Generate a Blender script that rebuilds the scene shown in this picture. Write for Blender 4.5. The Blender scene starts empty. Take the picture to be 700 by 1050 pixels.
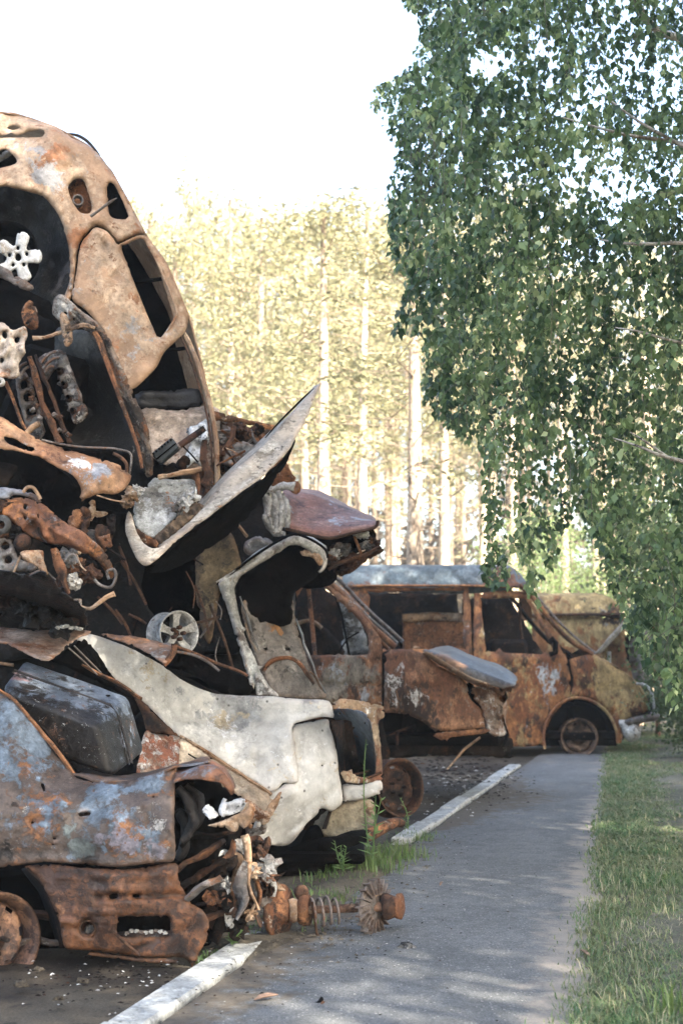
import bpy, math, random
import numpy as np
from mathutils import Vector, Matrix, noise as mnoise
from mathutils.geometry import delaunay_2d_cdt
R = math.radians
rnd = random.Random(7)
sc = bpy.context.scene
COL = sc.collection

# ---------------------------------------------------------------- camera
F = 1458.0; PITCH = math.atan(150/F); CH = 1.25
cd = bpy.data.cameras.new('camera'); cam = bpy.data.objects.new('camera', cd); COL.objects.link(cam)
cam.location = (0, 0, CH); cam.rotation_euler = (R(90)+PITCH, 0, 0)
cd.sensor_fit = 'VERTICAL'; cd.sensor_height = 36; cd.lens = 36*F/1050
cd.clip_start = .1; cd.clip_end = 2000
cd.dof.use_dof = True; cd.dof.focus_distance = 7.0; cd.dof.aperture_fstop = 3.4
sc.camera = cam
cP, sP = math.cos(PITCH), math.sin(PITCH)

def W(px, py, Y):
    """the point of the place that stands Y metres out, seen at this spot of the photograph"""
    a = px-350; b = 525-py
    dy = F*cP-b*sP; dz = F*sP+b*cP
    k = Y/dy
    return Vector((a*k, Y, CH+dz*k))
def G(px, py):
    a = px-350; b = 525-py
    dy = F*cP-b*sP; dz = F*sP+b*cP
    k = -CH/dz
    return Vector((a*k, dy*k, 0))

# ---------------------------------------------------------------- light
EXPO = 2.6
vs = sc.view_settings; vs.view_transform = 'Standard'; vs.look = 'None'; vs.exposure = EXPO; vs.gamma = 1; vs.use_curve_mapping = False
SUNV = Vector((.50, -.62, .60)).normalized()
el = math.asin(SUNV.z); az = math.atan2(SUNV.x, SUNV.y)
w = bpy.data.worlds.new('World'); sc.world = w; w.use_nodes = True
nt = w.node_tree; bg = nt.nodes['Background']
sky = nt.nodes.new('ShaderNodeTexSky'); sky.sky_type = 'NISHITA'; sky.sun_disc = False
sky.sun_elevation = el; sky.sun_rotation = az; sky.air_density = 1.0; sky.dust_density = 3.0; sky.ozone_density = 1.0
nt.links.new(sky.outputs[0], bg.inputs[0]); bg.inputs[1].default_value = .15
sd = bpy.data.lights.new('sun', 'SUN'); sd.energy = 5; sd.angle = R(.5); sd.color = (1, .93, .82)
so = bpy.data.objects.new('sun', sd); COL.objects.link(so); so.location = (5, -6, 12)
so.rotation_euler = SUNV.to_track_quat('Z', 'Y').to_euler()

# ---------------------------------------------------------------- objects
def tag(o, label=None, cat=None, group=None, kind=None):
    if label: o['label'] = label
    if cat: o['category'] = cat
    if group: o['group'] = group
    if kind: o['kind'] = kind
    return o
def thing(name, label, cat, loc=(0, 0, 0), group=None, rz=0):
    o = bpy.data.objects.new(name, None); COL.objects.link(o); o.location = loc; o.rotation_euler = (0, 0, rz)
    o.empty_display_size = .2
    return tag(o, label, cat, group)
def nz(v, s, o=3):
    return mnoise.fractal(v*s, 1.0, 2.0, o)
class MB:
    def __init__(s): s.v = []; s.f = []; s.sm = []
    def add(s, vs_, fs, smooth=True):
        n = len(s.v); s.v += [Vector(p) for p in vs_]
        for f in fs: s.f.append(tuple(n+i for i in f)); s.sm.append(smooth)
    def grid(s, rows, closed=False, smooth=True):
        m = len(rows[0]); vs_ = [p for r in rows for p in r]; fs = []
        for i in range(len(rows)-1):
            for j in range(m if closed else m-1):
                k = (j+1) % m
                fs.append((i*m+j, i*m+k, (i+1)*m+k, (i+1)*m+j))
        s.add(vs_, fs, smooth)
    def tube(s, pts, r, n=7, flat=1.0, up=None, sub=0, caps=True):
        pts = [Vector(p) for p in pts]
        rr = r if isinstance(r, (list, tuple)) else [r]*len(pts)
        if sub: pts, rr = smooth_path(pts, rr, sub)
        rows = []; ref = Vector(up) if up else Vector((.13, .2, 1))
        prev = None
        for i, p in enumerate(pts):
            t = (pts[min(i+1, len(pts)-1)]-pts[max(i-1, 0)])
            if t.length < 1e-9: t = Vector((0, 0, 1))
            t.normalize()
            if prev is None:
                a = t.cross(ref)
                if a.length < .1: a = t.cross(Vector((1, 0, 0)))
            else: a = prev-t*prev.dot(t)
            a.normalize(); b = t.cross(a); prev = a
            rows.append([p+(a*math.cos(q)+b*math.sin(q)*flat)*rr[i] for q in [2*math.pi*k/n for k in range(n)]])
        s.grid(rows, True)
        if caps:
            b0 = len(s.v)-len(rows)*n
            s.f.append(tuple(b0+k for k in range(n))); s.sm.append(False)
            e = len(s.v)-n
            s.f.append(tuple(e+n-1-k for k in range(n))); s.sm.append(False)
    def box(s, c, size, rot=None, bev=.0, jit=0):
        c = Vector(c); hx, hy, hz = [q/2 for q in size]; M_ = rot if rot is not None else Matrix.Identity(3)
        b = min(bev, hx*.9, hy*.9, hz*.9)
        if b <= 0:
            vs_ = [c+M_@Vector((x*hx, y*hy, z*hz)) for x in (-1, 1) for y in (-1, 1) for z in (-1, 1)]
            s.add(vs_, [(0, 1, 3, 2), (4, 6, 7, 5), (0, 4, 5, 1), (2, 3, 7, 6), (0, 2, 6, 4), (1, 5, 7, 3)], False); return
        # rounded box: rows of a superellipse-like section
        vs_ = []; idx = {}
        def vert(x, y, z):
            k = (x, y, z)
            if k not in idx: idx[k] = len(vs_); vs_.append(c+M_@Vector(k))
            return idx[k]
        fs = []
        X, Y_, Z = (hx, hx-b), (hy, hy-b), (hz, hz-b)
        for sx in (-1, 1):
            q = [vert(sx*hx, y*(hy-b), z*(hz-b)) for y, z in ((-1, -1), (1, -1), (1, 1), (-1, 1))]; fs.append(q if sx > 0 else q[::-1])
        for sy in (-1, 1):
            q = [vert(x*(hx-b), sy*hy, z*(hz-b)) for x, z in ((-1, -1), (-1, 1), (1, 1), (1, -1))]; fs.append(q if sy > 0 else q[::-1])
        for sz in (-1, 1):
            q = [vert(x*(hx-b), y*(hy-b), sz*hz) for x, y in ((-1, -1), (1, -1), (1, 1), (-1, 1))]; fs.append(q if sz > 0 else q[::-1])
        for sx in (-1, 1):
            for sy in (-1, 1):
                q = [vert(sx*hx, sy*(hy-b), -(hz-b)), vert(sx*(hx-b), sy*hy, -(hz-b)), vert(sx*(hx-b), sy*hy, hz-b), vert(sx*hx, sy*(hy-b), hz-b)]
                fs.append(q if sx*sy > 0 else q[::-1])
            for sz in (-1, 1):
                q = [vert(sx*hx, -(hy-b), sz*(hz-b)), vert(sx*hx, hy-b, sz*(hz-b)), vert(sx*(hx-b), hy-b, sz*hz), vert(sx*(hx-b), -(hy-b), sz*hz)]
                fs.append(q if sx*sz > 0 else q[::-1])
        for sy in (-1, 1):
            for sz in (-1, 1):
                q = [vert(-(hx-b), sy*hy, sz*(hz-b)), vert(-(hx-b), sy*(hy-b), sz*hz), vert(hx-b, sy*(hy-b), sz*hz), vert(hx-b, sy*hy, sz*(hz-b))]
                fs.append(q if sy*sz > 0 else q[::-1])
        for sx in (-1, 1):
            for sy in (-1, 1):
                for sz in (-1, 1):
                    q = [vert(sx*hx, sy*(hy-b), sz*(hz-b)), vert(sx*(hx-b), sy*hy, sz*(hz-b)), vert(sx*(hx-b), sy*(hy-b), sz*hz)]
                    fs.append(q if sx*sy*sz > 0 else q[::-1])
        s.add(vs_, fs, False)
    def lathe(s, prof, c, axis, n=28, a0=0, a1=2*math.pi, smooth=True):
        """prof: (radius, along)"""
        c = Vector(c); ax = Vector(axis).normalized(); u = ax.orthogonal().normalized(); v = ax.cross(u)
        full = abs(a1-a0-2*math.pi) < 1e-6
        m = n if full else n+1
        rows = [[c+ax*h+(u*math.cos(a0+(a1-a0)*k/n)+v*math.sin(a0+(a1-a0)*k/n))*r for k in range(m)] for r, h in prof]
        s.grid(rows, full, smooth)
    def crumple(s, amp, scale, o=3, seed=0.):
        off = Vector((seed*3.1, seed*1.7, seed*2.3))
        for i, p in enumerate(s.v):
            q = p*scale+off
            s.v[i] = p+Vector((mnoise.noise(q), mnoise.noise(q+Vector((7, 3, 1))), mnoise.noise(q+Vector((2, 9, 5)))))*amp+ \
                Vector((mnoise.noise(q*2.7), mnoise.noise(q*2.7+Vector((7, 3, 1))), mnoise.noise(q*2.7+Vector((2, 9, 5)))))*amp*.4
        return s
    def build(s, name, mat, parent=None, label=None):
        me = bpy.data.meshes.new(name)
        o = bpy.data.objects.new(name, me); COL.objects.link(o)
        off = Vector((0, 0, 0)); M_ = None
        if parent is not None:
            o.parent = parent
            q = parent; chain = []
            while q is not None: chain.append(q); q = q.parent
            M_ = Matrix.Identity(4)
            for q in reversed(chain):
                M_ = M_ @ (Matrix.Translation(q.location) @ q.rotation_euler.to_matrix().to_4x4())
            M_ = M_.inverted()
        vs_ = [tuple(M_@p) for p in s.v] if M_ is not None else [tuple(p) for p in s.v]
        me.from_pydata(vs_, [], s.f)
        me.polygons.foreach_set('use_smooth', s.sm)
        me.materials.append(mat); me.update()
        if label: o['label'] = label
        return o
def smooth_path(pts, rr, sub):
    n = len(pts); out = []; ro = []
    for i in range(n-1):
        p0 = pts[max(i-1, 0)]; p1 = pts[i]; p2 = pts[i+1]; p3 = pts[min(i+2, n-1)]
        for k in range(sub):
            t = k/sub
            out.append(.5*((2*p1)+(p2-p0)*t+(2*p0-5*p1+4*p2-p3)*t*t+(3*p1-p0-3*p2+p3)*t**3)); ro.append(rr[i]*(1-t)+rr[i+1]*t)
    out.append(pts[-1]); ro.append(rr[-1])
    return out, ro
def smooth_loop(pts, sub):
    """Catmull-Rom round a closed outline; a point given twice stays a corner"""
    n = len(pts); out = []
    for i in range(n):
        p0, p1, p2, p3 = [np.array(pts[(i+k) % n][:2], float) for k in (-1, 0, 1, 2)]
        if np.abs(p1-p2).max() < 1e-6: continue
        L = np.hypot(*(p2-p1)); m = max(1, min(sub, int(L/2.5)))
        if np.abs(p0-p1).max() < 1e-6: p0 = p1-(p2-p1)*.5
        if np.abs(p3-p2).max() < 1e-6: p3 = p2+(p2-p1)*.5
        for k in range(m):
            t = k/m
            out.append(.5*((2*p1)+(p2-p0)*t+(2*p0-5*p1+4*p2-p3)*t*t+(3*p1-p0-3*p2+p3)*t**3))
    return np.array(out)
def densify(P, step):
    out = []
    for i in range(len(P)):
        a, b = P[i], P[(i+1) % len(P)]; L = np.hypot(*(b-a)); m = max(1, int(math.ceil(L/step)))
        for k in range(m): out.append(a+(b-a)*k/m)
    return np.array(out)
def inside(P, Q):
    x, y = Q[:, 0], Q[:, 1]; c = np.zeros(len(Q), bool); n = len(P)
    for i in range(n):
        x1, y1 = P[i]; x2, y2 = P[(i+1) % n]
        if y1 == y2: continue
        m = ((y1 > y) != (y2 > y)) & (x < (x2-x1)*(y-y1)/(y2-y1)+x1); c ^= m
    return c
def segdist(A, B, Q):
    d = B-A; L = (d*d).sum(1)+1e-12
    t = np.clip(((Q[:, None, :]-A[None])*d[None]).sum(2)/L[None], 0, 1)
    p = A[None]+t[..., None]*d[None]
    return np.sqrt(((Q[:, None, :]-p)**2).sum(2)).min(1)
def depth_fn(Y):
    if isinstance(Y, (int, float)): return lambda Q: np.full(len(Q), float(Y))
    C = np.array([(a, b) for a, b, _ in Y], float); z = np.array([c for _, _, c in Y], float)
    if len(C) == 1: return lambda Q: np.full(len(Q), z[0])
    A = np.c_[np.ones(len(C)), C/100]
    if len(C) < 3: co = np.array([z.mean(), 0, 0])
    else: co = np.linalg.lstsq(A, z, rcond=None)[0]
    res = z-A@co
    K = np.sqrt(((C[:, None]-C[None])**2).sum(2))/100
    wt = np.linalg.lstsq(K+1e-6*np.eye(len(C)), res, rcond=None)[0]
    def f(Q):
        return np.c_[np.ones(len(Q)), Q/100]@co + (np.sqrt(((Q[:, None]-C[None])**2).sum(2))/100)@wt
    return f
def panel(out, Y, holes=(), roll=5, rz=.02, hroll=3, hz=.008, bulge=0, amp=.004, asc=7, th=.006, step=5, sm=4, jag=.25, ridges=(), dents=(), seed=0, mb=None):
    """a sheet of metal of this outline and depth, dished, creased and given a thickness"""
    roll *= .5; rz *= .5; hroll *= .5; hz *= .7
    mb = mb or MB(); rg = np.random.RandomState(seed+11)
    def prep(p):
        L = densify(smooth_loop(p, sm) if sm else np.array([q[:2] for q in p], float), step)
        if not jag: return L
        sd_ = seed*7.7
        f_ = np.array([(mnoise.noise(Vector((x*.11, y*.11, sd_)))*2.2+mnoise.noise(Vector((x*.33, y*.33, sd_+5)))*1.3, mnoise.noise(Vector((x*.11, y*.11, sd_+9)))*2.2+mnoise.noise(Vector((x*.33, y*.33, sd_+15)))*1.3) for x, y in L])
        L = L+rg.normal(0, jag, L.shape)*.8+f_*min(1, jag*.7)
        nn = len(L); ce = L.mean(0)
        for q_ in range(int(nn*step/55)):   # nicks and small tears in the edge
            i_ = rg.randint(nn); t_ = L[(i_+1) % nn]-L[i_-1]; m_ = np.array([-t_[1], t_[0]])/(np.hypot(*t_)+1e-6)
            if m_ @ (ce-L[i_]) < 0: m_ = -m_
            L[i_] = L[i_]+m_*rg.uniform(.8, 2.6)*min(1, jag*4)
        return L
    O = prep(out); H = [prep(h) for h in holes]
    lo, hi = O.min(0), O.max(0)
    gx, gy = np.meshgrid(np.arange(lo[0], hi[0], step), np.arange(lo[1], hi[1], step*.87))
    gx = gx+(np.arange(gx.shape[0]) % 2)[:, None]*step*.5
    Q = np.c_[gx.ravel(), gy.ravel()]+rg.uniform(-.18, .18, (gx.size, 2))*step
    A = O; B = np.roll(O, -1, 0)
    keep = inside(O, Q) & (segdist(A, B, Q) > step*.45)
    for h in H: keep &= ~inside(h, Q) & (segdist(h, np.roll(h, -1, 0), Q) > step*.4)
    Q = Q[keep]
    allp = [O]+H+[Q]; V = np.concatenate(allp); E = []; n = 0
    for L in [O]+H:
        E += [(n+i, n+(i+1) % len(L)) for i in range(len(L))]; n += len(L)
    vv, ee, ff, *_ = delaunay_2d_cdt([Vector((float(a), float(b))) for a, b in V], E, [], 0, 1e-4)
    V = np.array([(p.x, p.y) for p in vv]); T = np.array([f for f in ff])
    cen = V[T].mean(1); k = inside(O, cen)
    for h in H: k &= ~inside(h, cen)
    T = T[k]
    used = np.unique(T); mp = -np.ones(len(V), int); mp[used] = np.arange(len(used)); V = V[used]; T = mp[T]
    D = depth_fn(Y)(V); d = segdist(A, B, V)
    if roll: D = D+rz*(1-np.sqrt(1-(1-np.clip(d/roll, 0, 1))**2))
    for h in H:
        dh = segdist(h, np.roll(h, -1, 0), V)
        if hroll: D = D+hz*(1-np.clip(dh/hroll, 0, 1))**2
    if bulge: D = D-bulge*(1-(1-np.clip(d/max(d.max(), 1), 0, 1))**2)
    for (x0, y0, x1, y1, wd, hh) in ridges:
        dd = segdist(np.array([[x0, y0]], float), np.array([[x1, y1]], float), V); D = D-hh*np.exp(-(dd/wd)**2)
    for (x0, y0, r_, hh) in dents:
        dd = np.hypot(V[:, 0]-x0, V[:, 1]-y0); D = D+hh*np.exp(-(dd/r_)**2)
    # sharp folds of buckled sheet
    ext_ = max(hi-lo); nf = int(min(14, 1+ext_/18)) if amp >= .004 else 0
    for q_ in range(nf):
        c0 = V[rg.randint(len(V))]; an = rg.uniform(0, math.pi); dx_, dy_ = math.cos(an), math.sin(an); wd_ = rg.uniform(2.5, 7); ln_ = rg.uniform(.15, .5)*ext_; hh_ = rg.uniform(-1, 1)*max(amp, .006)*1.7
        tt = (V[:, 0]-c0[0])*dx_+(V[:, 1]-c0[1])*dy_; pp = -(V[:, 0]-c0[0])*dy_+(V[:, 1]-c0[1])*dx_
        D = D-hh_*np.clip(1-np.abs(pp)/wd_, 0, 1)*np.clip(1-np.abs(tt)/ln_, 0, 1)
    Pn = [W(float(a), float(b), float(c)) for (a, b), c in zip(V, D)]
    if amp:
        so_ = Vector((seed*1.3, seed*2.1, 0))
        for i, p in enumerate(Pn):
            a_ = (nz(p+so_, asc, 4)*1.2+(.35-abs(mnoise.noise((p+so_)*asc*.8+Vector((5, 1, 2)))))*1.5+(.3-abs(mnoise.noise((p-so_)*asc*1.9)))*.5)*amp
            r0 = (p-Vector((0, 0, CH))).normalized()
            Pn[i] = p-r0*a_+Vector((mnoise.noise(p*asc*1.3+so_), 0, mnoise.noise(p*asc*1.3-so_)))*amp*.4
    # winding towards the camera
    a, b, c = [Pn[i] for i in T[0]]
    fl = (b-a).cross(c-a).dot(a-Vector((0, 0, CH))) > 0
    T = [tuple(t[::-1]) if fl else tuple(t) for t in T.tolist()]
    nr = [Vector((0, 0, 0)) for _ in Pn]
    for t in T:
        m = (Pn[t[1]]-Pn[t[0]]).cross(Pn[t[2]]-Pn[t[0]])
        for i in t: nr[i] += m
    N = len(Pn); back = []
    for i, p in enumerate(Pn):
        m = nr[i].normalized() if nr[i].length > 0 else Vector((0, -1, 0))
        ray = (p-Vector((0, 0, CH))).normalized()
        back.append(p-m*th*.5+ray*th*.7)
    mb.add(Pn+back, T+[tuple(N+i for i in t[::-1]) for t in T], True)
    cnt = {}
    for t in T:
        for i in range(3):
            e = (t[i], t[(i+1) % 3]); cnt[e] = 1
    b0 = len(mb.v)-2*N
    for (i, j) in cnt:
        if (j, i) not in cnt:
            mb.f.append((b0+j, b0+i, b0+N+i, b0+N+j)); mb.sm.append(False)
    return mb

# ---------------------------------------------------------------- materials
def newmat(name):
    m = bpy.data.materials.new(name); m.use_nodes = True
    n = m.node_tree.nodes; b = n['Principled BSDF']
    return m, m.node_tree, n, m.node_tree.links, b
def srgb(h):
    h = h.lstrip('#'); c = [int(h[i:i+2], 16)/255 for i in (0, 2, 4)]
    return tuple(((x+.055)/1.055)**2.4 if x > .04 else x/12.92 for x in c)+(1,)
def metal(name, base, layers=(), org=(0, 0, 0), rough=.75, bump=.35, grit=60, pits=.35, streak=1.0, spec=.35, burn=.6, flake=.55, vary=1.0, wear=.7, edge=(.3, .15, .075)):
    """weathered sheet metal: coats of colour over one another, each broken up by its own noise.
    layer: (colour, scale, threshold, width, spots, rough) - spots: (px, py, Y, radius) where the coat lies thickest"""
    m, t, n, l, b = newmat(name)
    tc = n.new('ShaderNodeTexCoord'); mp = n.new('ShaderNodeMapping'); mp.inputs['Scale'].default_value = (1, 1, streak)
    l.new(tc.outputs['Object'], mp.inputs[0])
    wn = n.new('ShaderNodeTexNoise'); wn.inputs['Scale'].default_value = 9; wn.inputs['Detail'].default_value = 5; wn.inputs['Roughness'].default_value = .65; l.new(mp.outputs[0], wn.inputs['Vector'])
    ws = n.new('ShaderNodeVectorMath'); ws.operation = 'MULTIPLY_ADD'; l.new(wn.outputs['Color'], ws.inputs[0]); ws.inputs[1].default_value = (.13, .13, .13); l.new(mp.outputs[0], ws.inputs[2])
    warped = ws.outputs[0]
    def noise(s, d=6, dist=0., rgh=.6, src=None):
        x = n.new('ShaderNodeTexNoise'); x.inputs['Scale'].default_value = s; x.inputs['Detail'].default_value = d
        x.inputs['Roughness'].default_value = rgh; x.inputs['Distortion'].default_value = dist
        l.new(src or mp.outputs[0], x.inputs['Vector']); return x
    def math_(op, a, c, clamp=False):
        x = n.new('ShaderNodeMath'); x.operation = op; x.use_clamp = clamp
        for k, q in enumerate((a, c)):
            if hasattr(q, 'links') or hasattr(q, 'is_linked'): l.new(q, x.inputs[k])
            else: x.inputs[k].default_value = q
        return x.outputs[0]
    b0 = srgb(base) if isinstance(base, str) else tuple(base)+(1,)
    # the ground coat varies in itself
    gn = noise(9, 8, .3); cr = n.new('ShaderNodeMix'); cr.data_type = 'RGBA'
    l.new(math_('MULTIPLY_ADD' if False else 'MULTIPLY', gn.outputs[0], 1.0), cr.inputs[0])
    cr.inputs[6].default_value = tuple(c*.45 for c in b0[:3])+(1,); cr.inputs[7].default_value = tuple(min(1, c*1.55) for c in b0[:3])+(1,)
    col = cr.outputs[2]; rg_ = rough; hgt = gn.outputs[0]
    rv = None
    for i, L in enumerate(layers):
        c, s, th, wd = L[:4]; spots = L[4] if len(L) > 4 else (); lr = L[5] if len(L) > 5 else rough
        k = noise(s, 11, .15, .7); off = n.new('ShaderNodeMapping'); off.inputs['Location'].default_value = (3.7*i+1, 1.9*i, 5.1*i)
        l.new(warped, off.inputs[0]); l.new(off.outputs[0], k.inputs['Vector'])
        val = k.outputs[0]
        for (px, py, Y, r_) in spots:
            cc = W(px, py, Y)-Vector(org)
            wa = n.new('ShaderNodeVectorMath'); wa.operation = 'MULTIPLY_ADD'; l.new(wn.outputs['Color'], wa.inputs[0]); wa.inputs[1].default_value = (r_*.9,)*3
            wb = n.new('ShaderNodeVectorMath'); wb.operation = 'SUBTRACT'; l.new(tc.outputs['Object'], wb.inputs[0]); wb.inputs[1].default_value = (r_*.45,)*3; l.new(wb.outputs[0], wa.inputs[2])
            vd = n.new('ShaderNodeVectorMath'); vd.operation = 'DISTANCE'; l.new(wa.outputs[0], vd.inputs[0]); vd.inputs[1].default_value = cc
            mr = n.new('ShaderNodeMapRange'); l.new(vd.outputs['Value'], mr.inputs[0]); mr.interpolation_type = 'SMOOTHSTEP'
            mr.inputs[1].default_value = 0; mr.inputs[2].default_value = r_*1.25; mr.inputs[3].default_value = .19; mr.inputs[4].default_value = 0
            val = math_('ADD', val, mr.outputs[0])
        mr = n.new('ShaderNodeMapRange'); mr.interpolation_type = 'SMOOTHSTEP'; l.new(val, mr.inputs[0])
        mr.inputs[1].default_value = th-.015; mr.inputs[2].default_value = th-.015+wd*.75
        k2 = noise(s*7, 8, 0, .7); l.new(off.outputs[0], k2.inputs['Vector']); val = math_('ADD', val, math_('MULTIPLY', math_('SUBTRACT', k2.outputs[0], .5), .45)); l.new(val, mr.inputs[0])
        lv = noise(s*4, 9, 0, .75); lvr = n.new('ShaderNodeMapRange'); l.new(lv.outputs[0], lvr.inputs[0]); lvr.inputs[1].default_value = .33; lvr.inputs[2].default_value = .67; lm = n.new('ShaderNodeMix'); lm.data_type = 'RGBA'; c4 = srgb(c) if isinstance(c, str) else tuple(c)+(1,)
        l.new(lvr.outputs[0], lm.inputs[0]); lm.inputs[6].default_value = tuple(x*(1-.6*vary) for x in c4[:3])+(1,); lm.inputs[7].default_value = tuple(min(1, x*(1+.45*vary)) for x in c4[:3])+(1,)
        mx = n.new('ShaderNodeMix'); mx.data_type = 'RGBA'; l.new(mr.outputs[0], mx.inputs[0]); l.new(col, mx.inputs[6]); l.new(lm.outputs[2], mx.inputs[7])
        col = mx.outputs[2]
        hgt = math_('ADD', hgt, math_('MULTIPLY', mr.outputs[0], .25))
        rm = n.new('ShaderNodeMix'); rm.data_type = 'FLOAT'; l.new(mr.outputs[0], rm.inputs[0])
        if rv is None: rm.inputs[2].default_value = rough
        else: l.new(rv, rm.inputs[2])
        rm.inputs[3].default_value = lr; rv = rm.outputs[0]
    # burnt stains that run over every coat, fine flaking, then grit and pits
    bn = noise(2.6, 10, .2, .68); bo = n.new('ShaderNodeMapping'); bo.inputs['Location'].default_value = (9.1, 4.2, 2.7); l.new(warped, bo.inputs[0]); l.new(bo.outputs[0], bn.inputs['Vector'])
    b1 = n.new('ShaderNodeMapRange'); l.new(bn.outputs[0], b1.inputs[0]); b1.inputs[1].default_value = .34; b1.inputs[2].default_value = .66; b1.inputs[3].default_value = 1-burn; b1.inputs[4].default_value = 1+burn*.28
    bm = n.new('ShaderNodeMix'); bm.data_type = 'RGBA'; bm.blend_type = 'MULTIPLY'; bm.inputs[0].default_value = 1; l.new(col, bm.inputs[6]); l.new(b1.outputs[0], bm.inputs[7]); col = bm.outputs[2]
    fk = noise(26, 8, .3, .72); f1 = n.new('ShaderNodeMapRange'); l.new(fk.outputs[0], f1.inputs[0]); f1.inputs[1].default_value = .36; f1.inputs[2].default_value = .6; f1.inputs[3].default_value = .38; f1.inputs[4].default_value = 1.25
    fm = n.new('ShaderNodeMix'); fm.data_type = 'RGBA'; fm.blend_type = 'MULTIPLY'; fm.inputs[0].default_value = flake; l.new(col, fm.inputs[6]); l.new(f1.outputs[0], fm.inputs[7]); col = fm.outputs[2]
    hgt = math_('ADD', hgt, math_('MULTIPLY', fk.outputs[0], .5))
    g = noise(grit, 4, 0, .7, tc.outputs['Object'])
    gm = n.new('ShaderNodeMix'); gm.data_type = 'RGBA'; gm.blend_type = 'MULTIPLY'; gm.inputs[0].default_value = min(1, flake*1.1)
    gr = n.new('ShaderNodeMapRange'); l.new(g.outputs[0], gr.inputs[0]); gr.inputs[1].default_value = .3; gr.inputs[2].default_value = .62; gr.inputs[3].default_value = .45; gr.inputs[4].default_value = 1.12
    l.new(col, gm.inputs[6]); l.new(gr.outputs[0], gm.inputs[7]); col = gm.outputs[2]
    if pits:
        vo = n.new('ShaderNodeTexVoronoi'); vo.inputs['Scale'].default_value = 13; l.new(tc.outputs['Object'], vo.inputs['Vector'])
        pm = n.new('ShaderNodeMapRange'); l.new(vo.outputs['Distance'], pm.inputs[0]); pm.inputs[1].default_value = .05; pm.inputs[2].default_value = .13; pm.inputs[3].default_value = 1-pits*1.6 if pits < .6 else .05; pm.inputs[4].default_value = 1
        sel = n.new('ShaderNodeMapRange'); sp = n.new('ShaderNodeSeparateColor'); l.new(vo.outputs['Color'], sp.inputs[0]); l.new(sp.outputs[0], sel.inputs[0])
        sel.inputs[1].default_value = .45; sel.inputs[2].default_value = .5
        pf = n.new('ShaderNodeMix'); pf.data_type = 'FLOAT'; l.new(sel.outputs[0], pf.inputs[0]); l.new(pm.outputs[0], pf.inputs[2]); pf.inputs[3].default_value = 1
        p2 = n.new('ShaderNodeMix'); p2.data_type = 'RGBA'; p2.blend_type = 'MULTIPLY'; p2.inputs[0].default_value = 1; l.new(col, p2.inputs[6]); l.new(pf.outputs[0], p2.inputs[7]); col = p2.outputs[2]
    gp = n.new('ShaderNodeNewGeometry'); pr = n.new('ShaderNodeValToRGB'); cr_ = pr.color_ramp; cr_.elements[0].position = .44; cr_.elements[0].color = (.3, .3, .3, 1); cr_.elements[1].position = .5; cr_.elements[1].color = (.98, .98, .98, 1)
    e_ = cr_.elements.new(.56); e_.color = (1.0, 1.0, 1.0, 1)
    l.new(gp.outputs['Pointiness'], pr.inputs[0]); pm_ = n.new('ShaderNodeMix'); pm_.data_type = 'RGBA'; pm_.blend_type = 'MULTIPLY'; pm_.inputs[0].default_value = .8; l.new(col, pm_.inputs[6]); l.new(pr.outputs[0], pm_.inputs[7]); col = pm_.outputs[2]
    er = n.new('ShaderNodeMapRange'); l.new(gp.outputs['Pointiness'], er.inputs[0]); er.inputs[1].default_value = .53; er.inputs[2].default_value = .62; er.inputs[4].default_value = .3*wear
    em = n.new('ShaderNodeMix'); em.data_type = 'RGBA'; l.new(math_('MULTIPLY', er.outputs[0], f1.outputs[0]), em.inputs[0]); l.new(col, em.inputs[6]); em.inputs[7].default_value = edge+(1,); col = em.outputs[2]
    l.new(col, b.inputs['Base Color'])
    if rv is not None: l.new(rv, b.inputs['Roughness'])
    else: b.inputs['Roughness'].default_value = rough
    b.inputs['Specular IOR Level'].default_value = spec
    bp = n.new('ShaderNodeBump'); bp.inputs['Strength'].default_value = min(1, bump*1.3); bp.inputs['Distance'].default_value = .018
    l.new(math_('ADD', hgt, math_('MULTIPLY', g.outputs[0], .35)), bp.inputs['Height']); l.new(bp.outputs[0], b.inputs['Normal'])
    return m
def leafmat(name, c1, c2, trans=.35, rough=.45, attr=True, c3=None):
    m, t, n, l, b = newmat(name)
    a = n.new('ShaderNodeAttribute'); a.attribute_name = 'shade'
    rp = n.new('ShaderNodeValToRGB'); rp.color_ramp.elements[0].color = tuple(c1)+(1,); rp.color_ramp.elements[1].color = tuple(c2)+(1,)
    if c3: e = rp.color_ramp.elements.new(.86); e.color = tuple(c2)+(1,); rp.color_ramp.elements[2].color = tuple(c3)+(1,)
    l.new(a.outputs['Fac'], rp.inputs[0]); l.new(rp.outputs[0], b.inputs['Base Color']); b.inputs['Roughness'].default_value = rough
    tr = n.new('ShaderNodeBsdfTranslucent'); hs = n.new('ShaderNodeHueSaturation'); hs.inputs['Value'].default_value = 1.5; hs.inputs['Hue'].default_value = .48
    l.new(rp.outputs[0], hs.inputs['Color']); l.new(hs.outputs[0], tr.inputs[0])
    mx = n.new('ShaderNodeMixShader'); mx.inputs[0].default_value = trans
    l.new(b.outputs[0], mx.inputs[1]); l.new(tr.outputs[0], mx.inputs[2]); l.new(mx.outputs[0], n['Material Output'].inputs[0])
    return m
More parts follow.
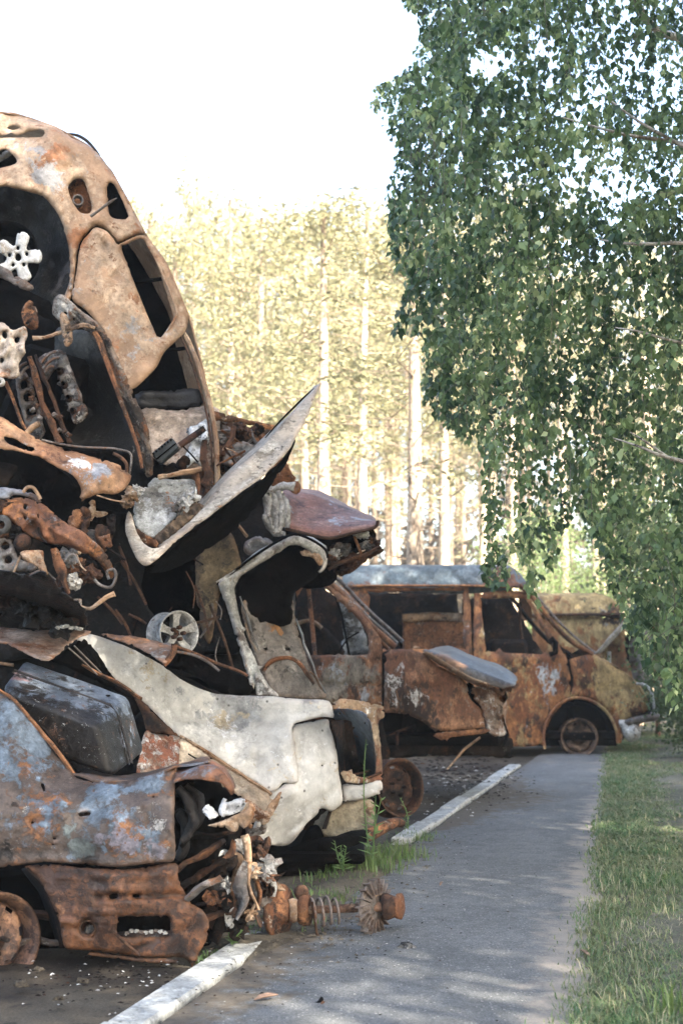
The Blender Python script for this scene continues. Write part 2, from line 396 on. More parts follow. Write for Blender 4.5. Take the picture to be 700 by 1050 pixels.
def leafmesh(name, C, N, U, L, Wd, mat, parent=None, shade=None, fold=.25, tips=None):
    """many leaves as ONE mesh: centre C, normal N, long axis U, half length L, half width Wd (numpy)"""
    n = len(C); V_ = np.cross(N, U); V_ /= np.linalg.norm(V_, axis=1)[:, None]+1e-9
    L = L[:, None]; Wd = Wd[:, None]
    base = C-U*L; tip = C+U*L; a = C-U*L*.25+V_*Wd+N*Wd*fold; b = C-U*L*.25-V_*Wd+N*Wd*fold
    co = np.stack([base, a, tip, b], 1).reshape(-1, 3)
    off = np.zeros(3)
    if parent is not None: off = np.array(parent.location)
    co = co-off
    me = bpy.data.meshes.new(name)
    me.vertices.add(4*n); me.vertices.foreach_set('co', co.astype(np.float32).ravel())
    i = np.arange(n)*4
    tri = np.stack([i, i+1, i+2, i, i+2, i+3], 1).reshape(-1)
    me.loops.add(6*n); me.loops.foreach_set('vertex_index', tri.astype(np.int32))
    me.polygons.add(2*n); me.polygons.foreach_set('loop_start', (np.arange(2*n)*3).astype(np.int32)); me.polygons.foreach_set('loop_total', np.full(2*n, 3, np.int32))
    at = me.attributes.new('shade', 'FLOAT', 'FACE')
    s_ = np.repeat(shade if shade is not None else np.random.RandomState(3).rand(n), 2)
    at.data.foreach_set('value', s_.astype(np.float32))
    me.materials.append(mat); me.update(calc_edges=True)
    o = bpy.data.objects.new(name, me); COL.objects.link(o)
    if parent is not None: o.parent = parent
    return o
def unit(a): return a/(np.linalg.norm(a, axis=1)[:, None]+1e-9)
# ================================================================ THE SETTING
def groundmat(name, c1, c2, c3, s=6, bump=.5, spk=90):
    m, t, n, l, b = newmat(name)
    tc = n.new('ShaderNodeTexCoord')
    def no(s_, d=8, r_=.65):
        x = n.new('ShaderNodeTexNoise'); x.inputs['Scale'].default_value = s_; x.inputs['Detail'].default_value = d; x.inputs['Roughness'].default_value = r_; l.new(tc.outputs['Object'], x.inputs[0]); return x.outputs[0]
    a = no(s*.25); r1 = n.new('ShaderNodeValToRGB'); r1.color_ramp.elements[0].position = .38; r1.color_ramp.elements[1].position = .64
    r1.color_ramp.elements[0].color = c1+(1,); r1.color_ramp.elements[1].color = c2+(1,); l.new(a, r1.inputs[0])
    f = no(s*3, 6); mr = n.new('ShaderNodeMapRange'); l.new(f, mr.inputs[0]); mr.inputs[1].default_value = .56; mr.inputs[2].default_value = .68
    mx = n.new('ShaderNodeMix'); mx.data_type = 'RGBA'; l.new(mr.outputs[0], mx.inputs[0]); l.new(r1.outputs[0], mx.inputs[6]); mx.inputs[7].default_value = c3+(1,)
    g = no(spk, 3, .8); gr = n.new('ShaderNodeMapRange'); l.new(g, gr.inputs[0]); gr.inputs[1].default_value = .3; gr.inputs[2].default_value = .7; gr.inputs[3].default_value = .45; gr.inputs[4].default_value = 1.5
    m2 = n.new('ShaderNodeMix'); m2.data_type = 'RGBA'; m2.blend_type = 'MULTIPLY'; m2.inputs[0].default_value = .8; l.new(mx.outputs[2], m2.inputs[6]); l.new(gr.outputs[0], m2.inputs[7])
    l.new(m2.outputs[2], b.inputs['Base Color']); b.inputs['Roughness'].default_value = .92; b.inputs['Specular IOR Level'].default_value = .2
    bp = n.new('ShaderNodeBump'); bp.inputs['Strength'].default_value = bump; bp.inputs['Distance'].default_value = .01
    ad = n.new('ShaderNodeMath'); l.new(g, ad.inputs[0]); l.new(f, ad.inputs[1]); l.new(ad.outputs[0], bp.inputs['Height']); l.new(bp.outputs[0], b.inputs['Normal'])
    return m
# one sheet of ground out to the horizon
m_ground = groundmat('forest soil', (.022, .017, .013), (.10, .083, .06), (.018, .015, .012), 3)
g = MB(); xs = [-600, -200, -60, -25, -12, -6, -3, -1, 0, 1, 2, 4, 8, 15, 30, 60, 200, 600]; ys = [-300, -60, -15, -4, 0, 4, 6, 8, 10, 12, 15, 18, 22, 28, 40, 60, 90, 150, 400, 900]
g.grid([[Vector((x, y, -.012+(0 if abs(x) < 20 and y < 40 else .1*nz(Vector((x, y, 0)), .02)))) for x in xs] for y in ys])
ground = g.build('ground', m_ground); tag(ground, kind='structure', label='dark sooty soil under the wrecks and forest')

def kerbx(Y): return -.46+(Y-6.1)*.233
EDGE = [(-4, -1.3), (3, .42), (4.86, .80), (5.5, .93), (6.4, 1.08), (7.2, 1.26), (8.1, 1.46), (9.5, 1.72), (11, 2.02), (13, 2.42), (17.4, 3.25), (24, 4.6)]
def edgex(Y):
    return float(np.interp(Y, [a for a, b in EDGE], [b for a, b in EDGE]))
# asphalt path
def pathmat():
    m, t, n, l, b = newmat('worn asphalt')
    tc = n.new('ShaderNodeTexCoord')
    def no(s_, d=8, r_=.65, w_=0):
        x = n.new('ShaderNodeTexNoise'); x.inputs['Scale'].default_value = s_; x.inputs['Detail'].default_value = d; x.inputs['Roughness'].default_value = r_; l.new(tc.outputs['Object'], x.inputs[0]); return x.outputs[0]
    def mix(f, a, c, mode='MIX'):
        x = n.new('ShaderNodeMix'); x.data_type = 'RGBA'; x.blend_type = mode
        for i, q in ((0, f), (6, a), (7, c)):
            if isinstance(q, (float, int, tuple)): x.inputs[i].default_value = q
            else: l.new(q, x.inputs[i])
        return x.outputs[2]
    def rng(v, a, c, d=0., e=1.):
        x = n.new('ShaderNodeMapRange'); l.new(v, x.inputs[0]); x.inputs[1].default_value = a; x.inputs[2].default_value = c; x.inputs[3].default_value = d; x.inputs[4].default_value = e; return x.outputs[0]
    col = mix(rng(no(.9), .35, .65), (.10, .102, .10, 1), (.152, .153, .149, 1))
    col = mix(1.0, col, rng(no(13, 7, .7), .32, .68, .78, 1.18), 'MULTIPLY')
    fine = no(110, 4, .85); col = mix(.9, col, rng(fine, .34, .68, .35, 1.7), 'MULTIPLY')
    vo = n.new('ShaderNodeTexVoronoi'); vo.inputs['Scale'].default_value = 75; l.new(tc.outputs['Object'], vo.inputs[0])
    sp = n.new('ShaderNodeSeparateColor'); l.new(vo.outputs['Color'], sp.inputs[0])
    chips = rng(sp.outputs[0], .86, .94); chips2 = n.new('ShaderNodeMath'); chips2.operation = 'MULTIPLY'; l.new(chips, chips2.inputs[0]); l.new(rng(vo.outputs['Distance'], .42, .3), chips2.inputs[1])
    col = mix(chips2.outputs[0], col, (.3, .29, .27, 1))
    # sandy dust at the grass side and soil by the kerb, from a painted-in attribute
    at = n.new('ShaderNodeAttribute'); at.attribute_name = 'dust'
    dm = n.new('ShaderNodeMath'); dm.operation = 'ADD'; l.new(at.outputs['Fac'], dm.inputs[0]); l.new(rng(no(5, 8, .7), .3, .7, -.35, .35), dm.inputs[1])
    col = mix(rng(dm.outputs[0], .35, .75), col, mix(fine, (.16, .13, .1, 1), (.42, .37, .31, 1)))
    at2 = n.new('ShaderNodeAttribute'); at2.attribute_name = 'soil'
    dm2 = n.new('ShaderNodeMath'); dm2.operation = 'ADD'; l.new(at2.outputs['Fac'], dm2.inputs[0]); l.new(rng(no(7, 8, .75), .3, .7, -.45, .45), dm2.inputs[1])
    col = mix(rng(dm2.outputs[0], .4, .7), col, mix(no(40, 5), (.03, .025, .02, 1), (.17, .14, .105, 1)))
    l.new(col, b.inputs['Base Color']); b.inputs['Roughness'].default_value = .9; b.inputs['Specular IOR Level'].default_value = .25
    bp = n.new('ShaderNodeBump'); bp.inputs['Strength'].default_value = .7; bp.inputs['Distance'].default_value = .006; l.new(fine, bp.inputs['Height']); l.new(bp.outputs[0], b.inputs['Normal'])
    return m
Ys = list(np.arange(-4, 3, .5))+list(np.arange(3, 14, .12))+list(np.arange(14, 24.1, .3))
rows = []; dust = []; soil = []; NX = 26
for Y in Ys:
    x0 = kerbx(Y)+.1; x1 = edgex(Y)+.05*nz(Vector((3, Y, 0)), 1.6)+.03*nz(Vector((3, Y, 0)), 6)
    r_ = []
    for j in range(NX+1):
        t_ = j/NX; x = x0+(x1-x0)*t_
        r_.append(Vector((x, Y, .012+.012*math.sin(math.pi*t_)+.004*nz(Vector((x, Y, 1)), 2))))
        dust.append(max(0, 1-(x1-x)/.38)*(1.0 if Y < 13 else .7)); soil.append(max(0, 1-(x-x0)/(.42+.25*nz(Vector((1, Y, 5)), .9)))*(.9 if Y < 7.5 or 10.5 < Y < 15 else .55)+(.75*math.exp(-((Y-12.6)/1.3)**2-((x-x0-.35)/.45)**2)))
    rows.append(r_)
g = MB(); g.grid(rows)
path = g.build('path', pathmat()); tag(path, kind='structure', label='grey asphalt footpath')
for nm, arr in (('dust', dust), ('soil', soil)):
    at = path.data.attributes.new(nm, 'FLOAT', 'POINT'); at.data.foreach_set('value', arr)
# kerb stones
m_kerb = metal('kerb concrete', wear=0, base=(.4, .4, .375), layers=[((.5, .5, .47), 5, .46, .1), ((.14, .125, .1), 4, .63, .1), ((.22, .19, .15), 13, .64, .07)], rough=.9, burn=.25, flake=.35, bump=.5, pits=.3, spec=.2)
g = MB(); Y = 2.0; k = 0
while Y < 16.2:
    L = .98; a0 = Y; a1 = Y+L-.012; z = .035+.006*rnd.uniform(-1, 1)
    if not (6.2 < Y < 9.3):
        c0 = Vector((kerbx(a0), a0, 0)); c1 = Vector((kerbx(a1), a1, 0)); d = (c1-c0).normalized(); mid = (c0+c1)/2
        rot = Matrix((( d.y, d.x, 0), (-d.x, d.y, 0), (0, 0, 1))) if False else Matrix(((d.y, d.x, 0), (-d.x, d.y, 0), (0, 0, 1)))
        g.box((mid.x+rnd.uniform(-.008, .008), mid.y, z/2-.06), (.145, (c1-c0).length, z+.12), rot, .012)
    Y += L; k += 1
tag(g.build('kerb', m_kerb), kind='structure', label='pale kerb stones beside the footpath')
# verge: soil sheet, then blades
rows = []
for Y in list(np.arange(-4, 26, .4)):
    x0 = edgex(Y)-.12
    rows.append([Vector((x0+u, Y, .004+.035*min(1, u*1.4)+.03*nz(Vector((u+x0, Y, 2)), .8)*min(1, u))) for u in (0, .15, .3, .5, .8, 1.2, 1.8, 2.6, 4, 6, 9)])
g = MB(); g.grid(rows); m_verge = groundmat('verge soil', (.08, .075, .05), (.17, .155, .115), (.06, .075, .035), 7)
tag(g.build('verge', m_verge), kind='structure', label='dry sandy verge right of the footpath')
rg = np.random.RandomState(5)
def blades(n, y0, y1, ext, hmin, hmax, name, mat, label, kind='stuff', dens=None, wd=.0016):
    Y_ = y0*(y1/y0)**rg.rand(n)  # denser near
    u = rg.rand(n)**1.2*ext
    X_ = np.array([edgex(y) for y in Y_])+u-.03+.05*rg.randn(n)*(u < .2)
    den = np.array([mnoise.noise(Vector((x*1.3, y*1.3, 3)))+.5*mnoise.noise(Vector((x*9, y*9, 5)))+.4*mnoise.noise(Vector((x*31, y*31, 5))) for x, y in zip(X_, Y_)])
    edge = np.clip(u/.45, 0, 1)
    keep = rg.rand(n) < np.clip(.6+.5*den+.4*edge, .34, 1)
    X_, Y_, u, den = X_[keep], Y_[keep], u[keep], den[keep]; n = len(X_)
    h = rg.uniform(hmin, hmax, n)*(.65+.6*np.clip(den+.3, 0, 1)); a = rg.rand(n)*6.28; lean = rg.uniform(.1, 1.6, n)
    d = np.c_[np.cos(a), np.sin(a)]
    C0 = np.c_[X_, Y_, np.full(n, .015)]
    side = np.c_[-d[:, 1], d[:, 0], np.zeros(n)]*wd*(1+Y_[:, None]/9)
    dd = np.c_[d*lean[:, None]*h[:, None], h]
    mid = C0+dd*.5*np.array([.7, .7, 1.15]); tip = C0+dd*np.array([1.1, 1.1, .8])
    co = np.stack([C0-side, C0+side, mid+side*.8, tip, mid-side*.8], 1).reshape(-1, 3)
    me = bpy.data.meshes.new(name); me.vertices.add(5*n); me.vertices.foreach_set('co', co.astype(np.float32).ravel())
    i = np.arange(n)*5; lp = np.stack([i, i+1, i+2, i+4, i+4, i+2, i+3], 1).reshape(-1)
    me.loops.add(7*n); me.loops.foreach_set('vertex_index', lp.astype(np.int32)); me.polygons.add(2*n)
    st = np.stack([np.arange(n)*7, np.arange(n)*7+4], 1).reshape(-1); tt = np.tile([4, 3], n)
    me.polygons.foreach_set('loop_start', st.astype(np.int32)); me.polygons.foreach_set('loop_total', tt.astype(np.int32))
    at = me.attributes.new('shade', 'FLOAT', 'FACE'); sh = np.clip(.5+.5*den+.25*rg.randn(n), 0, 1); at.data.foreach_set('value', np.repeat(sh, 2).astype(np.float32))
    me.materials.append(mat); me.update(calc_edges=True); o = bpy.data.objects.new(name, me); COL.objects.link(o); tag(o, label, kind=kind); return o
m_grass = leafmat('grass blades', (.22, .215, .11), (.07, .145, .05), .3, .6)
blades(270000, 4.3, 24, 3.6, .012, .052, 'grass', m_grass, 'short patchy green grass on the verge right of the path')
blades(110000, 8.5, 24, 4.2, .02, .055, 'grass', m_grass, 'short grass on the farther verge towards the burnt vans', wd=.0026)
m_dry = leafmat('dry stalks', (.42, .36, .24), (.32, .3, .16), .2, .7)
blades(11000, 4.6, 22, 3.4, .03, .10, 'dry_grass', m_dry, 'thin dry straw stalks standing among the green verge grass', wd=.0009)

# earth that has buried the kerb between the wrecks and the path
rows = []
for Y in np.arange(5.9, 9.9, .09):
    f_ = min(1, (Y-5.9)/.5, (9.9-Y)/.6); rows.append([Vector((kerbx(Y)+u, Y, -.03+.025*max(0, min(1, f_*3, (u+.6)*4, (.5-u)*6))+f_*max(0, .045*math.exp(-((u-.02)/.17)**2)+.016*nz(Vector((u+kerbx(Y), Y, 4)), 5)*math.exp(-((u)/.3)**2)))) for u in np.linspace(-.6, .5, 26)])
g = MB(); g.grid(rows); tag(g.build('ground_mound', groundmat('trodden earth', (.07, .058, .042), (.15, .125, .09), (.04, .034, .026), 9, .8)), kind='structure', label='earth burying the kerb beside the wrecks')
# ---------------------------------------------------------------- pines
m_bark = metal('pine bark', wear=0, base=(.42, .29, .19), layers=[((.58, .45, .32), 5, .42, .12), ((.12, .085, .06), 7, .57, .1)], rough=.9, bump=.6, streak=.25, pits=0, grit=25, burn=.25)
m_need = leafmat('pine needles', (.13, .125, .055), (.38, .355, .18), .3, .7)
def pine_proto(k, H):
    r_ = np.random.RandomState(40+k); R0 = .165
    tr = MB(); bx, by = r_.uniform(-.25, .25), r_.uniform(-.2, .2)
    pts = [Vector((bx*(math.sin(z/H*3.0)), by*math.sin(z/H*2.4+.3)-by*.29, z)) for z in np.linspace(0, H, 14)]
    tr.tube(pts, [R0*(1.12 if i == 0 else 1)*(1-.72*(i/13)**1.15) for i in range(14)], 9)
    lb = MB(); C = []; S = []
    nb = 42
    for i in range(nb):
        t_ = .36+.63*(i/nb)**.8; z = H*t_; dead = t_ < .55 and r_.rand() < .8
        a = r_.rand()*6.28; L = (1.0+1.6*math.sin(min(1, (t_-.28)*1.5)*math.pi)**.8)*r_.uniform(.6, 1.15)*(.6 if dead else 1)
        j = min(12, int(t_*13)); p0 = pts[j].lerp(pts[j+1], t_*13-j)
        d = Vector((math.cos(a), math.sin(a), r_.uniform(-.1, .45) if not dead else r_.uniform(-.3, .2)))
        p1 = p0+d*L*.5; p2 = p0+d*L+Vector((0, 0, .18*L))
        lb.tube([p0, p1+Vector(r_.normal(0, .08*L, 3)), p2+Vector(r_.normal(0, .1*L, 3))], [.024*(1-t_*.5), .014, .005], 4)
        if not dead:
            for q in range(r_.randint(4, 8)):
                u = r_.uniform(.35, 1.1); c = p0.lerp(p2, u)+Vector(r_.normal(0, .22, 3)); C.append(c); S.append(r_.uniform(.22, .48))
    for q in range(16): C.append(pts[-1]+Vector(r_.normal(0, .35, 3))+Vector((0, 0, -.4))); S.append(.35)
    return tr, lb, np.array([tuple(c) for c in C]), np.array(S)
PINES = []
def needles(C, S, per, seed, size):
    r_ = np.random.RandomState(seed); n = len(C)*per
    cc = np.repeat(C, per, 0)+r_.normal(0, 1, (n, 3))*np.repeat(S, per)[:, None]*np.array([.55, .55, .32])
    U = unit(r_.normal(0, 1, (n, 3))+np.array([0, 0, .5])); N_ = unit(np.cross(U, r_.normal(0, 1, (n, 3))))
    sh = np.clip(np.repeat(r_.rand(len(C)), per)*.6+.4*r_.rand(n), 0, 1)
    return cc, N_, U, r_.uniform(.6, 1.2, n)*size, r_.uniform(.3, .5, n)*size, sh
for k in range(5):
    H = [14.5, 16, 13.5, 15.5, 17][k]
    tr, lb, C, S = pine_proto(k, H)
    o = thing('pine_tree', 'tall slender pine standing in the bright forest behind the wrecks', 'pine tree', (0, 0, 0), 'pine trees of the forest behind the wrecks')
    t_ = tr.build('trunk', m_bark, o); b_ = lb.build('branches', m_bark, o)
    cc, N_, U, Lh, Wh, sh = needles(C, S, 17, 60+k, .085)
    c_ = leafmesh('crown', cc, N_, U, Lh, Wh, m_need, o, sh)
    PINES.append((o, [t_, b_, c_]))
used_p = [False]*5
def put_pine(k, x, y, s, rz, lean=0):
    o, ch = PINES[k]
    if not used_p[k]: used_p[k] = True; q = o
    else:
        q = o.copy(); COL.objects.link(q)
        for c in ch: d = c.copy(); COL.objects.link(d); d.parent = q
    q.location = (x, y, -.02); q.scale = (s[0], s[0], s[1]); q.rotation_euler = (lean, lean*.6, rz); return q
# trunks read off the photograph: spot at mid height, apparent width
main = [(240, 8), (272, 12), (312, 10), (328, 15), (341, 8), (351, 8), (375, 13), (401, 7), (421, 19), (433, 10), (456, 11), (476, 6), (489, 9), (499, 7), (523, 10), (534, 7), (547, 6), (214, 7), (186, 6), (160, 8), (580, 9), (610, 7), (120, 9), (60, 7), (660, 8), (300, 6), (362, 6), (388, 6), (256, 5), (444, 6), (466, 5), (510, 6), (150, 10), (172, 12), (200, 9), (228, 11), (252, 10), (142, 7), (192, 8), (262, 8), (292, 9), (322, 7)]
pn = 0
for (px, wd) in main:
    D = F*.275/wd; p = W(px, 520, D)
    sx = .92+.12*rnd.random()
    Ht = 1.25+D*(675-rnd.uniform(165, 250))/F; HP = [14.5, 16, 13.5, 15.5, 17][pn % 5]
    put_pine(pn % 5, p.x, D, (sx, min(Ht, 17)/HP), rnd.uniform(0, 6.28), rnd.uniform(-.012, .012)); pn += 1
for i in range(95):
    D = rnd.uniform(46, 92); px = rnd.uniform(-60, 760); p = W(px, 500, D)
    put_pine(pn % 5, p.x, D, (rnd.uniform(.8, 1.05), min(1.2, (1.25+D*(675-rnd.uniform(190, 300))/F)/15.5)), rnd.uniform(0, 6.28), rnd.uniform(-.03, .03)); pn += 1
for i in range(16):
    D = rnd.uniform(40, 62); px = rnd.choice([rnd.uniform(-160, 120), rnd.uniform(150, 760)]); p = W(px, 500, D)
    put_pine(pn % 5, p.x, D, (rnd.uniform(.6, .9), rnd.uniform(.65, .9)), rnd.uniform(0, 6.28), rnd.uniform(-.03, .03)); pn += 1
# the far wood and undergrowth that read as one mass
r_ = np.random.RandomState(9); n = 2400
C = np.c_[r_.uniform(-45, 60, n), r_.uniform(62, 105, n), np.minimum(9, r_.gamma(2.0, 1.9, n))+.3]
cc, N_, U, Lh, Wh, sh = needles(C, r_.uniform(.7, 1.6, n), 60, 8, .3)
m_far = leafmat('far undergrowth', (.05, .035, .022), (.15, .115, .06), .3, .8)
tag(leafmesh('far_wood', cc, N_, U, Lh, Wh, m_far, None, sh), 'far brownish green undergrowth between the pine trunks', kind='stuff')
r_ = np.random.RandomState(19)
# ---------------------------------------------------------------- young pines / bushes in the middle distance right
m_bush = leafmat('bush leaves', (.10, .15, .05), (.2, .27, .09), .4, .55)
def bush(px, Yd, z0, rad, n, label, seed, mat=m_bush, ls=.035, name='green_bush', grp='leafy bushes beyond the burnt vans'):
    r_ = np.random.RandomState(seed); c = W(px, 700, Yd); o = thing(name, label, 'bush', (c.x, Yd, 0), grp)
    k = 34; a = r_.normal(0, 1, (k, 3)); a = unit(a)*(r_.rand(k, 1)**.35)
    C = np.array([c.x, Yd, z0])+a*np.array(rad)
    cc, N_, U, Lh, Wh, sh = needles(C, np.full(k, max(rad)*.30), n//k, seed+1, ls)
    cc[:, 2] = np.maximum(cc[:, 2], .03)
    leafmesh('foliage', cc, N_, U, Lh, Wh*1.3, mat, o, sh)
    s = MB()
    for q in range(7):
        e = Vector(C[q*4]); s.tube([Vector((c.x+r_.uniform(-.15, .15), Yd, 0)), Vector((c.x, Yd, 0)).lerp(e, .5)+Vector((0, 0, .3)), e], [.03, .02, .008], 5)
    s.build('stems', m_bark, o)
bush(600, 30, 2.6, (2.0, 1.5, 2.2), 9000, 'sunlit pale green bush above the roof of the yellow van', 70)
bush(655, 27, 2.3, (1.7, 1.5, 2.2), 8000, 'green bush right behind the open hood of the yellow van', 74)
bush(548, 34, 2.5, (1.5, 1.5, 2.0), 5000, 'thin pale bush behind the blue van roof', 78)
bush(760, 25, 2.0, (2.2, 1.8, 2.6), 8000, 'bush at the far right edge beyond the grass', 82)
m_dkb = leafmat('dark bush leaves', (.03, .055, .02), (.07, .11, .035), .3, .5)
bush(712, 20.5, 1.3, (.85, .9, 1.5), 9000, 'dark green bush beside the nose of the blue roofed van', 86, m_dkb, .04)
bush(716, 23.5, 2.9, (1.7, 1.1, 2.3), 15000, 'tall dark green bush rising behind the nose of the yellow van', 98, m_dkb, .05)
bush(745, 17.5, .8, (.9, .9, 1.2), 9000, 'low dark bush at the right edge of the grass verge', 90, m_dkb, .035)
# ================================================================ BIRCH
m_birch = leafmat('birch leaves', (.026, .06, .026), (.17, .25, .10), .42, .42, c3=(.36, .42, .2))  # pale end paints in lit leaves, dark end the shaded clumps
m_bbark = metal('birch bark', wear=0, base=(.5, .47, .43), layers=[((.06, .05, .045), 8, .58, .06), ((.3, .25, .2), 5, .52, .1)], rough=.7, bump=.3, pits=0)
m_twig = metal('birch twig', wear=0, base=(.14, .09, .07), layers=[((.3, .27, .24), 6, .5, .1)], rough=.7, bump=.2, pits=0)
bt = thing('birch_tree', 'large drooping birch whose leafy strands hang over the right half', 'birch tree', (4.6, 9.6, 0))
tk = MB(); tk.tube([(4.6, 9.6, 0), (4.5, 9.6, 2), (4.35, 9.55, 4.2), (4.3, 9.5, 7), (4.1, 9.5, 10.5)], [.2, .16, .14, .1, .03], 12, sub=4)
tko = tk.build('trunk', m_bbark, bt)
for pts, rr in [
    ([W(900, 20, 9.6), W(700, 40, 9.2), W(640, -10, 8.2), W(560, -60, 7.75)], [.06, .028, .022, .012]),
    ([W(960, 260, 9.6), W(760, 175, 8.2), W(700, 148, 8.0), W(640, 138, 7.75), W(575, 120, 7.7)], [.05, .02, .014, .009, .004]),
    ([W(700, 150, 7.75), W(655, 125, 7.6), W(615, 95, 7.6)], [.012, .008, .003]),
    ([W(960, 200, 9.6), W(760, 245, 8.2), W(700, 249, 8.0), W(648, 250, 7.75), W(615, 246, 7.75)], [.05, .016, .012, .009, .004]),
    ([W(960, 380, 9.6), W(760, 360, 8.2), W(700, 352, 8.0), W(655, 340, 7.75), W(630, 336, 7.75)], [.05, .014, .009, .006, .003]),
    ([W(900, 500, 9.6), W(740, 480, 8.0), W(684, 469, 7.7), W(655, 458, 7.6), W(628, 449, 7.6)], [.05, .015, .011, .007, .003]),
    ([W(684, 469, 7.7), W(660, 452, 7.6), W(645, 443, 7.6)], [.008, .006, .003]),
    ([W(930, 120, 9.6), W(740, -20, 9.4), W(600, -90, 9.2), W(450, -140, 9)], [.07, .04, .028, .01])]:
    br = MB(); br.tube(pts, rr, 6, sub=4); br.build('branch', m_bbark, bt)
# hanging strands: each is a twig with leaves set along it
OUTL = smooth_loop([(418, -60), (415, 0), (432, 22), (425, 60), (408, 72), (383, 85), (380, 105), (392, 130), (410, 150), (398, 180), (395, 220), (400, 250), (404, 270), (418, 292), (404, 330), (400, 345), (428, 345), (436, 380), (430, 400), (452, 430), (470, 450), (492, 468), (497, 500), (494, 580), (502, 606), (520, 600), (528, 570), (538, 585), (548, 625), (560, 600), (572, 560), (588, 525), (600, 530), (612, 560), (628, 600), (640, 645), (655, 665), (668, 700), (690, 730), (720, 740), (760, 720), (900, 560), (900, -60)], 5)
GAPS = [((505, 62), 17, 15, .97), ((548, 45), 9, 18, .8), ((588, 105), 10, 12, .6), ((600, 178), 24, 17, .72), ((645, 190), 26, 14, .62), ((560, 190), 14, 12, .6), ((530, 190), 9, 12, .5), ((660, 110), 9, 9, .5),
        ((520, 530), 12, 60, .93), ((518, 440), 10, 55, .8), ((545, 500), 14, 60, .7), ((538, 360), 9, 34, .72), ((528, 400), 8, 40, .7), ((588, 372), 8, 20, .6), ((545, 280), 22, 9, .5), ((440, 240), 16, 7, .55), ((490, 470), 12, 30, .5), ((565, 430), 9, 40, .45), ((440, 150), 7, 14, .4), ((590, 590), 22, 50, .6), ((500, 250), 9, 16, .3)]
rb = np.random.RandomState(21)
C_, N__, U__, S__, sv, tw = [], [], [], [], [], MB()
def coverage(px, py):
    k = np.ones(len(px))
    for (c, a, b, s) in GAPS: q = 1.3 if c[1] < 240 else .9; k *= 1-s*(1 if q > 1 else .85)*np.exp(-(((px-c[0])/(a*q))**2+((py-c[1])/(b*q))**2)**2)
    return k
def strand(px, py, D, Lm, seed):
    """a twig that droops from this spot, leaves alternating along it"""
    r_ = np.random.RandomState(seed)
    p = np.array(W(px, py, D)); n = max(3, int(Lm/.022)); d = unit(np.array([[r_.uniform(-.9, .3), r_.uniform(-.5, .5), r_.uniform(-.2, .25)]]))[0]
    pts = []
    for i in range(n):
        pts.append(p.copy()); d = d+np.array([r_.normal(0, .06), r_.normal(0, .06), -.04-.012*i]); d /= np.linalg.norm(d); p = p+d*.022
    pts = np.array(pts)
    # back to the photograph to keep the crown's real outline
    y = pts[:, 1]; q = pts-np.array([0, 0, CH]); yc = q[:, 1]*cP+q[:, 2]*sP; zc = -q[:, 1]*sP+q[:, 2]*cP
    X = 350+F*q[:, 0]/yc; Yp = 525-F*zc/yc
    return pts, X, Yp, r_
ns = 0; tries = 0
while ns < 1750 and tries < 12000:
    tries += 1
    px = rb.uniform(375, 860) if tries % 5 else rb.uniform(375, 560); py = rb.uniform(-90, 690); D = rb.uniform(7.6, 11.2)
    if px > 740 and rb.rand() < .5: continue
    Q = np.array([[px, py]])
    if not inside(OUTL, Q)[0]: continue
    Lm = rb.uniform(.35, .95)
    pts, X, Yp, r_ = strand(px, py, D, Lm, 1000+tries)
    ins = inside(OUTL, np.c_[X, Yp]); cut = np.argmax(~ins) if (~ins).any() else len(X)
    if cut < 6: continue
    pts = pts[:cut]; X = X[:cut]; Yp = Yp[:cut]
    cv = coverage(X, Yp)*np.array([min(1, max(.1, .62+2.4*(mnoise.noise(Vector(p)*2.3)+.12))) for p in pts])
    if cv.mean() < .45 and rb.rand() > cv.mean()*.8: continue
    ns += 1
    if ns % 3 == 0 or px < 470: tw.tube([tuple(p) for p in pts[::4]] if len(pts) > 8 else [tuple(pts[0]), tuple(pts[-1])], .0016, 3, caps=False)
    sh0 = rb.normal(0, .2); m = len(pts); keep = r_.rand(m) < cv*.9
    for i in np.nonzero(keep)[0]:
        for s_ in range(1 if r_.rand() < .45 else 2):
            a = r_.rand()*6.28; off = np.array([math.cos(a), math.sin(a), -.35])*r_.uniform(.015, .035)
            C_.append(pts[i]+off); sv.append(sh0); u = np.array([math.cos(a)*.5, math.sin(a)*.5, -1.0])+r_.normal(0, .35, 3); U__.append(u)
            N__.append(np.array([math.cos(a), math.sin(a), .55])+r_.normal(0, .45, 3)); S__.append(r_.uniform(.6, 1.3)*.026)
C_ = np.array(C_); U_ = unit(np.array(U__)); Nn = np.array(N__); Nn = unit(Nn-U_*(Nn*U_).sum(1)[:, None]); S_ = np.array(S__)
shd = np.clip(np.array(sv)+np.array([.40+.8*mnoise.noise(Vector(c)*1.6) for c in C_])+rb.normal(0, .2, len(C_)), 0, 1)  # clumped tones imitate lit and shaded parts of the crown
leafmesh('leaves', C_, Nn, U_, S_, S_*.72, m_birch, bt, shd, .3)
tw.build('twigs', m_twig, bt)
print('birch leaves', len(C_), 'strands', ns)
